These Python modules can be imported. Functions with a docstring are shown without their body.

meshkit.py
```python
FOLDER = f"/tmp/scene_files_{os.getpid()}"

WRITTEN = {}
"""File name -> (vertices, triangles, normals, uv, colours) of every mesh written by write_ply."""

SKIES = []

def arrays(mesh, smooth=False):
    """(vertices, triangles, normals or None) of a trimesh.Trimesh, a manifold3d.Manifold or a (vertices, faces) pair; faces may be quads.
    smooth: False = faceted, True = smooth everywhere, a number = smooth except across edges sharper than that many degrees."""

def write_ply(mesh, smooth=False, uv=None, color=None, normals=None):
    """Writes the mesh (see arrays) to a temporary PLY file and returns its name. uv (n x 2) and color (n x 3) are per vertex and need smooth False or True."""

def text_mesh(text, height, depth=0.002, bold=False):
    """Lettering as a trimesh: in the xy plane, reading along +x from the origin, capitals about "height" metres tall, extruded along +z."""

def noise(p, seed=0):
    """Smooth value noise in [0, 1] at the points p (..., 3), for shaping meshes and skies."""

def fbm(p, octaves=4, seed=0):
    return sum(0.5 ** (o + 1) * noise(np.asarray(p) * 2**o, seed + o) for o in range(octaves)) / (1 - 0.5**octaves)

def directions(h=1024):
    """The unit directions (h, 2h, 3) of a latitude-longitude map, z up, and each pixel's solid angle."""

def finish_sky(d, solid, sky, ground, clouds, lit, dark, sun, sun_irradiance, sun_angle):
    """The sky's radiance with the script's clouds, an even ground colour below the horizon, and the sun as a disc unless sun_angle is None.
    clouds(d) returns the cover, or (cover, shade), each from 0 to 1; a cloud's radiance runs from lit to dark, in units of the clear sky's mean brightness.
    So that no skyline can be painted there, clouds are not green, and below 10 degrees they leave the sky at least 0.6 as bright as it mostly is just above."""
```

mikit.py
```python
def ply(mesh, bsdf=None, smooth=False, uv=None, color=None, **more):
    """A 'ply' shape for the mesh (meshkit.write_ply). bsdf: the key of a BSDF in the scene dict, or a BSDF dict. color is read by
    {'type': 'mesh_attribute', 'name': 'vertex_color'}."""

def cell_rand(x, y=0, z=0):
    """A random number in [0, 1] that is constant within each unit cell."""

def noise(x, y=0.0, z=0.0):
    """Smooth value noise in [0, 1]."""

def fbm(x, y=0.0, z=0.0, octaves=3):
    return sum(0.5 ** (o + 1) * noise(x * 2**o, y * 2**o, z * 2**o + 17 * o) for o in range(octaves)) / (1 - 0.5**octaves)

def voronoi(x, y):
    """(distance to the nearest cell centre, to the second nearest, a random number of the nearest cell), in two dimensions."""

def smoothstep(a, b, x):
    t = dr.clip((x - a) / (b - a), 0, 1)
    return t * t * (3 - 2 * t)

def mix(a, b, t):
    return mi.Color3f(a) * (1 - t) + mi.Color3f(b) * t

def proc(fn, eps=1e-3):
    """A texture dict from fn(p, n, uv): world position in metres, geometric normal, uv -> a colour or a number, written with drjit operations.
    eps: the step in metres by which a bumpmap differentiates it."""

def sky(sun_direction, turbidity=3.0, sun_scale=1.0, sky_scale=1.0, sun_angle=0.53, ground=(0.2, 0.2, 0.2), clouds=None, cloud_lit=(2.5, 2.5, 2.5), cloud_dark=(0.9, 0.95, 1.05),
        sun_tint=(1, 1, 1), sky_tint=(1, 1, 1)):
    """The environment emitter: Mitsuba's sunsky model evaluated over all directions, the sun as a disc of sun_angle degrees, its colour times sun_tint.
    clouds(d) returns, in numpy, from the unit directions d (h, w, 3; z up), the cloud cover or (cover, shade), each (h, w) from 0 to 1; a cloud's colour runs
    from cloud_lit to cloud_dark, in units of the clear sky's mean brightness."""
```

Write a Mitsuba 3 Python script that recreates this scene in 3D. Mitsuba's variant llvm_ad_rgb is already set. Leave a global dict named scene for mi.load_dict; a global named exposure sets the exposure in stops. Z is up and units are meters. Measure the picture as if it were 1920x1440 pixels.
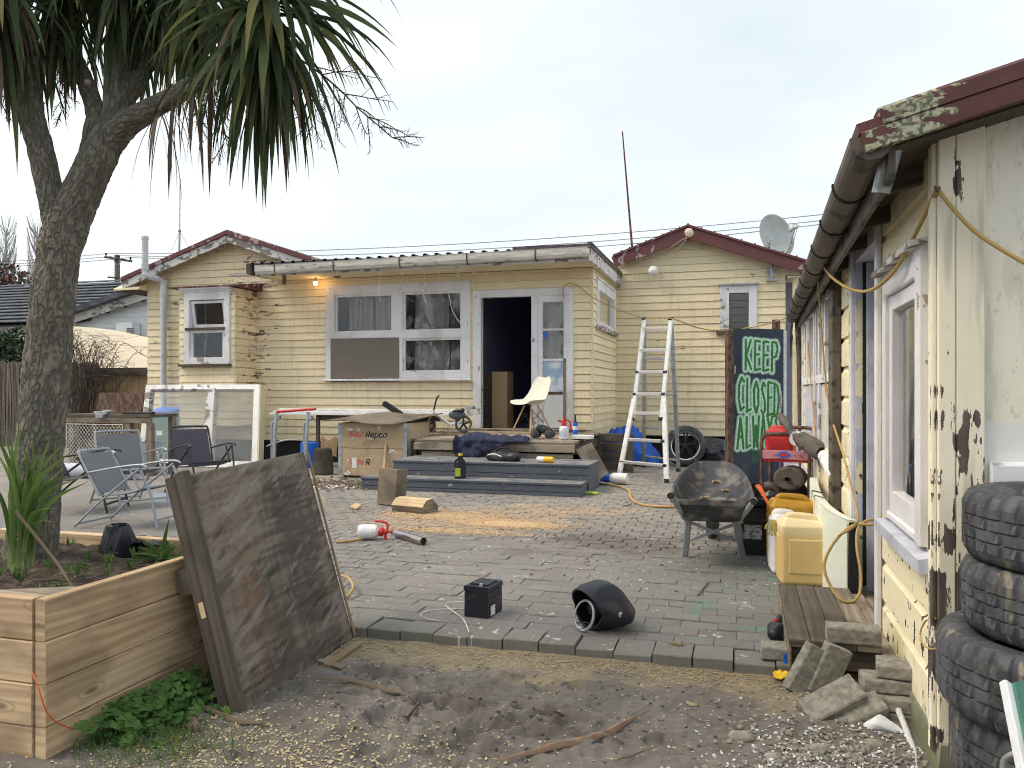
import math, random
import numpy as np, trimesh, manifold3d, shapely
import shapely.geometry as sg
import mitsuba as mi, drjit as dr
import mikit, meshkit
from mikit import proc, noise, fbm, voronoi, cell_rand, smoothstep, mix

T = mi.ScalarTransform4f
scene, labels = {}, {}
PI = math.pi
R = random.Random(7)
NR = np.random.RandomState(7)

# ------------------------------------------------------------------ camera, sky, exposure
EYE = (0.0, 0.0, 1.15)
YAW = 0.28313
scene['camera'] = {
    'type': 'perspective', 'fov': 65.995, 'fov_axis': 'x', 'near_clip': 0.05, 'far_clip': 2000.0,
    'principal_point_offset_y': -15 / 1440,
    'to_world': T().look_at(origin=list(EYE), target=[-math.sin(YAW), math.cos(YAW), 1.15], up=[0, 0, 1])}


def cloud_cover(d):
    q = d / np.maximum(d[..., 2:3], 0.06)
    n = meshkit.fbm(np.stack([q[..., 0] * 0.55 + 3, q[..., 1] * 0.8, d[..., 2] * 2], -1), 5, 11)
    m = meshkit.fbm(np.stack([d[..., 0] * 3 + 9, d[..., 1] * 3, d[..., 2] * 5], -1), 4, 5)
    shade = np.clip((0.55 * n + 0.45 * m - 0.36) * 2.6, 0, 1)
    return np.ones(d.shape[:2]), shade


scene['sky'] = mikit.sky((-0.56, -0.25, 0.79), turbidity=4, sun_scale=0.30, sun_angle=28, clouds=cloud_cover,
                         cloud_lit=(1.68, 1.79, 1.86), cloud_dark=(1.12, 1.27, 1.38), ground=(0.16, 0.15, 0.14))
exposure = 2.68

# ------------------------------------------------------------------ scene dict helpers


def unique(name):
    key, n = name, 0
    while key in taken:
        n += 1
        key = '%s_%03d' % (name, n)
    taken.add(key)
    return key


taken = set()


def tag(key, label, cat=None, group=None, kind=None):
    e = {}
    if label:
        e['label'] = label
    if cat:
        e['category'] = cat
    if group:
        e['group'] = group
    if kind:
        e['kind'] = kind
    labels[key] = e
    return key


def thing(name, label, cat, group=None):
    return tag(unique(name), label, cat, group)


def add(name, g, mat, parent=None, smooth=False, label=None, cat=None, group=None, kind=None):
    """One mesh as one entry of the scene; g is (v, f) or (v, f, uv)."""
    key = unique((parent + '__' if parent else '') + name)
    if isinstance(g, list):
        g = cat_(g)
    uv = g[2] if len(g) > 2 and g[2] is not None and smooth in (True, False) else None
    scene[key] = mikit.ply((g[0], g[1]), 'mat_' + mat, smooth=smooth, uv=uv)
    if label or cat or kind or group:
        tag(key, label, cat, group, kind)
    return key


def stuff(name, g, mat, label, cat, smooth=False):
    return add(name, g, mat, None, smooth, label, cat, None, 'stuff')


def struct(name, g, mat, smooth=False):
    return add(name, g, mat, None, smooth, None, None, None, 'structure')


# ------------------------------------------------------------------ geometry helpers: (v, f, uv)


def A(x):
    return np.asarray(x, float)


def unit(x):
    x = A(x)
    return x / max(np.linalg.norm(x), 1e-12)


def cat_(gs):
    v, f, u, n = [], [], [], 0
    hasuv = all(len(g) > 2 and g[2] is not None for g in gs)
    for g in gs:
        v.append(g[0])
        f.append(np.asarray(g[1]) + n)
        if hasuv:
            u.append(g[2])
        n += len(g[0])
    return np.vstack(v), np.vstack(f), (np.vstack(u) if hasuv else None)


def tm(g):
    return trimesh.Trimesh(g[0], g[1], process=False)


def fromtm(m):
    return np.array(m.vertices), np.array(m.faces), None


def xf(g, M):
    M = A(M)
    return (g[0] @ M[:3, :3].T + M[:3, 3], g[1] if np.linalg.det(M[:3, :3]) > 0 else np.asarray(g[1])[:, ::-1]) + tuple(g[2:3])


def frame(o, x, y, z):
    M = np.eye(4)
    M[:3, 0], M[:3, 1], M[:3, 2], M[:3, 3] = x, y, z, o
    return M


def RZ(a, o=(0, 0, 0)):
    c, s = math.cos(a), math.sin(a)
    return frame(o, (c, s, 0), (-s, c, 0), (0, 0, 1))


def RX(a, o=(0, 0, 0)):
    c, s = math.cos(a), math.sin(a)
    return frame(o, (1, 0, 0), (0, c, s), (0, -s, c))


def RY(a, o=(0, 0, 0)):
    c, s = math.cos(a), math.sin(a)
    return frame(o, (c, 0, -s), (0, 1, 0), (s, 0, c))


def TR(x, y, z):
    return frame((x, y, z), (1, 0, 0), (0, 1, 0), (0, 0, 1))


def extr(poly, p0, p1, up=(0, 0, 1), caps=True):
    """Extrudes a polygon in (side, up) along p0 -> p1; flat faces, uv = (metres along, metres round) with a random shift."""
    p0, p1 = A(p0), A(p1)
    d = unit(p1 - p0)
    L = np.linalg.norm(p1 - p0)
    s = unit(np.cross(d, A(up)))
    w = np.cross(s, d)
    P = A(poly)
    n = len(P)
    a, b = p0 + P[:, :1] * s + P[:, 1:] * w, p1 + P[:, :1] * s + P[:, 1:] * w
    o = R.uniform(0, 40), R.uniform(0, 40)
    v, f, uv = [], [], []
    per = 0.0
    area = 0.5 * sum(P[i, 0] * P[(i + 1) % n, 1] - P[(i + 1) % n, 0] * P[i, 1] for i in range(n))
    for i in range(n):
        j = (i + 1) % n
        e = np.linalg.norm(P[j] - P[i])
        k = len(v)
        v += [a[i], a[j], b[j], b[i]]
        uv += [(0, per), (0, per + e), (L, per + e), (L, per)]
        f += [(k, k + 2, k + 1), (k, k + 3, k + 2)] if area < 0 else [(k, k + 1, k + 2), (k, k + 2, k + 3)]
        per += e
    if caps:
        tri = [(0, i, i + 1) for i in range(1, n - 1)]
        if n > 4:
            try:
                pv, pf = trimesh.creation.triangulate_polygon(sg.Polygon(P), engine='earcut')
                if len(pv) == n:
                    idx = [int(np.argmin(np.linalg.norm(P - q, axis=1))) for q in pv]
                    tri = [tuple(idx[i] for i in t) for t in pf]
            except Exception:
                pass
        for end, pts in ((0, a), (1, b)):
            k = len(v)
            v += list(pts)
            uv += [(p[0] * .15, p[1]) for p in P]
            for t in tri:
                ar = (P[t[1]] - P[t[0]])[0] * (P[t[2]] - P[t[0]])[1] - (P[t[1]] - P[t[0]])[1] * (P[t[2]] - P[t[0]])[0]
                t = t if (ar > 0) == (end == 0) else t[::-1]
                f.append(tuple(k + q for q in t[::-1]))
    g = (A(v), np.array(f), A(uv) + o)
    # outward normals
    m = tm(g)
    if m.volume < 0:
        g = (g[0], g[1][:, ::-1], g[2])
    return g


def beam(p0, p1, w, h, ch=0.003, up=(0, 0, 1)):
    c = min(ch, w * .4, h * .4)
    a, b = w / 2, h / 2
    if c <= 0:
        P = [(-a, -b), (a, -b), (a, b), (-a, b)]
    else:
        P = [(-a + c, -b), (a - c, -b), (a, -b + c), (a, b - c), (a - c, b), (-a + c, b), (-a, b - c), (-a, -b + c)]
    return extr(P, p0, p1, up)


def box(x0, x1, y0, y1, z0, z1, ch=0.003):
    """Axis aligned, long axis along the grain."""
    d = (x1 - x0, y1 - y0, z1 - z0)
    c = ((x0 + x1) / 2, (y0 + y1) / 2, (z0 + z1) / 2)
    if d[0] >= d[1] and d[0] >= d[2]:
        return beam((x0, c[1], c[2]), (x1, c[1], c[2]), d[1], d[2], ch)
    if d[1] >= d[2]:
        return beam((c[0], y0, c[2]), (c[0], y1, c[2]), d[0], d[2], ch)
    return beam((c[0], c[1], z0), (c[0], c[1], z1), d[0], d[1], ch, up=(0, 1, 0))


def spline(pts, n=40):
    P = A(pts)
    if len(P) < 3:
        return np.array([P[0] + (P[-1] - P[0]) * t for t in np.linspace(0, 1, n)])
    Q = np.vstack([2 * P[0] - P[1], P, 2 * P[-1] - P[-2]])
    out = []
    m = len(P) - 1
    for t in np.linspace(0, m, n):
        i = min(int(t), m - 1)
        u = t - i
        a, b, c, d = Q[i], Q[i + 1], Q[i + 2], Q[i + 3]
        out.append(0.5 * (2 * b + (c - a) * u + (2 * a - 5 * b + 4 * c - d) * u * u + (3 * b - a - 3 * c + d) * u ** 3))
    return np.array(out)


def tube(pts, r, sides=8, caps=True, flat=1.0):
    """Smooth tube along a polyline, parallel transported; r a number or one per point."""
    P = A(pts)
    n = len(P)
    rr = np.broadcast_to(A(r), (n,))
    t = np.gradient(P, axis=0)
    t /= np.linalg.norm(t, axis=1, keepdims=True) + 1e-12
    a = np.cross(t[0], (0, 0, 1) if abs(t[0][2]) < .9 else (1, 0, 0))
    a = unit(a)
    V = []
    ang = np.arange(sides) * 2 * PI / sides
    ln = np.concatenate([[0], np.cumsum(np.linalg.norm(np.diff(P, axis=0), axis=1))])
    uv = []
    for i in range(n):
        a = unit(a - t[i] * np.dot(a, t[i]))
        b = np.cross(t[i], a)
        V.append(P[i] + rr[i] * (np.cos(ang)[:, None] * a + flat * np.sin(ang)[:, None] * b))
        uv += [(ln[i], k / sides * 2 * PI * float(np.mean(rr))) for k in range(sides)]
    V = np.vstack(V)
    F = []
    for i in range(n - 1):
        for k in range(sides):
            q = (k + 1) % sides
            F += [(i * sides + k, i * sides + q, (i + 1) * sides + q), (i * sides + k, (i + 1) * sides + q, (i + 1) * sides + k)]
    V = list(V)
    if caps:
        for i, rev in ((0, True), (n - 1, False)):
            k = len(V)
            V.append(P[i])
            uv.append((ln[i], 0))
            for q in range(sides):
                x, y = i * sides + q, i * sides + (q + 1) % sides
                F.append((k, y, x) if rev else (k, x, y))
    return A(V), np.array(F), A(uv)


def lathe(prof, n=32, M=None):
    """Revolves (r, z) points about z; an open or closed profile, smooth=angle recommended."""
    P = A(prof)
    m = len(P)
    ang = np.arange(n) * 2 * PI / n
    V = np.stack([P[:, None, 0] * np.cos(ang), P[:, None, 0] * np.sin(ang), np.repeat(P[:, 1:2], n, 1)], -1).reshape(-1, 3)
    F = []
    for i in range(m - 1):
        for k in range(n):
            q = (k + 1) % n
            a, b, c, d = i * n + k, i * n + q, (i + 1) * n + q, (i + 1) * n + k
            if P[i, 0] > 1e-9:
                F.append((a, b, c))
            if P[i + 1, 0] > 1e-9:
                F.append((a, c, d))
    g = (V, np.array(F), None)
    return xf(g, M) if M is not None else g


def rbox(sx, sy, sz, r, M=None, seg=2):
    s = trimesh.creation.icosphere(subdivisions=seg, radius=r).vertices
    pts = np.vstack([s + (A((i, j, k)) * A((sx / 2 - r, sy / 2 - r, sz / 2 - r))) for i in (-1, 1) for j in (-1, 1) for k in (-1, 1)])
    g = fromtm(trimesh.convex.convex_hull(pts))
    return xf(g, M) if M is not None else g


def hull(spheres, seg=2):
    """Convex hull of (centre, radius) balls."""
    s = trimesh.creation.icosphere(subdivisions=seg, radius=1).vertices
    return fromtm(trimesh.convex.convex_hull(np.vstack([s * r + A(c) for c, r in spheres])))


def ball(c, r, seg=2, sc=(1, 1, 1)):
    m = trimesh.creation.icosphere(subdivisions=seg, radius=1)
    return m.vertices * A(sc) * r + A(c), np.array(m.faces), None


def grid(P, thick=0.0, uvs=None):
    """A sheet from an (m, n, 3) array of points; thick > 0 closes it into a solid."""
    P = A(P)
    m, n = P.shape[:2]
    i, j = np.meshgrid(np.arange(m - 1), np.arange(n - 1), indexing='ij')
    a = (i * n + j).ravel()
    F = np.vstack([np.stack([a, a + n, a + n + 1], 1), np.stack([a, a + n + 1, a + 1], 1)])
    V = P.reshape(-1, 3)
    uu, vv = np.meshgrid(np.linspace(0, 1, m), np.linspace(0, 1, n), indexing='ij')
    uv = np.stack([uu.ravel(), vv.ravel()], 1) if uvs is None else A(uvs).reshape(-1, 2)
    if thick <= 0:
        return V, F, uv
    N = meshkit.arrays((V, F), True)[2]
    W = V - N * thick
    k = len(V)
    rim = [r * n for r in range(m)] + [(m - 1) * n + c for c in range(1, n)] + [r * n + n - 1 for r in range(m - 2, -1, -1)] + [c for c in range(n - 2, 0, -1)]
    E = []
    for q in range(len(rim)):
        x, y = rim[q], rim[(q + 1) % len(rim)]
        E += [(x, x + k, y), (y, x + k, y + k)]
    g = np.vstack([V, W]), np.vstack([F, F[:, ::-1] + k, np.array(E)]), np.vstack([uv, uv])
    return g


def poly_plate(pts, M, thick, holes=None):
    """A flat polygon plate: pts in (x, y), extruded along z of M."""
    pg = sg.Polygon(pts, holes)
    m = trimesh.creation.extrude_polygon(pg, thick, engine='earcut')
    g = fromtm(m)
    uv = g[0][:, :2] + (R.uniform(0, 30), R.uniform(0, 30))
    g = (g[0], g[1], uv)
    return xf(g, M)


def blade(pts, w, side, fold=0.25, seg_id=None):
    """A leaf: strip of three vertices across, folded along the midrib; w one width per point."""
    P = A(pts)
    n = len(P)
    t = np.gradient(P, axis=0)
    t /= np.linalg.norm(t, axis=1, keepdims=True) + 1e-9
    s = A(side) - t * (t @ A(side))[:, None]
    s /= np.linalg.norm(s, axis=1, keepdims=True) + 1e-9
    nn = np.cross(s, t)
    w = np.broadcast_to(A(w), (n,))[:, None]
    L, C, Q = P - s * w / 2 + nn * w * fold / 2, P - nn * w * fold / 2, P + s * w / 2 + nn * w * fold / 2
    V = np.stack([L, C, Q], 1).reshape(-1, 3)
    F = []
    for i in range(n - 1):
        for k in (0, 1):
            a = i * 3 + k
            F += [(a, a + 1, a + 4), (a, a + 4, a + 3)]
    sid = R.randrange(1000) if seg_id is None else seg_id
    tt = np.linspace(0, 1, n)
    uv = np.stack([np.repeat(tt, 3), sid + np.tile([.1, .5, .9], n)], 1)
    return V, np.array(F), uv


def rough(g, amp, scale, seed=0):
    n = meshkit.arrays((g[0], g[1]), True)[2]
    h = meshkit.fbm(g[0] * scale + 50, 4, seed) - .5
    return (g[0] + n * (h * 2 * amp)[:, None],) + tuple(g[1:])


def dense(g, edge):
    v, f = trimesh.remesh.subdivide_to_size(g[0], g[1], edge, max_iter=12)
    m = trimesh.Trimesh(v, f, process=True)
    m.merge_vertices()
    return fromtm(m)


# ------------------------------------------------------------------ materials


def mat(name, color, rough=0.7, metal=0.0, spec=0.4, bump=None, bscale=0.002, thin=0.0, **kw):
    def tex(c):
        if callable(c):
            return proc(c)
        if isinstance(c, (tuple, list)):
            return {'type': 'rgb', 'value': list(c)}
        return c
    b = {'type': 'principled', 'base_color': tex(color), 'roughness': tex(rough) if callable(rough) else rough, 'metallic': metal, 'specular': spec, **kw}
    if thin:
        scene['mat_' + name] = {'type': 'principledthin', 'base_color': tex(color), 'roughness': rough, 'diff_trans': thin, 'eta': 1.4}
        return name
    if bump:
        b = {'type': 'bumpmap', 'arbitrary': proc(bump), 'scale': bscale, 'bsdf': b}
    scene['mat_' + name] = {'type': 'twosided', 'bsdf': b}
    return name


def blob(p, x, y, rx, ry):
    return dr.exp(-(dr.square((p.x - x) / rx) + dr.square((p.y - y) / ry)))


def spot(h, z, x, y, rx, ry):
    return dr.exp(-(dr.square((h - x) / rx) + dr.square((z - y) / ry)))


def wood_fn(a, b, c, knots=0.35, dirt=0.3):
    """Grain along uv.x with a tone of its own for every board; knots; dirt."""
    def f(p, n, uv):
        u, v = uv.x, uv.y
        tone = noise(u * 0.11 + 3.0, v * 0.13, 5.0)
        w = fbm(u * 1.1, v * 6.0, 3.0)
        g = noise(u * 2.0, v * 60.0 + w * 6.0)
        g2 = noise(u * 5.0, v * 150.0 + w * 6.0, 2.0)
        band = 0.5 + 0.5 * dr.sin(v * 190.0 + w * 11.0)
        k = smoothstep(0.2, 0.8, 0.42 * g + 0.26 * g2 + 0.20 * band + 0.42 * (tone - 0.5) + 0.06)
        col = mix(a, b, k)
        d1, d2, r = voronoi(u * 2.6, v * 7.5)
        on = dr.select(r > 0.62, mi.Float(1), mi.Float(0)) * knots
        col = mix(col, c, smoothstep(0.11, 0.04, d1) * on)
        col = mix(col, c, smoothstep(0.035, 0.0, dr.abs(d1 - 0.15)) * on * 0.45)
        dd = smoothstep(0.46, 0.70, fbm(p.x * 4.1 + p.y * 2.7, p.y * 3.3 - p.x, p.z * 5.4, octaves=4)) * dirt
        return mix(col, c, dd)
    return f


def wood_bump(p, n, uv):
    w = fbm(uv.x * 1.3, uv.y * 9.0, 3.0)
    return noise(uv.x * 3.0, uv.y * 95.0 + w * 9.0) + 0.5 * noise(uv.x * 12., uv.y * 260.0)


def wb_fn(p, n, uv):
    """Cream weatherboard paint on old timber: chips off along the lower edges, most where the weather gets at it."""
    h = p.x + p.y * 0.93
    z = p.z
    s = 0.14 + 0.62 * spot(h, z, 2.85, 2.0, 0.40, 1.1)
    s = s + 0.50 * spot(h, z, 3.3, 3.07, 1.0, 0.24) + 0.25 * spot(h, z, 1.35, 2.2, 0.7, 1.2)
    s = s + 0.30 * spot(h, z, 9.1, 0.75, 0.6, 0.5) + 0.16 * spot(h, z, 2.2, 1.1, 1.1, 0.5)
    k = fbm(h * 7.0, z * 26.0, 1.0, octaves=4) * 0.75 + 0.25 * noise(h * 1.1, z * 2.2, 4.0)
    peel = smoothstep(0.84 - 0.36 * s, 0.86 - 0.34 * s, k)
    tone = fbm(h * 1.2, z * 8.0, 9.0)
    paint = mix((0.81, 0.705, 0.475), (0.765, 0.65, 0.425), tone)
    paint = mix(paint, (0.66, 0.56, 0.38), 0.55 * smoothstep(0.35, 0.9, noise(uv.x * 0.06 + 2.0, uv.y * 0.21, 8.0)))
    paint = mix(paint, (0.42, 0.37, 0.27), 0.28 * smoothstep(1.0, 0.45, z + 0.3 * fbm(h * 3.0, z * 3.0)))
    streak = smoothstep(0.5, 0.85, fbm(h * 26.0, z * 1.6, 2.0)) * 0.26
    paint = mix(paint, (0.40, 0.34, 0.22), streak)
    bare = mix((0.13, 0.075, 0.055), (0.30, 0.22, 0.16), noise(h * 14.0, z * 60.0))
    prim = smoothstep(0.62, 0.66, noise(h * 2.1 + 7.0, z * 7.0))
    bare = mix(bare, (0.58, 0.50, 0.44), prim * 0.8)
    return mix(paint, bare, peel)


def white_fn(p, n, uv):
    h = p.x * 1.0 + p.y * 0.83
    k = 0.7 * fbm(h * 16.0, p.z * 16.0, p.y * 5.0, octaves=4) + 0.3 * noise(h * 1.7, p.z * 1.3)
    peel = smoothstep(0.675, 0.705, k)
    d = fbm(h * 5.0, p.z * 2.0, 3.0)
    paint = mix((0.70, 0.70, 0.72), (0.56, 0.55, 0.55), smoothstep(0.4, 0.8, d))
    return mix(paint, mix((0.17, 0.14, 0.12), (0.34, 0.30, 0.26), noise(h * 40, p.z * 40)), peel * 0.9)


def peel2_fn(p, n, uv):
    """Badly peeling white on barge boards and old sashes."""
    h = p.x + p.y * 0.9
    k = 0.65 * fbm(h * 11.0, p.z * 19.0, 2.0, octaves=4) + 0.35 * noise(h * 2.3, p.z * 2.0, 8.0)
    peel = smoothstep(0.56, 0.60, k)
    return mix(mix((0.64, 0.63, 0.62), (0.5, 0.48, 0.46), noise(h * 6, p.z * 6)), (0.13, 0.11, 0.10), peel * 0.85)


def shed_fn(p, n, uv):
    """Pale yellow shed paint: mossy and stained low down, rotten and bare near the corner."""
    h = p.x * 1.0 + p.y
    z = p.z
    tone = fbm(h * 2.4, z * 5.0, 1.0)
    paint = mix((0.80, 0.73, 0.52), (0.75, 0.67, 0.46), tone)
    stain = smoothstep(0.5, 0.8, fbm(h * 9.0, z * 3.0, 4.0)) * 0.3
    paint = mix(paint, (0.42, 0.37, 0.26), stain)
    moss = smoothstep(0.5, 0.0, z + 0.35 * fbm(h * 6.0, z * 6.0)) * 0.75
    paint = mix(paint, (0.36, 0.34, 0.08), moss * smoothstep(0.35, 0.6, fbm(h * 12, z * 9, 7.0)))
    k = 0.75 * fbm(h * 22.0, z * 22.0, 5.0, octaves=5) + 0.25 * noise(h * 3.0, z * 1.4)
    s = 0.10 * smoothstep(0.6, 0.1, z)
    return mix(paint, (0.06, 0.05, 0.045), smoothstep(0.70 - s, 0.72 - s, k))


def corner_fn(p, n, uv):
    """Corner boards of the shed: flaking badly below shoulder height."""
    h = p.x * 1.4 + p.y
    z = p.z
    paint = mix((0.80, 0.75, 0.60), (0.70, 0.65, 0.52), fbm(h * 6.0, z * 2.5))
    paint = mix(paint, (0.38, 0.36, 0.31), smoothstep(0.55, 0.85, fbm(h * 30.0, z * 2.5, 3.0)) * 0.6)
    k = 0.72 * fbm(h * 42.0, z * 13.0, 2.0, octaves=5) + 0.28 * noise(h * 9.0, z * 4.0, 5.0)
    s = 0.20 * smoothstep(1.2, 0.6, z)
    return mix(paint, mix((0.045, 0.037, 0.033), (0.15, 0.12, 0.10), noise(h * 90, z * 12)), smoothstep(0.70 - s, 0.715 - s, k))


def fibro_fn(p, n, uv):
    """Painted fibre cement gable sheet: pale, scuffed, drip-stained; grey-white patch low down."""
    h = p.x
    z = p.z
    c = mix((0.80, 0.77, 0.66), (0.72, 0.68, 0.56), fbm(h * 5.0, z * 2.0))
    c = mix(c, (0.44, 0.41, 0.34), smoothstep(0.50, 0.70, fbm(h * 34.0, z * 6.0, 1.0, octaves=4)) * 0.28)
    c = mix(c, (0.30, 0.28, 0.23), smoothstep(0.66, 0.76, fbm(h * 80.0, z * 40.0, 3.0, octaves=4)) * 0.3)
    c = mix(c, (0.70, 0.70, 0.68), smoothstep(1.09, 1.07, z + 0.04 * fbm(h * 6.0, z * 6.0)))
    return c


def paver_fn(p, n, uv):
    t = noise(uv.x * 0.7, uv.y * 0.7, 5.0)
    s = fbm(p.x * 1.1, p.y * 1.1, 2.0)
    g = fbm(p.x * 60.0, p.y * 60.0, 1.0)
    c = mix((0.135, 0.128, 0.121), (0.215, 0.203, 0.188), dr.clip(0.45 * t + 0.55 * s + 0.5 * (g - .5), 0, 1))
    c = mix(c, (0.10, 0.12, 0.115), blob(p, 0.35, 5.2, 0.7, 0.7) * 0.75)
    c = mix(c, (0.08, 0.24, 0.18), smoothstep(0.69, 0.73, fbm(p.x * 9.0, p.y * 9.0, 6.0, octaves=4)) * blob(p, 0.2, 4.7, 0.6, 0.9) * 0.7)
    c = mix(c, (0.25, 0.225, 0.19), smoothstep(5.0, 9.0, p.y) * smoothstep(0.3, 0.7, fbm(p.x * 2.0, p.y * 2.0, 7.0)) * 0.6)
    moss = smoothstep(3.78, 3.5, p.y + 0.2 * fbm(p.x * 5.0, p.y * 9.0)) * 0.55
    c = mix(c, (0.12, 0.13, 0.07), moss * fbm(p.x * 14, p.y * 14, 3.0))
    # sawdust trodden into the surface, oil, damp
    sd = smoothstep(0.42, 0.70, 0.62 * fbm(p.x * 5.5, p.y * 5.5, 8.0) + 0.75 * blob(p, -2.45, 6.75, 1.0, 0.65) + 0.38 * blob(p, -1.6, 7.6, 0.9, 0.4) - 0.08)
    c = mix(c, mix((0.27, 0.18, 0.11), (0.42, 0.30, 0.18), fbm(p.x * 25, p.y * 25)), sd * 0.5)
    oil = smoothstep(0.45, 0.8, 0.55 * fbm(p.x * 4.0, p.y * 6.0, 12.0) + 0.7 * blob(p, -0.9, 6.0, 0.75, 0.5) + 0.4 * blob(p, -1.75, 5.4, 0.4, 0.25) - 0.1)
    c = mix(c, (0.075, 0.062, 0.05), oil * 0.55)
    blue = smoothstep(0.5, 0.75, 0.5 * fbm(p.x * 4.0, p.y * 7.0, 2.0) + 0.8 * blob(p, -5.6, 7.4, 0.9, 0.6) - 0.1)
    c = mix(c, (0.22, 0.30, 0.38), blue * 0.6)
    spk = smoothstep(0.86, 0.88, noise(p.x * 47.0, p.y * 47.0)) * smoothstep(0.55, 0.75, noise(p.x * 7.0, p.y * 7.0, 2.0))
    return mix(c, (0.50, 0.49, 0.46), spk * 0.7)


def paver_bump(p, n, uv):
    return fbm(p.x * 90.0, p.y * 90.0, p.z * 90.0) + 0.7 * noise(p.x * 24.0, p.y * 24.0)


def dirt_fn(p, n, uv):
    a = fbm(p.x * 2.2, p.y * 2.2, 1.0, octaves=4)
    b = fbm(p.x * 22.0, p.y * 22.0, 2.0)
    c = mix((0.080, 0.071, 0.064), (0.185, 0.165, 0.149), dr.clip(0.55 * a + 0.6 * b - 0.1, 0, 1))
    dry = smoothstep(0.50, 0.80, 0.7 * fbm(p.x * 9, p.y * 9, 4.0, octaves=4) + 0.45 * smoothstep(3.05, 3.5, p.y + 0.3 * fbm(p.x * 4, p.y * 4)))
    c = mix(c, mix((0.20, 0.16, 0.10), (0.30, 0.245, 0.15), b), dry * 0.7)
    wet = blob(p, -1.05, 2.75, 0.75, 0.42)
    return mix(c, (0.055, 0.046, 0.038), wet * smoothstep(0.35, 0.65, fbm(p.x * 6, p.y * 6, 6.0)) * 0.6)


def dirt_rough(p, n, uv):
    wet = blob(p, -1.05, 2.75, 0.8, 0.45)
    return dr.clip(0.9 - 0.5 * wet * smoothstep(0.3, 0.6, fbm(p.x * 5, p.y * 5, 3.0)), 0.3, 1)


def dirt_bump(p, n, uv):
    return fbm(p.x * 35.0, p.y * 35.0, 1.0, octaves=4)


def bark_ridge(p, uv):
    w = fbm(p.x * 9.0, p.y * 9.0, p.z * 6.0)
    f = fbm(uv.y * 75.0 + 3.0 * w, uv.x * 30.0 + 2.0 * w, 2.0, octaves=3)
    return smoothstep(-0.04, 0.34, dr.abs(2.0 * f - 1.0))


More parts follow.
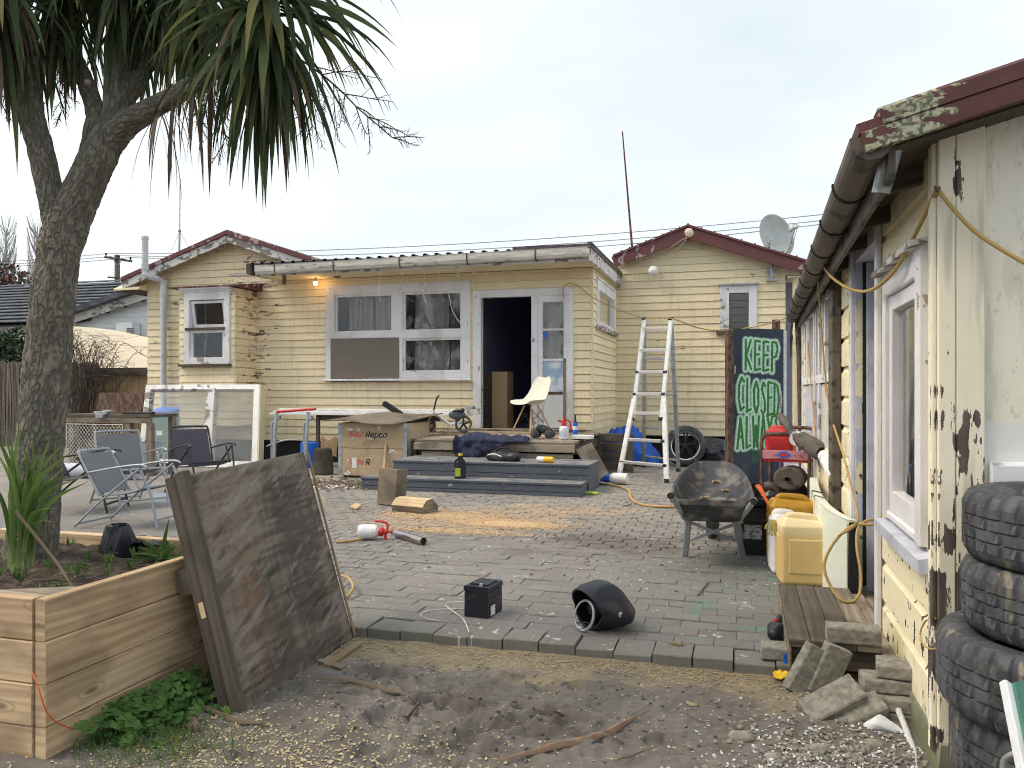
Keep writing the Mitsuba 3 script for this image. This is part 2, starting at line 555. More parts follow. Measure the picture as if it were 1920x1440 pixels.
def bark_fn(p, n, uv):
    c = mix((0.11, 0.102, 0.083), (0.27, 0.25, 0.205), fbm(p.x * 26, p.y * 26, p.z * 12, octaves=4))
    c = mix(c, (0.19, 0.20, 0.12), smoothstep(0.5, 0.8, fbm(p.x * 5, p.y * 5, p.z * 3.5)) * 0.4)
    return mix((0.085, 0.075, 0.06), c, 0.25 + 0.75 * bark_ridge(p, uv))


def bark_bump(p, n, uv):
    return bark_ridge(p, uv) + 0.4 * fbm(p.x * 60, p.y * 60, p.z * 30)


def leaf_fn(p, n, uv):
    k = cell_rand(dr.floor(uv.y), 3.0)
    k2 = cell_rand(dr.floor(uv.y), 7.0)
    acr = uv.y - dr.floor(uv.y)
    c = mix((0.050, 0.078, 0.048), (0.13, 0.17, 0.085), k)
    c = mix(c, (0.24, 0.23, 0.09), smoothstep(0.78, 0.95, k2) * smoothstep(0.25, 0.9, uv.x + 0.2 * k))
    c = mix(c, (0.22, 0.15, 0.08), smoothstep(0.93, 1.0, uv.x) * 0.8)
    return mix(c, (0.12, 0.15, 0.08), 0.25 * noise(acr * 16.0, uv.x * 2.0, k * 50.0))


def dead_fn(p, n, uv):
    k = cell_rand(dr.floor(uv.y), 3.0)
    return mix((0.07, 0.055, 0.042), (0.20, 0.15, 0.10), 0.6 * k + 0.4 * noise(uv.x * 6, uv.y * 9))


def flax_fn(p, n, uv):
    k = cell_rand(dr.floor(uv.y), 3.0)
    c = mix((0.08, 0.145, 0.04), (0.17, 0.26, 0.085), k)
    c = mix((0.30, 0.38, 0.16), c, smoothstep(0.0, 0.25, uv.x))
    return mix(c, (0.30, 0.28, 0.08), smoothstep(0.6, 1.0, uv.x) * 0.5 * cell_rand(dr.floor(uv.y), 9.0))


def weed_fn(p, n, uv):
    return mix((0.06, 0.12, 0.04), (0.14, 0.25, 0.075), cell_rand(dr.floor(uv.y), 3.0))


def tyre_fn(p, n, uv):
    d = fbm(p.x * 14, p.y * 14, p.z * 5)
    c = mix((0.036, 0.039, 0.046), (0.085, 0.09, 0.10), smoothstep(0.3, 0.75, d))
    c = mix(c, (0.13, 0.125, 0.115), smoothstep(0.5, 0.75, fbm(p.x * 70, p.y * 70, p.z * 40, octaves=4)) * 0.5)
    return mix(c, (0.24, 0.205, 0.14), smoothstep(0.66, 0.74, fbm(p.x * 30 + 3, p.y * 30, p.z * 3.0)) * 0.7)


def rust_fn(p, n, uv):
    d = fbm(p.x * 30, p.y * 30, p.z * 14)
    return mix((0.065, 0.042, 0.034), (0.165, 0.10, 0.07), smoothstep(0.3, 0.7, d))


def steel_fn(p, n, uv):
    return mix((0.50, 0.50, 0.50), (0.30, 0.28, 0.26), smoothstep(0.35, 0.8, fbm(p.x * 40, p.y * 40, p.z * 25)))


def panel_fn(p, n, uv):
    """Weather-beaten ply underside: charcoal, rust-brown bleed, pale scuffs running across."""
    u, v = uv.x, uv.y
    a = fbm(u * 3.0, v * 3.0, 2.0, octaves=4)
    c = mix((0.085, 0.069, 0.056), (0.195, 0.158, 0.125), smoothstep(0.25, 0.8, a + 0.5 * (noise(u * 4., v * 70.) - .5) + 0.3 * (noise(u * 60., v * 6.) - .5)))
    c = mix(c, (0.21, 0.12, 0.075), smoothstep(0.50, 1.0, 0.75 * fbm(u * 5.0, v * 3.2, 5.0, octaves=4) + 0.30 * spot(u, v, .25, .5, .20, .5)) * 0.7)
    c = mix(c, (0.26, 0.235, 0.205), smoothstep(0.62, 0.72, fbm(u * 5.0 + v * 2.4, v * 34.0 - u * 14.0, 1.0, octaves=4)) * 0.5)
    return mix(c, (0.045, 0.04, 0.035), smoothstep(0.60, 0.72, fbm(u * 9.0 + 9, v * 34.0 - u * 14.0, 7.0, octaves=4)) * 0.6)


def ply_fn(p, n, uv):
    u, v = uv.x, uv.y
    c = mix((0.40, 0.29, 0.175), (0.53, 0.41, 0.27), fbm(p.x * 3.0, p.z * 14.0, p.y * 3.0))
    c = mix(c, (0.23, 0.16, 0.10), smoothstep(0.55, 0.8, fbm(p.x * 5, p.z * 5, 3.0)) * 0.55)
    return mix(c, (0.75, 0.74, 0.70), smoothstep(0.775, 0.79, fbm(p.x * 13, p.z * 17, 6.0)) * 0.9)


def roof_fn(p, n, uv):
    c = mix((0.095, 0.032, 0.034), (0.15, 0.056, 0.056), fbm(p.x * 10, p.y * 10, p.z * 16))
    k = 0.7 * fbm((p.x + p.y) * 13.0, p.z * 13.0, p.y * 4.0, octaves=4) + 0.3 * noise(p.x * 2.0, p.y * 2.0)
    return mix(c, (0.42, 0.36, 0.34), smoothstep(0.645, 0.665, k) * 0.75)


def lichen_fn(p, n, uv):
    c = mix((0.075, 0.030, 0.030), (0.115, 0.048, 0.046), fbm(p.x * 14, p.y * 14, p.z * 24))
    k = 0.65 * fbm(p.x * 30, p.y * 30, p.z * 42, octaves=5) + 0.34 * dr.exp(-dr.square((p.x - 0.47) / 0.12))
    l = mix((0.36, 0.38, 0.26), (0.10, 0.10, 0.075), smoothstep(0.35, 0.65, fbm(p.x * 110, p.z * 110, p.y * 110, octaves=4)))
    return mix(c, l, smoothstep(0.52, 0.55, k))


def gutter_fn(p, n, uv):
    c = mix((0.06, 0.05, 0.043), (0.14, 0.115, 0.095), fbm(p.x * 12, p.y * 3, p.z * 12))
    return mix(c, (0.03, 0.026, 0.022), smoothstep(0.55, 0.75, fbm(p.x * 20, p.y * 7, p.z * 20 + 5)))


def spout_fn(p, n, uv):
    c = mix((0.62, 0.60, 0.54), (0.40, 0.38, 0.34), smoothstep(0.35, 0.8, fbm(p.x * 4, p.y * 4, p.z * 30)))
    return mix(c, (0.12, 0.11, 0.10), smoothstep(0.66, 0.72, fbm(p.x * 9, p.y * 9, p.z * 25 + 3)) * 0.7)


def slate_fn(p, n, uv):
    return mix((0.045, 0.05, 0.062), (0.09, 0.098, 0.115), cell_rand(dr.floor(p.x * 3.0 + 0.5 * dr.floor(p.z * 7.)), dr.floor(p.z * 7.0), 1.0))


def stone_fn(p, n, uv):
    a = smoothstep(0.3, 0.7, fbm(p.x * 60, p.y * 60, p.z * 60, octaves=4))
    c = mix((0.18, 0.17, 0.145), (0.29, 0.27, 0.235), a)
    return mix(c, (0.14, 0.15, 0.07), smoothstep(0.5, 0.75, fbm(p.x * 14, p.y * 14, p.z * 14 + 3)) * 0.35)


def stone_bump(p, n, uv):
    return fbm(p.x * 120, p.y * 120, p.z * 120)


def greypaint_fn(p, n, uv):
    """Charcoal deck paint, dusted and scuffed on top."""
    d = fbm(p.x * 4.0, p.y * 9.0, p.z * 9.0)
    c = mix((0.070, 0.083, 0.105), (0.105, 0.122, 0.148), d)
    top = smoothstep(0.5, 0.9, n.z)
    c = mix(c, (0.26, 0.235, 0.21), top * smoothstep(0.25, 0.75, fbm(p.x * 7, p.y * 16, 2.0)) * 0.75)
    s = smoothstep(0.74, 0.77, fbm(p.x * 16, p.y * 16, p.z * 24 + 5, octaves=4))
    return mix(c, (0.5, 0.5, 0.48), s * 0.7)


def concrete_fn(p, n, uv):
    c = mix((0.20, 0.19, 0.165), (0.32, 0.30, 0.26), fbm((p.x + p.y) * 7, p.z * 7, 2.0))
    return mix(c, (0.08, 0.10, 0.03), smoothstep(0.06, -0.08, p.z - 0.12 * fbm(p.y * 9, p.z * 9)) * 0.8)


def dust_fn(base, dust, amt=0.5, sc=12.0):
    def f(p, n, uv):
        return mix(base, dust, smoothstep(0.45, 0.8, fbm(p.x * sc, p.y * sc, p.z * sc)) * amt)
    return f


def fabric_fn(p, n, uv):
    return mix((0.016, 0.02, 0.045), (0.035, 0.043, 0.085), fbm(p.x * 40, p.y * 40, p.z * 40))


def tarp_fn(p, n, uv):
    return mix((0.69, 0.62, 0.50), (0.62, 0.52, 0.38), fbm(p.x * 0.8, p.z * 3, 1.0))


def bush_fn(p, n, uv):
    return mix((0.020, 0.042, 0.024), (0.06, 0.10, 0.045), cell_rand(dr.floor(uv.y), 3.0))


def bush2_fn(p, n, uv):
    k = cell_rand(dr.floor(uv.y), 3.0)
    return mix(mix((0.035, 0.045, 0.04), (0.09, 0.085, 0.075), k), (0.42, 0.13, 0.09), smoothstep(0.86, 0.9, cell_rand(dr.floor(uv.y), 5.0)))


def canp_fn(p, n, uv):
    return mix((0.42, 0.235, 0.03), (0.33, 0.17, 0.02), smoothstep(0.35, 0.8, fbm(p.x * 16, p.y * 16, p.z * 10)))


def canpale_fn(p, n, uv):
    c = mix((0.66, 0.47, 0.20), (0.60, 0.42, 0.18), fbm(p.x * 9, p.y * 9, p.z * 6))
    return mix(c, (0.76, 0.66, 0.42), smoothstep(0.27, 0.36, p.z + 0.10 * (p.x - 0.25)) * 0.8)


def greenpanel_fn(p, n, uv):
    c = mix((0.60, 0.66, 0.55), (0.66, 0.68, 0.60), fbm(p.y * 3, p.z * 3, 3.0))
    k = 0.7 * fbm((p.x + p.y) * 10.0, p.z * 6.0, 2.0, octaves=4) + 0.3 * noise(p.y * 3.0, p.z * 3.0)
    return mix(c, (0.05, 0.04, 0.035), smoothstep(0.70, 0.715, k))


def brush_fn(p, n, uv):
    return mix((0.105, 0.088, 0.075), (0.235, 0.20, 0.175), fbm(p.x * 45.0, p.z * 3.0, p.y * 9.0))


mat('wood_new', wood_fn((0.60, 0.45, 0.285), (0.40, 0.27, 0.155), (0.15, 0.10, 0.065), 0.8, 0.5), 0.75, bump=wood_bump, bscale=0.0006)
mat('wood_grey', wood_fn((0.30, 0.255, 0.20), (0.17, 0.135, 0.10), (0.075, 0.06, 0.045), 0.5, 0.6), 0.85, bump=wood_bump, bscale=0.0012)
mat('wood_dark', wood_fn((0.115, 0.098, 0.075), (0.065, 0.052, 0.04), (0.035, 0.03, 0.02), 0.3, 0.5), 0.85, bump=wood_bump, bscale=0.0015)
mat('wood_fence', wood_fn((0.30, 0.215, 0.12), (0.22, 0.15, 0.08), (0.10, 0.07, 0.045), 0.4, 0.4), 0.85)
mat('wood_split', wood_fn((0.62, 0.48, 0.30), (0.50, 0.36, 0.20), (0.28, 0.19, 0.11), 0.3, 0.35), 0.8, bump=wood_bump, bscale=0.0012)
mat('board', wb_fn, 0.55)
mat('white_paint', white_fn, 0.5)
mat('peeling', peel2_fn, 0.65)
mat('shed_paint', shed_fn, 0.55)
mat('corner_paint', corner_fn, 0.65)
mat('fibro', fibro_fn, 0.75, bump=stone_bump, bscale=0.0006)
mat('paver', paver_fn, 0.85, bump=paver_bump, bscale=0.0012)
mat('dirt', dirt_fn, dirt_rough, bump=dirt_bump, bscale=0.012)
mat('bark', bark_fn, 0.9, bump=bark_bump, bscale=0.007)
mat('leaf', leaf_fn, 0.42, thin=0.7)
mat('dead_leaf', dead_fn, 0.7)
mat('flax_leaf', flax_fn, 0.4, thin=0.8)
mat('weed', weed_fn, 0.55, thin=0.6)
mat('bush', bush_fn, 0.55)
mat('bush_flower', bush2_fn, 0.6)
mat('rubber', tyre_fn, 0.6)
mat('rust', rust_fn, 0.85)
mat('steel', steel_fn, 0.32, metal=0.9)
mat('panel_ply', panel_fn, 0.75, bump=lambda p, n, uv: fbm(uv.x * 5.0, uv.y * 16.0, 2.0, octaves=4), bscale=0.02)
mat('plywood', ply_fn, 0.8)
mat('roof_red', roof_fn, 0.6)
mat('barge_lichen', lichen_fn, 0.75)
mat('gutter_dark', gutter_fn, 0.6)
mat('gutter_white', spout_fn, 0.5)
mat('slates', slate_fn, 0.7)
mat('stone', stone_fn, 0.9, bump=stone_bump, bscale=0.002)
mat('deck_paint', greypaint_fn, 0.6)
mat('concrete', concrete_fn, 0.9, bump=stone_bump, bscale=0.001)
mat('cloth_navy', fabric_fn, 0.95, bump=lambda p, n, uv: fbm(p.x * 70, p.y * 70, p.z * 70), bscale=0.004)
mat('tarp_cream', tarp_fn, 0.7)
mat('can_yellow', canp_fn, 0.35)
mat('can_pale', canpale_fn, 0.35)
mat('green_panel', greenpanel_fn, 0.5)
mat('brushwood', brush_fn, 0.95)
mat('barrow_plastic', dust_fn((0.045, 0.047, 0.053), (0.21, 0.19, 0.165), 0.85, 13.0), 0.5)
mat('black_plastic', dust_fn((0.016, 0.018, 0.026), (0.06, 0.062, 0.068), 0.5, 14.0), 0.4)
mat('tube_grey', dust_fn((0.38, 0.42, 0.46), (0.25, 0.25, 0.25), 0.6, 20.0), 0.45, metal=0.3)
mat('galv', dust_fn((0.42, 0.45, 0.48), (0.25, 0.24, 0.22), 0.8, 20.0), 0.5, metal=0.5)
mat('alu', (0.72, 0.72, 0.72), 0.35, metal=0.55)
mat('chrome_pipe', (0.50, 0.48, 0.45), 0.22, metal=1.0)
mat('red_plastic', (0.50, 0.03, 0.03), 0.4)
mat('blue_plastic', (0.02, 0.14, 0.62), 0.4)
mat('cyan_plastic', (0.02, 0.30, 0.42), 0.45)
mat('white_plastic', dust_fn((0.74, 0.74, 0.74), (0.5, 0.47, 0.42), 0.4, 15.0), 0.4)
mat('cream_plastic', (0.82, 0.78, 0.66), 0.45)
mat('yellow_plastic', (0.72, 0.45, 0.02), 0.4)
mat('lime', (0.40, 0.52, 0.06), 0.6)
mat('orange_paint', (0.62, 0.11, 0.025), 0.5)
mat('blue_tarp', (0.015, 0.10, 0.50), 0.5)
mat('grey_board', dust_fn((0.165, 0.145, 0.125), (0.205, 0.185, 0.16), 0.6, 40.0), 0.9)
mat('chair_mesh', (0.17, 0.172, 0.19), 0.8)
mat('chair_pad', (0.085, 0.078, 0.105), 0.85)
mat('chair_frame', (0.33, 0.36, 0.40), 0.4, metal=0.3)
mat('dark_frame', (0.03, 0.034, 0.04), 0.5)
mat('beech', (0.52, 0.33, 0.17), 0.5)
mat('black', (0.012, 0.012, 0.014), 0.6)
mat('interior', (0.20, 0.21, 0.34), 0.9)
mat('interior_lilac', (0.30, 0.31, 0.36), 0.8)
mat('curtain', (0.20, 0.19, 0.185), 0.9)
mat('soffit', dust_fn((0.62, 0.55, 0.36), (0.48, 0.43, 0.30), 0.6, 4.0), 0.7)
mat('lilac_paint', dust_fn((0.47, 0.49, 0.57), (0.30, 0.30, 0.33), 0.6, 11.0), 0.55)
mat('neighbour_white', (0.62, 0.64, 0.66), 0.7)
mat('gravel_road', dust_fn((0.30, 0.30, 0.31), (0.20, 0.20, 0.20), 0.8, 3.0), 0.95)
mat('rope', (0.42, 0.29, 0.10), 0.6)
mat('hose_tan', (0.46, 0.29, 0.12), 0.5)
mat('dark_wire', (0.03, 0.028, 0.028), 0.6)
mat('wire_grey', (0.42, 0.41, 0.38), 0.5, metal=0.3)
mat('white_wire', (0.68, 0.66, 0.60), 0.6)
mat('pipe_grey', dust_fn((0.56, 0.58, 0.60), (0.42, 0.42, 0.42), 0.5, 8.0), 0.5)
mat('dish_grey', dust_fn((0.42, 0.45, 0.45), (0.36, 0.37, 0.28), 0.9, 7.0), 0.5)
mat('cardboard', (0.36, 0.245, 0.145), 0.9)
mat('print_black', (0.02, 0.02, 0.022), 0.7)
mat('print_red', dust_fn((0.50, 0.14, 0.13), (0.46, 0.32, 0.22), 0.9, 30.0), 0.8)
mat('pink_paint', dust_fn((0.50, 0.22, 0.27), (0.20, 0.06, 0.08), 0.8, 30.0), 0.6)
mat('soil', dust_fn((0.045, 0.034, 0.026), (0.10, 0.078, 0.06), 0.8, 25.0), 0.95, bump=dirt_bump, bscale=0.02)
mat('chips', (0.50, 0.42, 0.26), 0.9)
mat('chips_dark', (0.30, 0.235, 0.14), 0.9)
mat('twig', (0.10, 0.075, 0.06), 0.9)
mat('twig_pale', (0.30, 0.24, 0.20), 0.9)
mat('poplar', (0.42, 0.42, 0.42), 0.9)
mat('sawdust', (0.58, 0.42, 0.25), 0.95)
mat('mural_green', (0.05, 0.16, 0.12), 0.6)
scene['mat_pane_glass'] = {'type': 'thindielectric', 'int_ior': 1.5}
scene['mat_dusty_glass'] = {'type': 'blendbsdf', 'weight': 0.13, 'a': {'type': 'thindielectric', 'int_ior': 1.5}, 'b': {'type': 'twosided', 'bsdf': {'type': 'diffuse', 'reflectance': {'type': 'rgb', 'value': [0.6, 0.63, 0.62]}}}}
scene['mat_frosted'] = {'type': 'twosided', 'bsdf': {'type': 'principled', 'base_color': {'type': 'rgb', 'value': [0.16, 0.16, 0.165]}, 'roughness': 0.35, 'specular': 0.7}}


# ------------------------------------------------------------------ the house
house = thing('weatherboard_house', 'cream weatherboard house with two red-edged gables and a flat-roofed middle with an open doorway', 'house')
YF = 11.58      # front wall of the left wing and the middle
YR = 13.79      # right wing
XC = -2.131     # right corner of the middle


def cut(a, b, holes):
    """Intervals of [a, b] outside the holes."""
    out = [(a, b)]
    for h0, h1 in holes:
        nxt = []
        for x, y in out:
            if h1 <= x or h0 >= y:
                nxt.append((x, y))
            else:
                if h0 > x:
                    nxt.append((x, h0))
                if h1 < y:
                    nxt.append((h1, y))
        out = nxt
    return [(x, y) for x, y in out if y - x > 0.012]


def boards(parent, o, d, L, z0, z1, expo, holes=(), span=None, mat_='board', name='weatherboard', depth=0.026, gap=0.0042, joints=0.0, rust=False):
    """Bevel-back weatherboards on a wall from o along unit d; holes are (s0, s1, z0, z1); span(z) gives the ends under a gable."""
    o, d = A(o), A(d)
    z = z0
    k = 0
    while z < z1 - 0.01:
        top = min(z + expo, z1)
        a, b = (0, L) if span is None else span(0.5 * (z + top))
        hs = [h for h in holes if h[2] < top - 0.004 and h[3] > z + 0.004]
        pieces = [(x, y, z, top) for x, y in cut(a, b, [h[:2] for h in hs])]
        for h in hs:
            for x, y in cut(max(a, h[0]), min(b, h[1]), []):
                for q0, q1 in cut(z, top, [(g[2], g[3]) for g in hs if g[0] < y - .01 and g[1] > x + .01]):
                    pieces.append((x, y, q0, q1))
        for x, y, q0, q1 in pieces:
            if y - x < 0.02:
                continue
            h = q1 - q0 - gap
            if h < 0.012:
                continue
            sag = R.uniform(-.0015, .0015)
            fr = lambda t: 0.009 + (depth - 0.009) * (1 - t)
            t0, t1 = (q0 - z) / expo, (q1 - z) / expo
            P = [(-0.012, 0), (fr(t0), 0), (fr(t0), .007), (fr(t1), h), (-0.012, h)]
            if rust:
                P = [(-0.012, 0), (.022, 0), (.022, h * .80), (.016, h * .82), (.008, h * .90), (.007, h), (-.012, h)]
            cuts = [x, y]
            if joints and y - x > 2.2:
                cuts = [x, x + R.uniform(.3, .7) * (y - x), y]
            for c0, c1 in zip(cuts[:-1], cuts[1:]):
                g0 = 0.0015 if c0 > x else 0
                add(name, extr(P, o + d * (c0 + g0) + (0, 0, q0 + sag), o + d * c1 + (0, 0, q0 + sag + R.uniform(-.001, .001))), mat_, parent)
        z = top
        k += 1


# left wing front + middle front: one plane
XL = -10.063
bay0, bay1 = -8.926, -7.87
apexX, apexZ = -8.43, 3.90
eaveZ = 2.93
win = (-6.53, -4.03, 1.33, 2.88)
dor = (-3.985, -2.41, 0.5, 2.72)
hol = [(w[0] - XL + .05, w[1] - XL - .05, w[2] + .04, w[3] - .03) for w in (win,)] + [(dor[0] - XL + .04, dor[1] - XL - .04, dor[2], dor[3] - .03)]
hol.append((bay0 - XL + .06, bay1 - XL - .02, 0.6, 2.86))
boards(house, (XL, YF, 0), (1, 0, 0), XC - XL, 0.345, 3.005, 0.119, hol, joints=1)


def gab(z):
    t = (apexZ - .10 - z) / .353
    return apexX - XL - min(t, 2.15), min(apexX - XL + t, 3.7)


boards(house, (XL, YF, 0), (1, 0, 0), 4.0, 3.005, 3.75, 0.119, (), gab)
add('wall_lining', box(XL + .02, win[0] + .08, YF + .012, YF + .05, .36, 2.95, 0), 'black', house)
add('wall_lining', box(win[0] + .08, win[1] - .08, YF + .012, YF + .05, .36, win[2] + .05, 0), 'black', house)
add('wall_lining', box(win[0] + .08, XC - .02, YF + .012, YF + .05, win[3] - .05, 2.99, 0), 'black', house)
add('wall_lining', box(win[1] - .08, dor[0] + .06, YF + .012, YF + .05, .36, 2.90, 0), 'black', house)
add('wall_lining', box(dor[1] - .06, XC - .02, YF + .012, YF + .05, .36, 2.90, 0), 'black', house)
add('wall_lining', poly_plate([(-1.9, 2.95), (1.9, 2.95), (0, 3.74)], frame((apexX, YF + .05, 0), (1, 0, 0), (0, 0, 1), (0, -1, 0)), .035), 'black', house)
# side wall of the middle, going back to the right wing
sz0, sz1 = 2.169, 2.868
sx0, sx1 = 11.86, 13.62
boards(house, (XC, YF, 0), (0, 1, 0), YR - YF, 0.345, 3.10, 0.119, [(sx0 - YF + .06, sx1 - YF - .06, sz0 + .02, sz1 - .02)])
add('wall_lining', box(XC - .05, XC - .012, YF + .05, YR, .36, sz0 + .03, 0), 'black', house)
add('wall_lining', box(XC - .05, XC - .012, YF + .05, YR, sz1 - .03, 3.1, 0), 'black', house)
add('corner_stop', box(XC - .015, XC + .022, YF - .022, YF + .012, .345, 2.998), 'board', house)
# right wing
XRW = 0.70
wl = (-0.347, 0.248, 2.17, 2.94)
rz = lambda z: (0.0 if z < 3.28 else -XC - .876 - (3.86 - z) / .36, min(-XC - .876 + (3.86 - z) / .36, XRW - XC + (0.22 if z > 3.02 else 0)))
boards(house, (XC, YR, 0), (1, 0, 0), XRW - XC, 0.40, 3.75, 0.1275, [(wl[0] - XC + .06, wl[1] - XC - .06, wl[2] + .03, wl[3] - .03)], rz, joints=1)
add('wall_lining', box(XC, wl[0] + .08, YR + .012, YR + .05, .42, 3.2, 0), 'black', house)
add('wall_lining', box(wl[1] - .08, XRW - .02, YR + .012, YR + .05, .42, 3.2, 0), 'black', house)
add('wall_lining', box(wl[0] + .08, wl[1] - .08, YR + .012, YR + .05, .42, wl[2] + .04, 0), 'black', house)
add('wall_lining', box(wl[0] + .08, wl[1] - .08, YR + .012, YR + .05, wl[3] - .04, 3.2, 0), 'black', house)
add('wall_lining', poly_plate([(-1.25, 3.2), (1.5, 3.2), (0, 3.72)], frame((-.876, YR + .05, 0), (1, 0, 0), (0, 0, 1), (0, -1, 0)), .035), 'black', house)
# recess beside the right wing with its cream downpipe
add('side_wall', box(XRW + .03, 1.05, 14.3, 14.36, .2, 3.05, 0), 'interior_lilac', house)
add('soffit', box(XRW + .02, 1.12, 13.6, 16, 3.02, 3.04, 0), 'soffit', house)
dp = (0.848, 13.7, 2.33)
add('downpipe', cat_([tube([(dp[0], 13.72, .1), (dp[0], 13.72, 3.03)], .045, 12), lathe([(.045, 0), (.053, 0), (.053, .05), (.045, .05)], 12, TR(dp[0], 13.72, 1.95))]), 'board', house, smooth=40)
# dark base under the floor
add('foundation', [box(XL + .06, XC - .05, YF + .10, YF + .14, -.05, .40, 0), box(XC - .1, XC - .06, YF + .10, YR, -.05, .40, 0), box(XC - .06, XRW - .05, YR + .1, YR + .14, -.05, .45, 0)], 'black', house)
for x in (-9.9, -8.6, -6.3, -5.0):
    add('pile', box(x, x + .13, YF + .02, YF + .09, -.03, .345), 'wood_dark', house)
for x in (-1.95, -.6):
    add('pile', box(x, x + .13, YR + .02, YR + .09, -.03, .40), 'wood_dark', house)
# the rooms behind the openings
add('room', [box(XL + .1, XC - .08, 16.0, 16.05, .3, 3.0, 0), box(XL + .1, XC - .08, YF + .06, 16, .50, .53, 0), box(XL + .06, XC - .08, YF + .06, 16, 2.965, 2.99, 0),
             box(XL + .06, XL + .1, YF + .06, 16, .5, 2.98, 0), box(XC - .12, XC - .075, YR - .05, 16, .5, 2.98, 0), box(-4.2, -4.16, YF + .3, 16, .52, 2.96, 0)], 'interior', house)
add('room', [box(XC, 1.0, 16.0, 16.05, .3, 3.6, 0), box(XC, 1.0, 15.0, 15.03, .3, 3.3, 0)], 'interior', house)

# --- roofs


def ribbed(x0, x1, y0, y1, zf, pitch, rib, axis=0, sub=4):
    """A metal roof sheet with square ribs; zf(x, y) gives the plane."""
    xs, hs = [], []
    n = int(round((x1 - x0) / pitch))
    for i in range(n):
        a = x0 + (x1 - x0) * i / n
        p = (x1 - x0) / n
        for t, h in ((0, 0), (.30, 0), (.38, rib), (.62, rib), (.70, 0)):
            xs.append(a + t * p)
            hs.append(h)
    xs.append(x1)
    hs.append(0)
    ys = np.linspace(y0, y1, sub)
    P = np.zeros((len(xs), len(ys), 3))
    for i, (x, h) in enumerate(zip(xs, hs)):
        for j, y in enumerate(ys):
            X, Y = (x, y) if axis == 0 else (y, x)
            P[i, j] = (X, Y, zf(X, Y) + h)
    g = grid(P)
    if axis == 0:
        g = (g[0], g[1], g[2])
    return g


mat('roof_dark', dust_fn((0.06, 0.045, 0.06), (0.12, 0.10, 0.12), 0.6, 6.0), 0.5)
ext_roof = add('roof', ribbed(-7.55, -2.02, 10.86, 14.6, lambda x, y: 3.165 + (y - 10.86) * .022, .182, .038), 'roof_dark', house, label='low ribbed metal roof over the middle of the house')
# middle: soffit, fascia, gutter with straps, outlet
add('soffit', box(-7.45, -2.03, 10.97, YF - .03, 3.005, 3.02, 0), 'soffit', ext_roof)
add('fascia', box(-7.46, -2.06, 10.945, 10.97, 2.995, 3.155), 'peeling', ext_roof)
gp = [(0.0, .145), (0.0, 0.03), (0.012, 0.008), (0.045, 0.0), (0.08, 0.012), (0.097, 0.05), (0.10, 0.13), (0.108, 0.145), (0.096, 0.145), (0.09, .05), (0.07, .018), (.02, .02), (.006, .04), (.006, .145)]
gut = add('gutter', extr(gp, (-7.40, 10.942, 3.01), (-2.03, 10.942, 3.035)), 'gutter_white', ext_roof)
for x in (-7.05, -6.02, -4.92, -3.85, -2.82):
    add('gutter_strap', extr([(0.0, .152), (0.0, -.004), (0.045, -.006), (.09, .004), (0.104, .05), (.114, .152)], (x, 10.942, 3.02), (x + .018, 10.942, 3.02)), 'rust', ext_roof)
add('end_flashing', box(-7.55, -7.47, 10.84, 11.4, 3.02, 3.19), 'wood_dark', ext_roof)
add('flashing', box(-7.47, -5.85, 10.93, 11.1, 3.16, 3.205), 'roof_dark', ext_roof)
add('flashing', box(-3.15, -2.03, 10.85, 10.95, 3.175, 3.225), 'roof_dark', ext_roof)
add('outlet', tube([(-6.98, 11.03, 3.04), (-6.98, 11.03, 2.86)], .032, 10), 'gutter_dark', ext_roof, smooth=40)
add('barge_board', box(-2.045, -2.012, 10.86, 13.76, 2.985, 3.155), 'peeling', ext_roof)
add('flashing', box(-2.06, -2.0, 10.84, 13.74, 3.155, 3.245), 'gutter_dark', ext_roof)
add('soffit', box(XC + .03, -2.045, 11.0, 13.72, 2.995, 3.0, 0), 'soffit', ext_roof)


def gable(ap, l, r, ydepth, boardw, thick, mat_board, roofname, lab, cap, rise=0.03):
    """Barge boards, roof edge and the two roof slopes behind a gable; ap, l, r are the middle of the barge board."""
    ap, l, r = A(ap), A(l), A(r)
    rf = add(roofname, cat_([grid([[ap + (0, 0, boardw / 2 + rise), ap + (0, ydepth, boardw / 2 + rise)], [e + (0, 0, boardw / 2 + rise), e + (0, ydepth, boardw / 2 + rise)]], .025) if e[0] > ap[0] else
                            grid([[e + (0, 0, boardw / 2 + rise), e + (0, ydepth, boardw / 2 + rise)], [ap + (0, 0, boardw / 2 + rise), ap + (0, ydepth, boardw / 2 + rise)]], .025) for e in (l, r)]), 'roof_red', house, label=lab)
    for e in (l, r):
        add('barge_board', beam(ap, e, thick, boardw, .003, up=(0, 0, 1)), mat_board, rf)
        add('roof_edge', beam(ap + (0, -.012, boardw / 2 + .012), e + (0, -.012, boardw / 2 + .012), thick + .03, cap, .006), 'roof_red', rf)
        n = 9
        for i in range(n):
            a = ap + (e - ap) * (i / n)
            pts = [a + (0, -.01, boardw / 2 + rise + .012), a + (0, ydepth * .98, boardw / 2 + rise + .012)]
            add('roof_rib', tube(pts, .016, 6), 'roof_red', rf, smooth=True)
    return rf


gable((-8.255, 11.34, 3.73), (-10.405, 11.34, 3.026), (-6.141, 11.34, 3.026), 4.4, .155, .03, 'peeling', 'gable_roof', 'red metal roof of the left gable', .075)
gable((-0.861, 13.55, 3.831), (-2.121, 13.55, 3.386), (1.073, 13.55, 3.128), 3.0, .20, .035, 'roof_red', 'gable_roof', 'faded red roof of the right gable', .04)
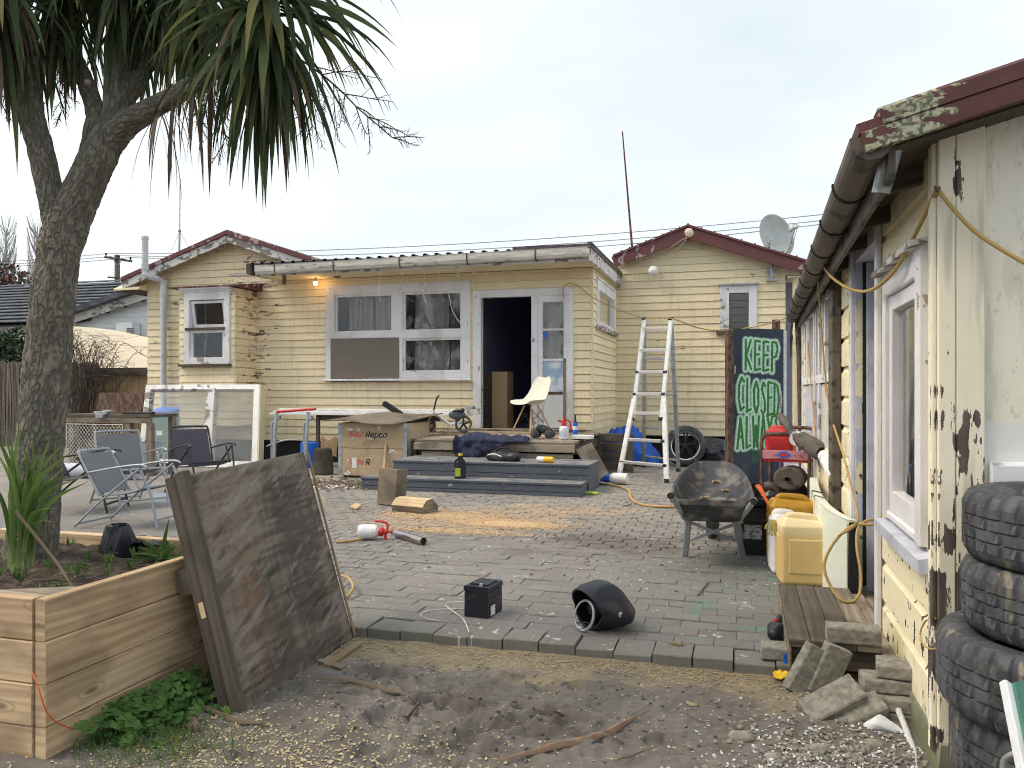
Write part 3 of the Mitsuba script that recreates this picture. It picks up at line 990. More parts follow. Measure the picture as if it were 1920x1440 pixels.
# boxed eaves of the left gable
add('eave_box', extr([(0, 0), (.24, 0), (.24, .03), (0, .14)], (XL - .5, YF - .02, eaveZ), (XL + .02, YF - .02, eaveZ)), 'board', house)
add('eave_box', box(XL - .5, XL, 11.36, 15, eaveZ - .012, eaveZ, 0), 'wood_dark', house)

# --- big window of the middle
Wn = add('window', [box(win[0], win[0] + .16, YF - .045, YF + .06, win[2] + .04, win[3]), box(win[1] - .14, win[1], YF - .045, YF + .06, win[2] + .04, win[3]),
                    box(win[0] + .16, win[1] - .14, YF - .045, YF + .06, win[3] - .15, win[3]), box(win[0] + .16, win[1] - .14, YF - .043, YF + .06, win[2] + .04, win[2] + .13),
                    box(-5.342, -5.166, YF - .05, YF + .06, win[2] + .13, win[3] - .15)], 'white_paint', house, label='wide white four-light window with its lower left pane boarded over')
mxa, mxb = -5.342, -5.166
tz0, tz1 = 2.011, 2.096
add('transom', [box(win[0] + .16, mxa, YF - .048, YF + .06, tz0 - .01, tz1 + .01), box(mxb, win[1] - .14, YF - .048, YF + .06, tz0 - .01, tz1 + .01)], 'white_paint', Wn)
add('sill', extr([(0, 0), (.09, 0), (.09, .022), (0, .04)], (win[0] - .04, YF - .02, win[2]), (win[1] + .02, YF - .02, win[2])), 'white_paint', Wn)
for x0, x1, q0, q1 in ((win[0] + .16, mxa, tz1 + .01, win[3] - .15), (mxb, win[1] - .14, tz1 + .01, win[3] - .15), (mxb, win[1] - .14, win[2] + .13, tz0 - .01)):
    add('sash', [box(x0, x0 + .035, YF - .02, YF + .02, q0, q1), box(x1 - .035, x1, YF - .02, YF + .02, q0, q1), box(x0 + .035, x1 - .035, YF - .02, YF + .02, q1 - .035, q1), box(x0 + .035, x1 - .035, YF - .02, YF + .02, q0, q0 + .035)], 'white_paint', Wn)
    add('pane', grid([[(x0 + .03, YF, q0 + .03), (x0 + .03, YF, q1 - .03)], [(x1 - .03, YF, q0 + .03), (x1 - .03, YF, q1 - .03)]]), 'pane_glass', Wn)
bx0, bx1, bz0, bz1 = -6.429, -5.226, 1.313, 2.018
add('cover_board', box(bx0, bx1, YF - .066, YF - .051, bz0, bz1, .004), 'grey_board', Wn, label='grey-brown board nailed over the lower left pane')


def curtain(x0, x1, z0, z1, y, n=9, amp=.03, seed=0, swag=0.0):
    U = np.linspace(0, 1, 60)
    V = np.linspace(0, 1, 24)
    P = np.zeros((60, 24, 3))
    for i, u in enumerate(U):
        for j, t in enumerate(V):
            q = meshkit.noise(A((u * n, t * 2.2, seed)), 3)
            w = meshkit.noise(A((u * 3, t * 9, seed + 5)), 4)
            P[i, j] = (x0 + (x1 - x0) * u + (t - .5) * .06 * (q - .5), y + amp * math.sin(u * n * 6.28 + 2 * q) + swag * (w - .5), z0 + (z1 - z0) * t)
    return grid(P, .004)


add('curtain', curtain(win[0] + .32, mxa - .42, tz1 - .1, win[3] - .08, YF + .14, 5, .03, 1), 'curtain', Wn, smooth=True)
add('curtain', curtain(mxa - .40, mxa + .02, tz1 - .3, win[3] - .08, YF + .16, 4, .02, 2), 'curtain', Wn, smooth=True)
add('curtain', curtain(mxb + .12, mxb + .72, win[2] + .16, win[3] - .1, YF + .14, 3.2, .022, 3, .05), 'curtain', Wn, smooth=True)
add('curtain', curtain(mxb + .74, win[1] - .25, win[2] + .16, win[3] - .1, YF + .15, 4, .025, 4), 'curtain', Wn, smooth=True)

# --- doorway with sidelight
Dr = add('doorway', [box(dor[0], -3.859, YF - .04, YF + .08, .53, dor[3] - .115), box(dor[0], dor[1], YF - .04, YF + .08, dor[3] - .115, dor[3]),
                     box(-2.485, dor[1], YF - .04, YF + .08, .53, dor[3] - .115), box(-3.057, -2.957, YF - .035, YF + .08, .55, dor[3] - .115)], 'white_paint', house, label='white-framed open doorway with a narrow sidelight')
add('threshold', box(dor[0], dor[1], YF - .12, YF + .1, .515, .555), 'wood_grey', Dr)
l0, l1 = -2.957, -2.485
pz = (0.603, 1.134, 1.632, 2.09, dor[3] - .115)
sl = add('sidelight', [box(l0, l0 + .075, YF - .02, YF + .02, pz[0], pz[4]), box(l1 - .075, l1, YF - .02, YF + .02, pz[0], pz[4]), box(l0 + .075, l1 - .075, YF - .02, YF + .02, pz[4] - .10, pz[4]),
                       box(l0 + .075, l1 - .075, YF - .02, YF + .02, pz[3] - .015, pz[3] + .015), box(l0 + .075, l1 - .075, YF - .02, YF + .02, pz[2] - .018, pz[2] + .018),
                       box(l0 + .075, l1 - .075, YF - .02, YF + .02, pz[0], pz[0] + .03)], 'white_paint', Dr)
add('pane', grid([[(l0 + .07, YF, pz[2]), (l0 + .07, YF, pz[4] - .08)], [(l1 - .07, YF, pz[2]), (l1 - .07, YF, pz[4] - .08)]]), 'pane_glass', Dr)
mat('faded_blue', lambda p, n, uv: mix((0.62, 0.66, 0.70), (0.28, 0.40, 0.52), smoothstep(0.4, 0.75, fbm(p.x * 9, p.z * 9, 4.0) + .35 * (p.z - 1.1))), 0.6)
add('panel', box(l0 + .075, l1 - .075, YF - .008, YF + .008, pz[1] + .02, pz[2] - .018), 'faded_blue', Dr, label='faded blue-white panel in the sidelight')
add('panel', box(l0 + .075, l1 - .075, YF - .006, YF + .01, pz[0] + .03, pz[1] - .02), 'neighbour_white', Dr)
add('rail', box(l0 + .075, l1 - .075, YF - .018, YF + .02, pz[1] - .02, pz[1] + .02), 'rust', Dr)
add('rotten_stile', box(l1 - .08, l1 - .035, YF - .026, YF - .02, pz[0] + .03, pz[2] + .02), 'wood_grey', Dr)
add('sticker', lathe([(0, 0), (.045, 0), (.045, .002), (0, .002)], 20, frame((-2.861, 11.565, 2.02), (1, 0, 0), (0, 0, 1), (0, -1, 0))), 'blue_plastic', Dr, smooth=30)
add('latch', lathe([(0, .05), (.02, .05), (.024, .04), (.012, .03), (.012, 0), (.028, 0)], 12, frame((-3.03, 11.54, 1.941), (1, 0, 0), (0, 0, 1), (0, -1, 0))), 'galv', Dr, smooth=30)
add('curtain', curtain(l0 + .05, l1 - .05, pz[2], pz[4] - .06, YF + .1, 2.0, .012, 8, .05), 'curtain', Dr, smooth=True)
cb = thing('cardboard_box', 'tall brown cardboard box standing just inside the open doorway', 'box')
bx = add('carton', box(-3.828, -3.571, 12.0, 12.35, .53, 1.473), 'cardboard', cb)
cb2 = thing('cardboard_box', 'darker flattened carton beside the tall box in the doorway', 'box')
add('carton', box(-4.032, -3.869, 12.1, 12.3, .53, 1.451), 'wood_dark', cb2)

# --- bay window of the left wing
BY = 11.005
bay = add('bay_window', [box(bay0, bay1, BY, YF - .03, .60, .63, 0)], 'wood_dark', house, label='projecting window bay with peeling boards and a small red hood')
bw = (-8.816, -7.948, 1.576, 2.777)
boards(bay, (bay0, BY, 0), (1, 0, 0), bay1 - bay0, .60, 2.84, .119, [(bw[0] - bay0 + .05, bw[1] - bay0 - .05, bw[2] + .02, bw[3] - .02)], depth=.024)
boards(bay, (bay1, BY, 0), (0, 1, 0), YF - BY - .02, .60, 2.84, .119, depth=.024)
add('lining', [box(bay0 + .02, bay1 - .02, BY + .012, BY + .04, .62, bw[2] + .05, 0), box(bay1 - .05, bay1 - .012, BY + .04, YF, .62, 2.84, 0), box(bay0 + .012, bay0 + .05, BY + .04, YF, .62, 2.84, 0),
               box(bw[1] - .06, bay1 - .05, BY + .012, BY + .04, .62, 2.84, 0), box(bay0 + .05, bw[0] + .06, BY + .012, BY + .04, .62, 2.84, 0), box(bw[0] + .06, bw[1] - .06, BY + .012, BY + .04, bw[3] - .04, 2.84, 0)], 'black', bay)
bf = add('frame', [box(bw[0], bw[0] + .10, BY - .05, BY + .05, bw[2] + .03, bw[3]), box(bw[1] - .10, bw[1], BY - .05, BY + .05, bw[2] + .03, bw[3]), box(bw[0] + .10, bw[1] - .10, BY - .05, BY + .05, bw[3] - .12, bw[3]),
                   box(bw[0] + .10, bw[1] - .10, BY - .045, BY + .05, bw[2] + .03, bw[2] + .14)], 'white_paint', bay)
mz = 2.177
add('rail', box(bw[0] + .04, bw[1] - .08, BY - .075, BY - .05, mz - .02, mz + .025), 'wood_dark', bay)
add('rail', box(bw[0] + .10, bw[1] - .10, BY - .04, BY + .03, mz - .06, mz - .02), 'white_paint', bay)
add('sash', [box(bw[0] + .10, bw[0] + .15, BY - .02, BY + .02, bw[2] + .14, mz - .06), box(bw[1] - .15, bw[1] - .10, BY - .02, BY + .02, bw[2] + .14, mz - .06)], 'white_paint', bay)
add('pane', grid([[(bw[0] + .12, BY, bw[2] + .13), (bw[0] + .12, BY, mz - .05)], [(bw[1] - .12, BY, bw[2] + .13), (bw[1] - .12, BY, mz - .05)]]), 'pane_glass', bay)
# top sash pushed open at the bottom
tx0, tx1, tzb, tzt = bw[0] + .11, bw[1] - .11, mz + .03, bw[3] - .13
osh = RX(math.radians(9), (0, BY, tzt))
fl = lambda x0, x1, a, b: xf(box(x0, x1, -.02, .02, a - tzt, b - tzt), osh)
add('sash', [fl(tx0, tx0 + .05, tzb, tzt), fl(tx1 - .05, tx1, tzb, tzt), fl(tx0 + .05, tx1 - .05, tzt - .045, tzt), fl(tx0 + .05, tx1 - .05, tzb, tzb + .05)], 'white_paint', bay, label='top sash pushed open')
add('pane', xf(grid([[(tx0 + .04, 0, tzb - tzt + .04), (tx0 + .04, 0, -.04)], [(tx1 - .04, 0, tzb - tzt + .04), (tx1 - .04, 0, -.04)]]), osh), 'pane_glass', bay)
add('blind', curtain(tx0 - .02, tx1 - .16, mz + .05, tzt, YF + .03, 1, .004, 3), 'interior_lilac', bay, smooth=True)
add('sill', box(bw[0] - .07, bw[1] + .03, BY - .11, BY + .02, bw[2] - .01, bw[2] + .03), 'wood_dark', bay)
add('cornice', extr([(0, 0), (.05, 0), (.06, .03), (.11, .05), (.115, .07), (0, .07)], (bw[0] - .05, BY - .01, bw[3]), (bw[1] + .05, BY - .01, bw[3])), 'white_paint', bay)
add('hood', cat_([extr([(0, 0), (YF - BY + .13, 0), (YF - BY + .13, .022), (0, .13)], (bay0 - .14, YF - .01, bw[3] + .075), (bay1 + .14, YF - .01, bw[3] + .075))]), 'roof_red', bay)

# --- window in the side wall of the middle, louvre window of the right wing
Sw = add('window', [xf(box(0, .11, -.045, .05, 0, sz1 - sz0), frame((XC, sx0, sz0), (0, 1, 0), (-1, 0, 0), (0, 0, 1))), xf(box(sx1 - sx0 - .11, sx1 - sx0, -.045, .05, 0, sz1 - sz0), frame((XC, sx0, sz0), (0, 1, 0), (-1, 0, 0), (0, 0, 1))),
                    xf(box(.11, sx1 - sx0 - .11, -.045, .05, sz1 - sz0 - .15, sz1 - sz0), frame((XC, sx0, sz0), (0, 1, 0), (-1, 0, 0), (0, 0, 1))), xf(box(.11, sx1 - sx0 - .11, -.045, .05, 0, .07), frame((XC, sx0, sz0), (0, 1, 0), (-1, 0, 0), (0, 0, 1)))], 'white_paint', house, label='white-framed window in the short side wall by the door')
add('pane', grid([[(XC, sx0 + .1, sz0 + .06), (XC, sx1 - .1, sz0 + .06)], [(XC, sx0 + .1, sz1 - .14), (XC, sx1 - .1, sz1 - .14)]]), 'pane_glass', Sw)
add('blind', box(XC - .1, XC - .09, sx0 + .1, sx1 - .1, sz0 + .05, sz1 - .1, 0), 'tarp_cream', Sw)
add('sill', box(XC - .01, XC + .09, sx0 - .06, sx1 + .06, sz0 - .06, sz0), 'peeling', Sw)
add('head_board', box(XC, XC + .06, sx0 - .03, sx1 + .03, sz1, sz1 + .03), 'white_paint', Sw)
Lw = add('window', [box(wl[0], wl[0] + .15, YR - .05, YR + .06, wl[2] + .03, wl[3]), box(wl[1] - .13, wl[1], YR - .05, YR + .06, wl[2] + .03, wl[3]), box(wl[0] + .15, wl[1] - .13, YR - .05, YR + .06, wl[3] - .13, wl[3])], 'white_paint', house, label='narrow louvre window with a flaking white frame')
add('sill', box(wl[0] - .06, wl[1] + .04, YR - .12, YR + .05, wl[2] - .05, wl[2] + .03), 'wood_dark', Lw)
add('head_board', box(wl[0] - .03, wl[1] + .03, YR - .09, YR, wl[3], wl[3] + .03), 'galv', Lw)
nl = 5
for i in range(nl):
    z0 = wl[2] + .03 + (wl[3] - .13 - wl[2] - .03) * i / nl
    hh = (wl[3] - .13 - wl[2] - .03) / nl
    add('louvre', xf(box(wl[0] + .16, wl[1] - .14, -.004, .004, 0, hh * .95, 0), RX(math.radians(16), (0, YR - .005, z0))), 'frosted', Lw)
add('lining', box(wl[0] + .15, wl[1] - .13, YR + .07, YR + .09, wl[2], wl[3], 0), 'black', Lw)

# --- vent pipe up the left wing
vx = (-9.647, 11.46, 2.401)
vt = (-9.797, 11.44, 3.777)
add('vent_pipe', cat_([tube(spline([(vx[0], 11.47, .1), (vx[0], 11.47, 1.4), (vx[0], 11.47, 2.95), (vx[0], 11.46, 3.03), (vx[0] - .03, 11.4, 3.10), (vt[0] + .03, 11.22, 3.14), (vt[0], 11.2, 3.20), (vt[0], 11.2, 3.3), (vt[0], 11.2, vt[2])], 90), .052, 14),
                       lathe([(.053, 0), (.062, 0), (.062, .07), (.053, .07)], 14, TR(vx[0], 11.47, 2.82)), lathe([(.053, 0), (.06, 0), (.06, .06), (.053, .06)], 14, TR(vx[0], 11.47, 1.75)),
                       lathe([(.053, 0), (.065, 0), (.065, .10), (.053, .10)], 14, TR(vt[0], 11.2, 3.24)), lathe([(.060, 0), (.060, .05), (.03, .075), (0, .08)], 14, TR(vt[0], 11.2, vt[2] - .02))]), 'pipe_grey', house, smooth=45)


# ------------------------------------------------------------------ the shed along the right
XS = 0.62
shed = thing('garden_shed', 'pale yellow weatherboard shed with lilac door, dark gutter and flaking corner, along the right', 'shed')
SF, SN = 8.55, 2.76
sh = lambda y0, y1, z0, z1: (SF - y1, SF - y0, z0, z1)
swin = (2.90, 3.64, 0.60, 1.645)
sdor = (3.80, 4.70, 0.0, 1.93)
fwin = (5.55, 8.3, 0.75, 1.90)
boards(shed, (XS, SF, 0), (0, -1, 0), SF - SN - .0, .06, 2.015, .178, [sh(swin[0] + .06, swin[1] - .05, swin[2] + .03, swin[3] - .03), sh(sdor[0] + .07, sdor[1] - .05, -.2, sdor[3] - .02), sh(fwin[0] + .05, fwin[1] - .05, fwin[2] + .02, fwin[3])],
       mat_='shed_paint', rust=True, gap=.004)
add('wall_lining', [box(XS + .013, XS + .04, SN + .03, swin[0] + .07, .1, 2.1, 0), box(XS + .013, XS + .04, swin[1] - .06, sdor[0] + .08, .1, 2.1, 0), box(XS + .013, XS + .04, sdor[1] - .06, fwin[0] + .06, .1, 2.1, 0),
                    box(XS + .013, XS + .04, swin[0] + .07, swin[1] - .06, .1, swin[2] + .04, 0), box(XS + .013, XS + .04, swin[0] + .07, swin[1] - .06, swin[3] - .04, 2.1, 0),
                    box(XS + .013, XS + .04, fwin[0] + .06, SF, .1, fwin[2] + .03, 0), box(XS + .013, XS + .04, sdor[0] + .08, sdor[1] - .06, sdor[3], 2.1, 0)], 'black', shed)
add('foundation', extr([(-.05, -.35), (.06, -.35), (.028, .058), (-.05, .058)], (XS, 5.0, 0), (XS, SN - .05, 0)), 'concrete', shed)
add('floor', box(XS + .05, 4, SN + .1, SF, .0, .03, 0), 'wood_dark', shed)
add('back_wall', [box(3.4, 3.45, SN + .1, SF, 0, 3.0, 0), box(XS, 3.4, SF, SF + .05, .05, 2.05, 0), box(XS + .3, 3.4, 4.75, 4.8, .05, 2.3, 0)], 'interior', shed)
# gable end: corner boards, sheet, plaster footing
add('corner_board', box(XS - .03, XS + .018, SN - .028, SN + .08, -.05, 1.97), 'corner_paint', shed)
add('corner_board', box(XS + .0205, XS + .0995, SN - .026, SN + .0, -.1, 1.985), 'corner_paint', shed, label='wide corner board flaking to black rot')
add('cover_strip', box(XS - .045, XS - .031, SN - .008, SN + .045, .02, 2.0), 'corner_paint', shed)
add('gable_sheet', poly_plate([(XS + .1005, -.1), (3.45, -.1), (3.45, 2.70), (XS + .1005, 1.985)], frame((0, SN + .03, 0), (1, 0, 0), (0, 0, 1), (0, -1, 0)), .03), 'fibro', shed)
ft = box(.736, 3.4, SN - .045, SN - .002, -.12, .935, .010)
add('plaster_footing', rough(dense(ft, .05), .006, 9.0, 3), 'neighbour_white', shed, smooth=50)
add('batten', beam((XS + .3, SN - .016, 2.0), (XS + 1.4, SN - .016, 2.28), .02, .06), 'corner_paint', shed)
# window of the near wall
ws = add('window', [box(XS - .05, XS + .05, swin[0], swin[0] + .085, swin[2] + .035, swin[3]), box(XS - .05, XS + .05, swin[1] - .075, swin[1], swin[2] + .035, swin[3]), box(XS - .048, XS + .05, swin[0] + .085, swin[1] - .075, swin[3] - .10, swin[3]),
                    box(XS - .046, XS + .05, swin[0] + .085, swin[1] - .075, swin[2] + .035, swin[2] + .06)], 'white_paint', shed, label='white sash window of the shed with a broken lower pane')
sa = (swin[0] + .088, swin[1] - .078, swin[2] + .062, swin[3] - .105)
add('sash', [box(XS - .034, XS + .012, sa[0], sa[0] + .055, sa[2], sa[3]), box(XS - .034, XS + .012, sa[1] - .055, sa[1], sa[2], sa[3]), box(XS - .032, XS + .012, sa[0] + .055, sa[1] - .055, sa[3] - .06, sa[3]), box(XS - .032, XS + .012, sa[0] + .055, sa[1] - .055, sa[2], sa[2] + .085)], 'white_paint', ws)
g0, g1, g2, g3 = sa[0] + .05, sa[1] - .05, sa[2] + .08, sa[3] - .055
W, Hh = g1 - g0, g3 - g2
pts = [(0, 0), (W * .30, 0), (W * .36, .10), (W * .45, .05), (W * .62, .21), (W * .80, .27), (W, .36), (W, Hh), (0, Hh)]
pm = frame((XS - .005, g1, g2), (0, -1, 0), (0, 0, 1), (-1, 0, 0))
pv = sg.Polygon(pts)
tv, tf = trimesh.creation.triangulate_polygon(pv, engine='earcut')
add('pane', xf((np.hstack([tv, np.zeros((len(tv), 1))]), tf, None), pm), 'pane_glass', ws, label='broken pane with a jagged lower edge')
add('reveal', [box(XS + .052, XS + .12, swin[0] + .06, swin[0] + .085, swin[2], swin[3]), box(XS + .052, XS + .12, swin[1] - .06, swin[1] - .04, swin[2], swin[3])], 'white_paint', ws)
add('head_flashing', extr([(-.02, 0), (.085, -.012), (.088, .006), (-.02, .022)], (XS, swin[1] + .04, swin[3] + .002), (XS, swin[0] - .03, swin[3] + .002)), 'peeling', ws)
add('sill', extr([(0, 0), (.052, -.006), (.055, .04), (0, .05)], (XS - .02, swin[1] + .02, swin[2] - .03), (XS - .02, swin[0] - .10, swin[2] - .03)), 'lilac_paint', ws)
# door
add('door', box(XS + .075, XS + .11, sdor[0] + .075, sdor[1] - .055, .10, sdor[3] - .1), 'lilac_paint', shed, label='closed lilac-grey door of the shed, rotten at the foot')
add('jamb', box(XS - .025, XS + .115, sdor[1] - .05, sdor[1], -.02, sdor[3]), 'lilac_paint', shed)
add('jamb', box(XS - .025, XS + .115, sdor[0] + .035, sdor[0] + .07, -.02, sdor[3]), 'lilac_paint', shed)
add('jamb', box(XS - .025, XS + .115, sdor[0] + .07, sdor[1] - .05, sdor[3] - .075, sdor[3]), 'lilac_paint', shed)
add('casing', box(XS - .045, XS - .0255, sdor[0], sdor[0] + .075, -.02, sdor[3] + .07), 'white_paint', shed)
add('casing', box(XS - .045, XS - .0255, sdor[1] - .035, sdor[1] + .05, .06, sdor[3] + .07), 'white_paint', shed)
add('stop', box(XS + .03, XS + .074, sdor[1] - .075, sdor[1] - .051, .02, sdor[3] - .08), 'lilac_paint', shed)
add('latch', box(XS + .01, XS + .02, sdor[1] - .054, sdor[1] - .047, 1.03, 1.09), 'black', shed)
add('door_sill', box(XS - .10, XS + .12, sdor[0] - .02, sdor[1] + .04, -.04, .075), 'wood_grey', shed)
# far half: long window with sheets below, dark post
for y0 in (5.58, 6.30, 7.05, 7.78):
    y1 = y0 + .62
    w = add('window', [box(XS - .04, XS + .04, y0, y0 + .06, 1.22, 1.88), box(XS - .04, XS + .04, y1 - .06, y1, 1.22, 1.88), box(XS - .038, XS + .04, y0 + .06, y1 - .06, 1.82, 1.88), box(XS - .038, XS + .04, y0 + .06, y1 - .06, 1.22, 1.28)], 'white_paint', shed)
    add('pane', grid([[(XS, y0 + .05, 1.27), (XS, y1 - .05, 1.27)], [(XS, y0 + .05, 1.83), (XS, y1 - .05, 1.83)]]), 'pane_glass', w)
mat('scrawl', lambda p, n, uv: mix(mix((0.58, 0.57, 0.52), (0.36, 0.35, 0.31), fbm(p.y * 4, p.z * 5, 2.0)), (0.62, 0.06, 0.09), smoothstep(0.52, 0.6, fbm(p.y * 5.0, p.z * 2.6, 4.0) - .45 * dr.abs(p.y - 6.0 - (p.z - .95)) + .12)), 0.7)
add('wall_sheet', box(XS - .02, XS - .005, 5.6, 6.55, .32, 1.21), 'scrawl', shed, label='pale wall sheet with a red smear under the far window')
add('wall_sheet', box(XS - .02, XS - .005, 6.56, 8.5, .30, 1.21), 'lilac_paint', shed)
add('stud', box(XS - .075, XS - .026, 5.28, 5.52, .38, 1.93), 'gutter_dark', shed, label='dark post standing proud of the shed wall')
for y in (6.6, 7.0, 8.35):
    add('cover_batten', box(XS - .04, XS - .0205, y, y + .07, .3, 1.9), 'white_paint', shed)
# roof, eaves, gutter
E0, E1 = A((.354, 2.60, 1.93)), A((.49, 8.75, 1.95))
UP = lambda p, w: p + A((w, 0, w * .27))
rfs = add('roof', grid([[UP(E0 + (0, -.02, .035), -.02), UP(E1 + (0, 0, .035), -.02)], [UP(E0 + (0, -.02, .035), 1.7), UP(E1 + (0, 0, .035), 1.7)], [UP(E0 + (0, -.02, .035), 3.2), UP(E1 + (0, 0, .035), 3.1)]], .03), 'roof_red', shed)
add('soffit', grid([[UP(E0 + (.0, .03, -.06), .06), UP(E0 + (.0, .03, -.06), .5)], [UP(E1 + (0, 0, -.06), .06), UP(E1 + (0, 0, -.06), .4)]], .01), 'wood_dark', rfs)
for i in range(9):
    y = 3.0 + i * .62
    t = (y - 2.6) / 6.15
    e = E0 + (E1 - E0) * t
    add('rafter', beam(UP(e + (0, 0, -.085), .10), UP(e + (0, 0, -.085), .55), .04, .085), 'wood_dark', rfs)
add('fascia', beam(E0 + (.085, .02, -.06), E1 + (.085, 0, -.06), .02, .15), 'gutter_dark', rfs)
bg0, bg1 = E0 + (.0, 0, -.013), UP(E0 + (0, 0, -.013), 2.9)
add('barge_board', beam(bg0 + (.0, -.016, -.015), bg1 + (0, -.016, -.015), .022, .062, .003), 'barge_lichen', rfs)
add('barge_flashing', extr([(-.075, .0), (.025, 0), (.025, .045), (.012, .056), (-.075, .056)], UP(E0 + (0, -.005, .006), .055), UP(E0 + (0, -.005, .006), 2.9)), 'barge_lichen', rfs, label='red roof flashing crusted with lichen at its end')
add('roof_edge', extr([(-.05, 0), (.016, 0), (.016, .028), (-.05, .034)], UP(E0 + (0, 0, .004), 0), UP(E0 + (0, 0, .004), .07)), 'gutter_dark', rfs)
gpr = [(math.cos(a) * .062, math.sin(a) * .066) for a in np.linspace(PI * .98, PI * 2.05, 12)]
gpr = gpr + [(x * .90, z * .90) for x, z in gpr[::-1]]
o = A((.025, 0, -.012))
gt = add('gutter', extr(gpr, E0 + o + (0, -.0, 0), E1 + o, up=(0, 0, 1)), 'gutter_dark', rfs)
for i in range(9):
    t = .09 + i * .105
    e = E0 + o + (E1 - E0) * t
    add('gutter_bracket', extr([(x * 1.10, z * 1.10) for x, z in gpr[:12]] + [(x * 1.02, z * 1.02) for x, z in gpr[:12]][::-1], e, e + (0, .02, 0)), 'black', rfs)
add('gutter_end', extr([(x, z) for x, z in gpr[:12]], E0 + o + (0, -.008, 0), E0 + o + (0, -.001, 0)), 'gutter_dark', rfs)
add('downpipe_stub', xf(lathe([(.03, -.07), (.034, .07), (.028, .07), (.024, -.07)], 14), frame((0.44, 2.72, 1.849), unit((1, .3, -.1)), unit((0, 1, .2)), unit((.22, -.2, 1)))), 'galv', rfs, smooth=30)
# gutter downpipe at the far corner
add('downpipe', tube([(.56, 8.7, 1.9), (.58, 8.7, 1.5), (.60, 8.66, .2)], .03, 10), 'gutter_dark', rfs, smooth=40)

# hook and loose yellow cable at the near corner
hk = thing('cable', 'yellow-brown cable hung from a hook at the shed corner and drooping across the gable sheet', 'cable')
pk = (0.585, 2.725, 1.781)
add('lead', cat_([tube(spline([pk, (0.628, 2.7, 1.706), (0.691, 2.69, 1.627), (0.809, 2.66, 1.528), (1.05, 2.6, 1.35)], 40), .007, 6)]), 'rope', hk, smooth=True)
add('hook', tube(spline([(0.581, 2.74, 1.793), (0.583, 2.715, 1.773), (0.589, 2.71, 1.785)], 12), .004, 6), 'rust', hk, smooth=True)
cb_ = thing('cable', 'loop of yellow cable drooping from the gutter to the hook at the shed corner', 'cable')
add('lead', tube(spline([pk, (0.56, 2.925, 1.679), (0.54, 3.195, 1.594), (0.53, 3.694, 1.587), (0.5, 4.153, 1.658), (0.46, 4.603, 1.789), (0.44, 5.061, 1.967)], 60), .008, 6), 'rope', cb_, smooth=True)
c2 = thing('cable', 'thin yellow cable hanging down the shed wall in front of the far window', 'cable')
add('lead', tube(spline([(0.44, 5.203, 2.024), (0.5, 5.636, 1.774), (0.53, 5.636, 1.346), (0.55, 5.471, 1.029), (0.55, 4.801, 0.803), (0.53, 4.2, 0.637), (0.5, 3.856, 0.559), (.47, 4.3, .42)], 70), .006, 6), 'rope', c2, smooth=True)
c3 = thing('cable', 'thin pale cable running down beside the far end of the shed', 'cable')
add('lead', tube(spline([(0.56, 7.403, 1.597), (0.57, 7.088, 1.128), (0.57, 6.601, 0.669), (0.57, 6.177, 0.467)], 30), .006, 6), 'hose_tan', c3, smooth=True)
hs = thing('hose', 'stiff tan cable looped over the timber step by the shed door', 'hose')
Lp = [(0.671, 4.257, 0.543), (0.624, 4.264, 0.492), (0.539, 4.271, 0.482), (0.449, 4.244, 0.402), (0.396, 4.208, 0.286), (0.429, 4.166, 0.179), (0.484, 4.119, 0.134), (0.545, 4.168, 0.147), (0.575, 4.281, 0.228), (0.568, 4.383, 0.369), (0.591, 4.442, 0.456), (0.674, 4.518, 0.476), (0.711, 4.477, 0.415)]
add('lead', tube(spline(Lp, 110), .0075, 7), 'rope', hs, smooth=True)
wr = thing('wire_loop', 'loop of pale wire hanging from a nail low on the shed wall', 'wire')
add('loop', tube(spline([(0.585, 2.74, 0.441), (0.575, 2.839, 0.404), (0.565, 2.868, 0.351), (0.56, 2.765, 0.344), (0.575, 2.693, 0.362), (0.59, 2.714, 0.398)], 40), .003, 6), 'rope', wr, smooth=True)
add('nail', tube([(0.62, 2.957, 0.387), (0.57, 2.718, 0.449)], .003, 6), 'rust', wr, smooth=True)


# ------------------------------------------------------------------ planter and what grows in it
pl = thing('planter_box', 'raised planter box of new pine boards, four high, around the cabbage tree', 'planter')
PX0, PX1, PY0, PY1 = -3.55, -2.16, 2.02, 3.10
for i in range(4):
    z0, z1 = -.075 + i * .139, -.075 + (i + 1) * .139 - .0025
    j = lambda: R.uniform(-.002, .002)
    add('plank', box(PX0, PX1 - .05, PY0 + j(), PY0 + .042, z0, z1, .004), 'wood_new', pl)
    add('plank', box(PX1 - .042, PX1 + j(), PY0 + .006, PY1, z0, z1, .004), 'wood_new', pl)
    add('plank', box(PX0, PX1 - .045, PY1 - .042, PY1, z0, z1 - (.0 if i < 3 else .01), .004), 'wood_new', pl)
add('corner_post', box(PX1 - .14, PX1 - .045, PY0 + .045, PY0 + .14, -.07, .45), 'wood_new', pl)
add('corner_gusset', poly_plate([(0, 0), (-.30, 0), (0, .16)], frame((PX1 - .05, PY0 + .05, .452), (1, 0, 0), (0, 1, 0), (0, 0, 1)), .02), 'wood_grey', pl)
su, sv = np.meshgrid(np.linspace(PX0, PX1 - .044, 90), np.linspace(PY0 + .044, PY1 - .044, 80), indexing='ij')
sp = np.stack([su, sv, 0 * su], -1)
sz = .395 + .05 * (meshkit.fbm(sp * 4, 4, 2) - .5) + .03 * (meshkit.fbm(sp * 22, 3, 5) - .5) + .05 * np.exp(-((su + 3.02) / .3) ** 2 - ((sv - 2.8) / .3) ** 2)
add('soil', grid(np.stack([su, sv, sz], -1)), 'soil', pl, smooth=True)
tw = thing('twine', 'frayed orange twine trailing over the corner of the planter to the weeds', 'twine')
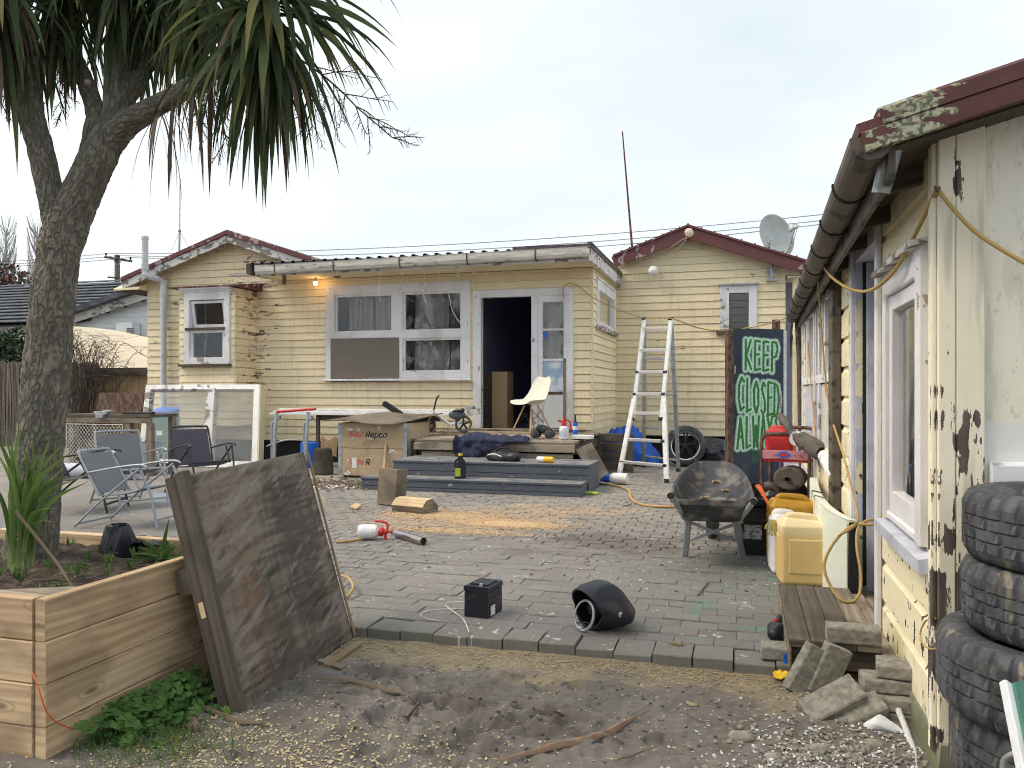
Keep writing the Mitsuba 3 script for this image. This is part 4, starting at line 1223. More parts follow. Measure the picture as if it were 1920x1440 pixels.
add('strand', tube(spline([(-2.412, 2.131, 0.456), (-2.336, 2.091, 0.385), (-2.307, 2.078, 0.284), (-2.175, 2.005, .22), (-2.148, 2.02, .12), (-2.145, 2.07, .06), (-2.14, 2.15, .01), (-2.12, 2.19, .015), (-2.09, 2.2, -.02), (-2.07, 2.22, -.06)], 60), .0022, 5), 'orange_paint', tw, smooth=True)

# ------------------------------------------------------------------ cabbage tree
ct = thing('cabbage_tree', 'tall cabbage tree with corky forked trunk and drooping sword leaves, growing from the planter', 'tree')


def limb(pts, rad, seed, sides=56, n=150, amp=.005):
    P = spline(pts, n)
    r = np.interp(np.linspace(0, 1, n), np.linspace(0, 1, len(rad)), rad)
    g = tube(P, r, sides)
    m = meshkit.arrays((g[0], g[1]), True)[2]
    q = g[0] * np.array([34, 34, 13])
    rg = 1 - np.abs(2 * meshkit.fbm(q, 4, seed) - 1) * 2.2
    h = -np.clip(rg, 0, 1) * amp + (meshkit.fbm(g[0] * 3.2, 3, seed + 3) - .5) * amp * 2.4 + (meshkit.fbm(g[0] * 60, 2, seed) - .5) * amp * .5
    return g[0] + m * h[:, None], g[1], g[2]


K = 3.4
tr = add('trunk', limb([(-3.008, 2.718, 0.275), (-2.981, 2.726, 0.485), (-2.935, 2.718, 0.86), (-2.893, 2.72, 1.231), (-2.849, 2.712, 1.553), (-2.823, 2.72, 1.783), (-2.805, 2.725, 1.921), (-2.792, 2.729, 2.013)], [.125, .108, .099, .096, .092, .088, .07, .02], 1, 110, 330, .006), 'bark', ct, smooth=True)
add('limb', limb([(-2.823, 2.72, 1.645), (-2.827, 2.718, 1.829), (-2.848, 2.702, 1.983), (-2.881, 2.671, 2.21), (-2.908, 2.653, 2.339), (-2.908, 2.633, 2.585), (-2.924, 2.586, 2.791), (-2.924, 2.534, 2.986)], [.05, .062, .058, .053, .054, .051, .05, .045], 2), 'bark', ct, smooth=True)
add('limb', limb([(-2.844, 2.724, 1.6), (-2.817, 2.742, 1.809), (-2.762, 2.758, 1.983), (-2.666, 2.786, 2.191), (-2.612, 2.812, 2.357), (-2.622, 2.83, 2.562), (-2.642, 2.876, 2.843), (-2.615, 2.884, 3.104)], [.06, .084, .084, .076, .062, .056, .05, .045], 3), 'bark', ct, smooth=True)
add('limb', limb([(-2.738, 2.786, 2.116), (-2.732, 2.819, 2.289), (-2.756, 2.843, 2.405), (-2.836, 2.841, 2.591), (-2.947, 2.84, 2.766), (-2.987, 2.828, 2.987)], [.055, .048, .044, .04, .036, .03], 4), 'bark', ct, smooth=True)
add('limb', limb([(-2.633, 2.796, 2.226), (-2.525, 2.785, 2.3), (-2.294, 2.769, 2.382), (-2.104, 2.741, 2.433), (-1.967, 2.719, 2.482), (-1.865, 2.707, 2.575), (-1.813, 2.701, 2.734)], [.06, .056, .043, .036, .034, .034, .034], 5), 'bark', ct, smooth=True)
add('limb', limb([(-2.603, 2.846, 2.426), (-2.547, 2.904, 2.583), (-2.491, 2.973, 2.771), (-2.445, 2.986, 3.035)], [.045, .04, .036, .034], 6), 'bark', ct, smooth=True)
add('nail', ball((-2.674, 2.721, 2.469), .014, 1), 'twig_pale', tr)


def swordleaf(o, az, el, L, w, droop, n=11):
    d = A((math.cos(az) * math.cos(el), math.sin(az) * math.cos(el), math.sin(el)))
    P = [A(o)]
    for i in range(n - 1):
        P.append(P[-1] + d * L / (n - 1))
        d = unit(d + A((0, 0, -droop * (0.35 + i / n))))
    t = np.linspace(0, 1, n)
    ww = w * np.clip(np.minimum(.35 + t * 4, 1) * np.minimum(1, (1.0 - t) * 2.6 + .02), .03, 1)
    side = unit(np.cross((math.cos(az), math.sin(az), 0), (0, 0, 1)))
    side = unit(side + A((0, 0, R.uniform(-.25, .25))))
    return blade(P, ww, side, .22)


heads = [((-1.796, 2.706, 2.838), 175, .61, .86), ((-2.589, 2.84, 3.157), 115, .52, .85), ((-2.888, 2.805, 3.198), 105, .52, .8), ((-2.935, 2.531, 3.008), 95, .58, .85), ((-2.365, 2.957, 3.151), 120, .58, .85)]
allleaf = []
for (o, n, L, s) in heads:
    for i in range(n):
        az = i * 2.39996 + R.uniform(-.2, .2)
        q = (i + .5) / n
        el = math.radians(58 - 142 * q ** .8 + R.uniform(-10, 10))
        oo = A(o) + A((R.gauss(0, .02), R.gauss(0, .02), R.uniform(-.16, .06) - .20 * q))
        allleaf.append((oo, swordleaf(oo, az, el, L * R.uniform(.78, 1.08), .038 * s * R.uniform(.7, 1.15), R.uniform(.12, .42))))
fx, fy = -math.sin(YAW), math.cos(YAW)
def seen(g):
    q = g[0] - A(EYE)
    d = q[:, 0] * fx + q[:, 1] * fy
    r = q[:, 0] * fy - q[:, 1] * fx
    return float(np.sum((d > .3) & (np.abs(r / d) < .65) & (q[:, 2] / d < .497)))
allleaf.sort(key=lambda t: -seen(t[1]))
cr = add('crown', [g for _, g in allleaf[285:]], 'leaf', ct, smooth=True, kind='stuff')
for _, g in allleaf[:285]:
    add('leaf', g, 'leaf', ct, smooth=True)
deadl = []
for (o, n, L, s) in heads:
    for i in range(30):
        az = R.uniform(0, 6.28)
        oo = A(o) + A((R.gauss(0, .03), R.gauss(0, .03), R.uniform(-.42, -.1)))
        deadl.append(swordleaf(oo, az, math.radians(R.uniform(-75, -35)), L * R.uniform(.5, .85), .022, .5, 9))
for (x, y, k) in ((255, 200, 3.4), (285, 180, 3.36), (305, 170, 3.34), (330, 160, 3.3), (400, 130, 3.2), (90, 60, 3.38), (130, 90, 3.5), (215, 130, 3.44), (300, 90, 3.5)):
    pass
for i in range(34):
    t = R.uniform(.3, .95)
    base = A((-2.525, 2.785, 2.316)) * (1 - t) + A((-1.918, 2.712, 2.51)) * t
    deadl.append(swordleaf(base + A((R.gauss(0, .02), R.gauss(0, .03), -.02)), R.uniform(0, 6.28), math.radians(R.uniform(-85, -50)), R.uniform(.2, .5), R.choice((.005, .008, .018)), .6, 8))
add('dead_leaves', deadl, 'dead_leaf', ct, smooth=True, kind='stuff')


def panicle(o, d, L, seed, parent):
    rr = random.Random(seed)
    out = []
    def grow(p, d, L, r, lev):
        P = [A(p)]
        d = A(d)
        m = 9
        for i in range(m):
            P.append(P[-1] + d * L / m)
            d = unit(d + A((rr.gauss(0, .06), rr.gauss(0, .06), rr.gauss(-.03, .05))))
        out.append(tube(P, np.linspace(r, r * .5, m + 1), 4, caps=False))
        if lev < 2:
            for i in range(2, m + 1):
                for s in range(2 if lev == 0 else 1):
                    q = rr.uniform(0, 6.28)
                    b = unit(np.cross(d, (math.cos(q), math.sin(q), .3)))
                    grow(P[i], unit(d * rr.uniform(.4, .9) + b * rr.uniform(.5, .9) + A((0, 0, -.1))), L * rr.uniform(.28, .5) * (1.05 - .06 * i), r * .6, lev + 1)
    grow(o, d, L, .0042, 0)
    add('flower_stalk', out, 'twig', parent, smooth=True)


dirp = lambda a, b: unit(A(b) - A(a))
panicle((-1.732, 2.725, 2.503), dirp((-1.732, 2.725, 2.503), (-1.228, 2.767, 2.145)), .60, 1, ct)
panicle((-1.821, 2.751, 2.567), dirp((-1.821, 2.751, 2.567), (-1.51, 2.789, 2.146)), .42, 2, ct)
panicle((-2.133, 2.816, 2.59), dirp((-2.133, 2.816, 2.59), (-2.09, 2.777, 2.107)), .42, 3, ct)
panicle((-2.331, 2.915, 2.656), dirp((-2.331, 2.915, 2.656), (-2.297, 2.925, 2.282)), .36, 4, ct)
panicle((-2.91, 2.798, 2.796), dirp((-2.91, 2.798, 2.796), (-2.842, 2.818, 2.37)), .4, 5, ct)
panicle((-3.004, 2.667, 2.795), dirp((-3.004, 2.667, 2.795), (-3.048, 2.654, 2.381)), .42, 6, ct)

# young strap-leaved plant beside the trunk
yp = thing('flax_plant', 'young cabbage tree with upright bright green strap leaves in front of the thick trunk', 'plant')
base = A((-2.746, 2.45, 0.464))


def strap(pts, w, seedk=None):
    P = spline(pts, 14)
    t = np.linspace(0, 1, 14)
    ww = w * np.clip(np.minimum(.55 + t * 2, 1) * np.minimum(1, (1 - t) * 2.2 + .02), .05, 1)
    return blade(P, ww, (1, .2, .1), .25)


TIPS = [(-2.84, 2.402, 1.035), (-2.699, 2.339, 1.018), (-2.755, 2.427, 1.003), (-2.807, 2.516, 1.031), (-2.718, 2.49, 0.994), (-2.557, 2.38, 0.933), (-2.692, 2.549, 0.977), (-2.558, 2.484, 0.951), (-2.446, 2.413, 0.927), (-2.357, 2.387, 0.837), (-2.276, 2.358, 0.854), (-2.457, 2.514, 0.804), (-2.412, 2.319, 0.724), (-2.463, 2.356, 0.665), (-2.706, 2.65, 0.853), (-2.768, 2.319, 0.856), (-2.6, 2.264, 0.905), (-2.871, 2.549, 0.897), (-2.782, 2.523, 0.836), (-2.91, 2.486, 0.923), (-2.487, 2.297, 0.826), (-2.546, 2.227, 0.793), (-2.578, 2.322, 0.96)]
for i, tpt in enumerate(TIPS):
    b = base + A((R.uniform(-.03, .05), R.uniform(-.04, .04), R.uniform(-.02, .03)))
    tpt = A(tpt)
    L = np.linalg.norm(tpt - b)
    out = tpt - b
    mid = b + out * .5 + A((-.18 * out[0], -.18 * out[1], .10 * L + .10 * abs(out[0])))
    add('leaf', strap([b, mid, tpt], R.uniform(.017, .024)), 'flax_leaf', yp, smooth=True)
st = thing('dead_stalk', 'long pale dry leaf lying slanted across the planter soil', 'leaf')
add('stalk', blade(spline([(-2.654, 2.352, 0.697), (-2.546, 2.363, 0.585), (-2.453, 2.359, 0.501), (-2.359, 2.334, 0.424)], 16), np.linspace(.014, .008, 16), (1, .3, .2), .2), 'dead_leaf', st, smooth=True)
# other things in the soil
bg = thing('plastic_bag', 'crumpled black plastic plant bag on the planter soil', 'bag')
bb = lathe([(.085, 0), (.08, .05), (.058, .10), (.045, .135), (.04, .14), (.036, .12), (.05, .06), (.06, .02)], 28, TR(*(-2.758, 2.983, 0.4)))
n0 = meshkit.arrays((bb[0], bb[1]), True)[2]
add('film', (bb[0] + n0 * ((meshkit.fbm(bb[0] * np.array([38, 38, 12]), 3, 4) - .5) * .05)[:, None], bb[1], None), 'black_plastic', bg, smooth=30)
b2 = thing('plastic_bag', 'flattened black plastic scrap beside the spiky plant in the planter', 'bag')
gP = np.zeros((16, 10, 3)); c0 = A((-2.679, 3.056, 0.41))
for i in range(16):
    for jj in range(10):
        gP[i, jj] = c0 + (i * .018 - .14, jj * .018 - .08, .02 + .05 * meshkit.fbm(A((i * .5, jj * .6, 1)), 3, 3))
add('film', grid(gP, .002), 'black_plastic', b2, smooth=30)
ag = thing('spiky_plant', 'small spiky green rosette plant near the back right of the planter', 'plant')
ab = A((-2.48, 2.943, 0.4))
for i in range(16):
    az = i * 2.4
    el = R.uniform(.25, 1.2)
    L = R.uniform(.12, .19) if i != 2 else .24
    d = A((math.cos(az) * math.cos(el), math.sin(az) * math.cos(el), math.sin(el)))
    if i == 2:
        d = unit(A((.15, 0, 1)))
    P = [ab + d * L * t + A((0, 0, -.05 * t * t)) for t in np.linspace(0, 1, 8)]
    add('leaf', blade(P, np.array([.022, .028, .027, .024, .02, .014, .008, .002]), np.cross(d, (0, 0, 1)) + A((.01, 0, 0)), .5), 'flax_leaf' if i % 3 else 'weed', ag, smooth=True)
wl_ = []
for i in range(26):
    c = A((R.uniform(-3.2, -2.3), R.uniform(2.25, 2.95), .41))
    for q in range(R.randrange(4, 9)):
        az = R.uniform(0, 6.28)
        P = [c + A((math.cos(az) * t * .03, math.sin(az) * t * .03, .055 * t * R.uniform(.6, 1.2) + .0)) for t in (0, .4, .8, 1)]
        wl_.append(blade(P, np.array([.002, .006, .005, .001]) * R.choice((1, 2)), (math.sin(az), -math.cos(az), .1), .2))
stuff('grass', wl_, 'weed', 'sparse green seedlings growing out of the planter soil', 'grass', True)
lt = []
for i in range(150):
    c = A((R.uniform(-3.3, -2.25), R.uniform(2.1, 3.03), .415 + R.uniform(-.01, .02)))
    az = R.uniform(0, 6.28)
    L = R.uniform(.02, .10)
    d = A((math.cos(az), math.sin(az), R.uniform(-.1, .15)))
    lt.append(blade([c + d * L * t for t in (-.5, -.2, .2, .5)], R.uniform(.003, .010), (-d[1], d[0], .3), .3))
stuff('leaf_litter', lt, 'dead_leaf', 'dry brown leaf scraps scattered over the planter soil', 'litter', True)

# ------------------------------------------------------------------ leaning board crate
pn = thing('leaning_crate', 'weathered timber and ply base leaning against the planter on its edge', 'panel')
B1, B2, TL, TRr = A((-1.787, 2.544, -.075)), A((-1.805, 3.467, -.05)), A((-2.10, 2.612, .836)), A((-2.105, 3.553, .852))
wx = unit(B2 - B1)
wy = unit((TL - B1) - wx * np.dot(TL - B1, wx))
wz = np.cross(wx, wy)
if wz[0] < 0:
    wz = -wz
PW, PH = .925, .952
shear = np.dot(TL - B1, wx) / PH
MP = np.eye(4); MP[:3, 0], MP[:3, 1], MP[:3, 2], MP[:3, 3] = wx, wy + wx * shear * .9, wz, B1
nu, nv = 130, 110
uu, vv = np.meshgrid(np.linspace(0.012, PW - .012, nu), np.linspace(0.01, PH - .005, nv), indexing='ij')
q = np.stack([uu * 2.2 + vv * 1.5, vv * 13 - uu * 3.5, 0 * uu], -1)
hh = .030 * np.clip(meshkit.fbm(q, 3, 4) - .52, 0, 1) * 2 + .006 * (meshkit.fbm(q * 3, 3, 9) - .5)
edge = np.minimum(np.minimum(uu - .01, PW - .01 - uu), np.minimum(vv, PH - vv))
hh = hh * np.clip(edge / .05, 0, 1)
add('ply_face', xf(grid(np.stack([uu, vv, hh], -1), .008, np.stack([uu, vv], -1)), MP), 'panel_ply', pn, smooth=True)
TH = .088
add('side_plank', xf(box(-.004, .022, 0, PH + .006, -TH, -.038, .004), MP), 'wood_dark', pn, label='mossy near side plank of the leaning base')
add('edge_strip', xf(box(-.010, .030, -.004, PH + .012, -.036, .012, .004), MP), 'wood_dark', pn)
add('end_block', xf(box(-.0065, -.004, .40, .46, -TH + .02, -.045, .0), MP), 'wood_split', pn, label='fresh pale repair block in the dark side plank')
add('side_plank', xf(box(PW - .024, PW, .0, PH - .01, -TH, -.009, .004), MP), 'wood_dark', pn)
add('top_plank', xf(box(.024, PW - .026, PH - .028, PH - .002, -TH, -.010, .004), MP), 'wood_dark', pn)
add('bottom_plank', xf(box(.024, PW - .026, 0.0, .024, -TH, -.010, .004), MP), 'wood_split', pn)
add('edge_strip', xf(beam((PW - .012, .02, .012), (PW - .004, PH - .01, .016), .014, .010), MP), 'wood_fence', pn)
for i in range(5):
    x0 = .08 + i * .17
    add('bottom_batten', xf(box(x0, x0 + R.uniform(.10, .16), -.012, -.001, -.03, .004), MP), 'wood_fence', pn)
for i in range(3):
    add('bearer', xf(box(.03, PW - .03, .2 + i * .27, .245 + i * .27, -TH + .005, -.012), MP), 'wood_dark', pn)
spn = thing('timber_offcut', 'split pale timber offcut on the mud at the foot of the leaning base', 'offcut')
add('plank', beam((-1.726, 3.055, -0.04), (-1.724, 3.347, -0.03), .035, .02), 'wood_fence', spn)
add('back_bearer', xf(box(.05, PW - .05, .50, .60, -.185, -TH - .001), MP), 'wood_dark', pn)
sp2 = thing('timber_offcut', 'dark broken slat on the mud under the leaning base', 'offcut')
add('plank', beam((-1.787, 3.106, -0.035), (-1.64, 3.051, -0.035), .03, .012), 'wood_grey', sp2)
hz = thing('wire', 'loop of brown hose sticking out behind the leaning base', 'hose')
add('loop', tube(spline([(-2.309, 4.265, 0.05), (-2.198, 4.154, 0.06), (-2.107, 4.026, 0.05), (-2.099, 3.967, 0.02), (-2.126, 3.956, 0)], 24), .008, 7), 'hose_tan', hz, smooth=True)
h2 = thing('hose', 'short tan hose lying behind the fallen red-topped sprayer', 'hose')
add('lead', tube(spline([(-2.955, 5.374, 0.012), (-2.879, 5.441, 0.012), (-2.802, 5.601, 0.012)], 20), .010, 7), 'hose_tan', h2, smooth=True)

# ------------------------------------------------------------------ old window leaning against the bin and wall
ow = thing('window_sash', 'old white two-pane window frame leaning against the house wall', 'window')
a0, a1, a2, a3 = A((-9.10, 10.25, 0)), A((-6.94, 10.25, 0)), A((-9.47, 10.86, 1.262)), A((-7.27, 10.86, 1.29))
ox = unit(a1 - a0); oy = unit(a2 - a0 - ox * np.dot(a2 - a0, ox)); oz = np.cross(ox, oy)
OW, OH = np.linalg.norm(a1 - a0), float(np.dot(a2 - a0, oy))
MO = np.eye(4); MO[:3, 0], MO[:3, 1], MO[:3, 2], MO[:3, 3] = ox, oy + ox * (np.dot(a2 - a0, ox) / OH), oz, a0
F_ = .10
mul = OW * .55
add('stile', xf(box(0, F_, 0, OH, -.10, .02), MO), 'peeling', ow)
add('stile', xf(box(OW - F_, OW, 0, OH, -.10, .02), MO), 'white_paint', ow)
add('reveal', xf(box(OW + .001, OW + .02, 0, OH, -.13, .015), MO), 'pink_reveal' if False else 'soffit', ow)
add('top_rail', xf(box(F_, OW - F_, OH - .085, OH, -.10, .02), MO), 'white_paint', ow)
add('bottom_rail', xf(box(F_, OW - F_, 0, .11, -.10, .02), MO), 'white_paint', ow)
add('mullion', xf(box(mul, mul + .15, .11, OH - .085, -.10, .022), MO), 'peeling', ow)
for x0, x1 in ((F_, mul), (mul + .15, OW - F_)):
    add('pane', xf(grid([[(x0 - .01, .10, -.04), (x0 - .01, OH - .07, -.04)], [(x1 + .01, .10, -.04), (x1 + .01, OH - .07, -.04)]]), MO), 'dusty_glass', ow)
bn = thing('wheelie_bin', 'dark green wheelie bin with a blue lid behind the leaning window', 'bin')
by = 11.22
bx0, bx1 = -9.685, -9.068
bc = (bx0 + bx1) / 2
add('body', hull([((bc - .17, by - .12, .06), .03), ((bc + .17, by - .12, .06), .03), ((bc - .17, by + .10, .06), .03), ((bc + .17, by + .10, .06), .03), ((bc - .22, by - .14, .76), .03), ((bc + .22, by - .14, .76), .03), ((bc - .22, by + .16, .76), .03), ((bc + .22, by + .16, .76), .03)]), 'mural_green', bn, smooth=40)
add('lid', hull([((bc - .24, by - .16, .815), .025), ((bc + .24, by - .16, .815), .025), ((bc - .22, by + .15, .86), .03), ((bc + .22, by + .15, .86), .03)]), 'blue_plastic', bn, smooth=40)
add('badge', box(bc - .06, bc + .06, by - .172, by - .168, .42, .50, 0), 'white_plastic', bn)

# ------------------------------------------------------------------ folding chairs


def folding_chair(label, at, rot, frame_m, fabric_m, W=.50, seat=.36, bh=.46, tilt=26, group='folding garden chairs on the left'):
    """Faces local +x; parts are seat, backrest, arms and crossed legs."""
    t = thing('folding_chair', label, 'chair', group)
    M = RZ(rot, at)
    r = .011
    D = .44
    sb, sf = A((-.20, 0, seat - .03)), A((.24, 0, seat + .04))
    bt = sb + A((-math.sin(math.radians(tilt)) * bh, 0, math.cos(math.radians(tilt)) * bh))
    L = lambda pts: xf(tube(spline(pts, max(8, 6 * len(pts))), r, 8), M)
    y = W / 2
    gs = grid([[sb + (sf - sb) * u + A((0, (v - .5) * (W - .04), -.02 * math.sin(PI * u))) for v in np.linspace(0, 1, 5)] for u in np.linspace(0, 1, 8)], .008)
    add('seat', xf(gs, M), fabric_m, t, smooth=True)
    bb_ = grid([[sb + (bt - sb) * u + A((-.015 * math.sin(PI * v), (v - .5) * (W - .05), 0)) for v in np.linspace(0, 1, 6)] for u in np.linspace(.02, .93, 8)], .007)
    add('backrest', xf(bb_, M), fabric_m, t, smooth=True)
    add('back_frame', L([sb + (0, -y + .01, 0), sb + (bt - sb) * .9 + (0, -y + .01, 0), bt + (0, -y + .06, 0), bt + (0, 0, .004), bt + (0, y - .06, 0), sb + (bt - sb) * .9 + (0, y - .01, 0), sb + (0, y - .01, 0)]), frame_m, t, smooth=True)
    for s in (-1, 1):
        p = A((.22, s * (y + .015), seat + .21))
        add('leg', L([p, p + (-.40, 0, -.30), (-.42, s * (y + .015), .01)]), frame_m, t, smooth=True)
        add('leg', L([p + (0, 0, -.02), (.30, s * y, .30), (.37, s * y, .01)]), frame_m, t, smooth=True)
        add('arm', xf(tube(spline([A((-.28, s * (y + .02), seat + .16)), A((0, s * (y + .02), seat + .21)), A((.22, s * (y + .02), seat + .235)), A((.29, s * (y + .02), seat + .215))], 16), .014, 8, flat=.7), M), frame_m, t, smooth=True)
        add('strut', L([(.10, s * y, seat + .20), (.20, s * y, seat + .02)]), frame_m, t, smooth=True)
    add('foot_bar', L([(.345, -y, .09), (.345, y, .09)]), frame_m, t, smooth=True)
    add('foot_bar', L([(-.38, -y - .015, .04), (-.38, y + .015, .04)]), frame_m, t, smooth=True)
    add('seat_rail', L([sf + (0, -y + .01, 0), sf + (0, y - .01, 0)]), frame_m, t, smooth=True)
    return t


folding_chair('pale grey folding chair in side view, nearest the planter', (-5.02, 5.62, 0), math.radians(4), 'chair_frame', 'chair_mesh', W=.40, seat=.31, bh=.42, tilt=30)
folding_chair('folding chair with see-through dark mesh back and pale tube frame', (-5.97, 6.62, 0), math.radians(-28), 'chair_frame', 'chair_mesh', W=.46, seat=.34, bh=.46, tilt=22)
folding_chair('purple-grey padded folding chair with black arms by the leaning window', (-5.83, 7.55, 0), math.radians(-28), 'dark_frame', 'chair_pad', W=.46, seat=.34, bh=.46, tilt=18)
folding_chair('dark folding chair half hidden behind the cabbage tree trunk', (-6.15, 6.15, 0), math.radians(20), 'dark_frame', 'chair_pad', W=.48, seat=.34, bh=.5)

# ------------------------------------------------------------------ bench, mesh cage and clutter by the fence
wb_ = thing('workbench', 'rough timber bench beside the fence', 'bench')
add('top', box(-9.2, -7.75, 8.95, 9.5, .80, .84), 'wood_dark', wb_)
add('rail', box(-9.2, -7.75, 8.96, 9.0, .72, .80), 'wood_grey', wb_)
for x in (-9.15, -8.18, -7.83):
    add('leg', box(x, x + .08, 8.97, 9.05, 0, .72), 'wood_grey', wb_)
for x in (-9.15, -7.83):
    add('leg', box(x, x + .08, 9.40, 9.48, 0, .80), 'wood_grey', wb_)
add('lower_shelf', box(-9.1, -7.8, 9.06, 9.39, .10, .14), 'wood_dark', wb_)
pnl = thing('metal_plate', 'dark brown plate with rounded corners standing on the workbench', 'plate')
pp = sg.box(0, 0, .80, .30).buffer(-.06).buffer(.06)
add('plate', xf(fromtm(trimesh.creation.extrude_polygon(pp, .02, engine='earcut')), frame((-9.02, 9.35, .842), (1, 0, 0), unit((0, .14, 1)), (0, -1, .14))), 'rust', pnl)
cl = thing('clamp', 'small grey vice on the front edge of the workbench', 'vice')
add('jaws', cat_([box(-8.68, -8.46, 8.93, 9.0, .84, .875), box(-8.62, -8.50, 8.90, 8.96, .79, .84), box(-8.53, -8.40, 8.94, 9.01, .875, .90)]), 'galv', cl)
tl = thing('tool_bar', 'long black tool bar lying along the workbench top', 'tool')
add('bar', box(-8.25, -7.76, 9.0, 9.06, .842, .875), 'black_plastic', tl)
ms = thing('wire_mesh', 'roll of pale diamond wire mesh standing under the workbench', 'mesh')
wires = []
mx0, mx1, mz0, mz1, my = -9.12, -8.16, .06, .70, 8.9
st_ = .062
for s in (-1, 1):
    for i in range(-22, 40):
        pts = []
        for kx in range(0, 34):
            xx = mx0 + kx * st_ * .5
            zz_ = mz0 + (i * st_ + s * kx * st_ * .55)
            if mz0 <= zz_ <= mz1 and xx <= mx1:
                pts.append((xx, my + .004 * ((kx + i) % 2), zz_))
        if len(pts) > 1:
            wires.append(tube(pts, .0035, 4, caps=False))
add('wires', wires, 'white_wire', ms, smooth=True, kind='stuff')
add('edge_wire', [tube([(mx0, my, mz0), (mx0, my, mz1)], .006, 6), tube([(mx1, my, mz0), (mx1, my, mz1)], .006, 6), tube([(mx0, my, mz1), (mx1, my, mz1)], .006, 6)], 'white_wire', ms, smooth=True)
rl = thing('rolled_mat', 'rolled grey-lilac vinyl mat lying in front of the wire mesh', 'mat')
add('roll', xf(lathe([(.03, -.75), (.095, -.75), (.1, -.74), (.1, .74), (.095, .75), (.03, .75)], 24), frame((-8.35, 8.55, .10), (0, 1, 0), (0, 0, 1), (1, 0, .02))), 'lilac_paint', rl, smooth=40)
jk = thing('blue_tub', 'blue plastic tub in shadow under the right end of the workbench', 'tub')
add('tub', lathe([(.12, 0), (.15, .28), (.16, .30), (.14, .30), (.11, .02), (0, .02)], 24, TR(-7.98, 9.22, .145)), 'lilac_paint', jk, smooth=40)

# weeds and grass at the foot of the planter
lv = []
for i in range(420):
    a = R.random()
    t_ = R.gauss(.47, .22)
    if not 0 < t_ < 1.05:
        continue
    c = A((-2.10 + abs(R.gauss(0, .085)), 2.13 + t_ * .52, -.06))
    hgt = R.uniform(.02, .14) * max(.35, 1 - abs(c[0] + 2.08) * 3)
    rad = R.uniform(.012, .027)
    top = c + A((R.gauss(0, .02), R.gauss(0, .02), hgt))
    nrm = unit(A((R.gauss(.35, .35), R.gauss(-.45, .35), 1)))
    ux = unit(np.cross(nrm, (0, 1, .2)))
    uy = np.cross(nrm, ux)
    k = R.randrange(1000)
    ring = [top + rad * (1 + .12 * math.cos(5 * q)) * (math.cos(q) * ux + math.sin(q) * uy) + nrm * .006 * (math.cos(3 * q) - .3) for q in np.linspace(.25, 6.03, 13)]
    V = A([top - nrm * .004] + ring)
    lv.append((V, np.array([(0, q, q + 1) for q in range(1, 13)]), np.stack([np.full(14, .5), np.full(14, k + .5)], 1)))
    lv.append((lambda g: (g[0], g[1], np.stack([g[2][:, 0], np.full(len(g[0]), k + .5)], 1)))(tube([c, top], .0016, 4, caps=False)))
stuff('mallow_weeds', lv, 'weed', 'clump of round-leaved green weeds at the foot of the planter', 'weeds', False)
gr = []
for i in range(1500):
    c = A((R.gauss(-1.86, .13), R.gauss(2.21, .10), -.06)) if i % 3 else A((-2.13 + abs(R.gauss(0, .05)), R.uniform(2.1, 2.8), -.06))
    az = R.uniform(0, 6.28)
    L = R.uniform(.025, .085)
    d = A((math.cos(az) * .5, math.sin(az) * .5, 1))
    P = [c + A((d[0] * L * t * (.3 + t), d[1] * L * t * (.3 + t), L * t * (1.15 - .35 * t))) for t in (0, .35, .7, 1)]
    gr.append(blade(P, np.array([.0025, .003, .002, .0004]), (-d[1], d[0], .05), .1))
stuff('grass_tuft', gr, 'flax_leaf', 'tuft of bright grass beside the planter in the bottom left', 'grass', True)


# ------------------------------------------------------------------ steps and deck
stp = thing('painted_steps', 'two wide charcoal-painted timber steps in front of the old deck', 'steps')
LX0, LX1, LY0, LY1, LZ = -4.32, -1.68, 8.47, 8.80, .148
UX0, UX1, UY0, UY1, UZ = -4.06, -1.66, 8.80, 9.50, .326
for i in range(2):
    add('tread', box(LX0 - .01, LX1 + .01, LY0 - .012 + i * .168, LY0 - .012 + (i + 1) * .168 - .004, LZ - .028, LZ, .004), 'deck_paint', stp)
for i in range(5):
    add('tread', box(UX0 - .01, UX1 + .01, UY0 - .012 + i * .143, UY0 - .012 + (i + 1) * .143 - .004, UZ - .028, UZ, .004), 'deck_paint', stp)
add('riser', box(LX0, LX1, LY0, LY0 + .03, .045, LZ - .030, .004), 'deck_paint', stp)
add('riser', box(LX0, LX1, LY0 + .004, LY0 + .03, -.0, .041, .004), 'deck_paint', stp)
add('riser', box(UX0, UX1, UY0, UY0 + .03, .205, UZ - .030, .004), 'deck_paint', stp)
add('riser', box(UX0, UX1, UY0 + .004, UY0 + .03, .10, .201, .004), 'deck_paint', stp)
for x0, x1 in ((LX1 - .03, LX1), (LX0, LX0 + .03)):
    add('side_board', box(x0, x1, LY0 + .03, LY1, .0, LZ - .03, .004), 'deck_paint', stp)
for x0, x1 in ((UX1 - .03, UX1), (UX0, UX0 + .03)):
    add('side_board', box(x0, x1, UY0 + .03, UY1 - .02, .175, UZ - .030, .004), 'deck_paint', stp)
    add('side_board', box(x0 + .001, x1 - .001, UY0 + .03, UY1 - .02, .0, .171, .004), 'deck_paint', stp)

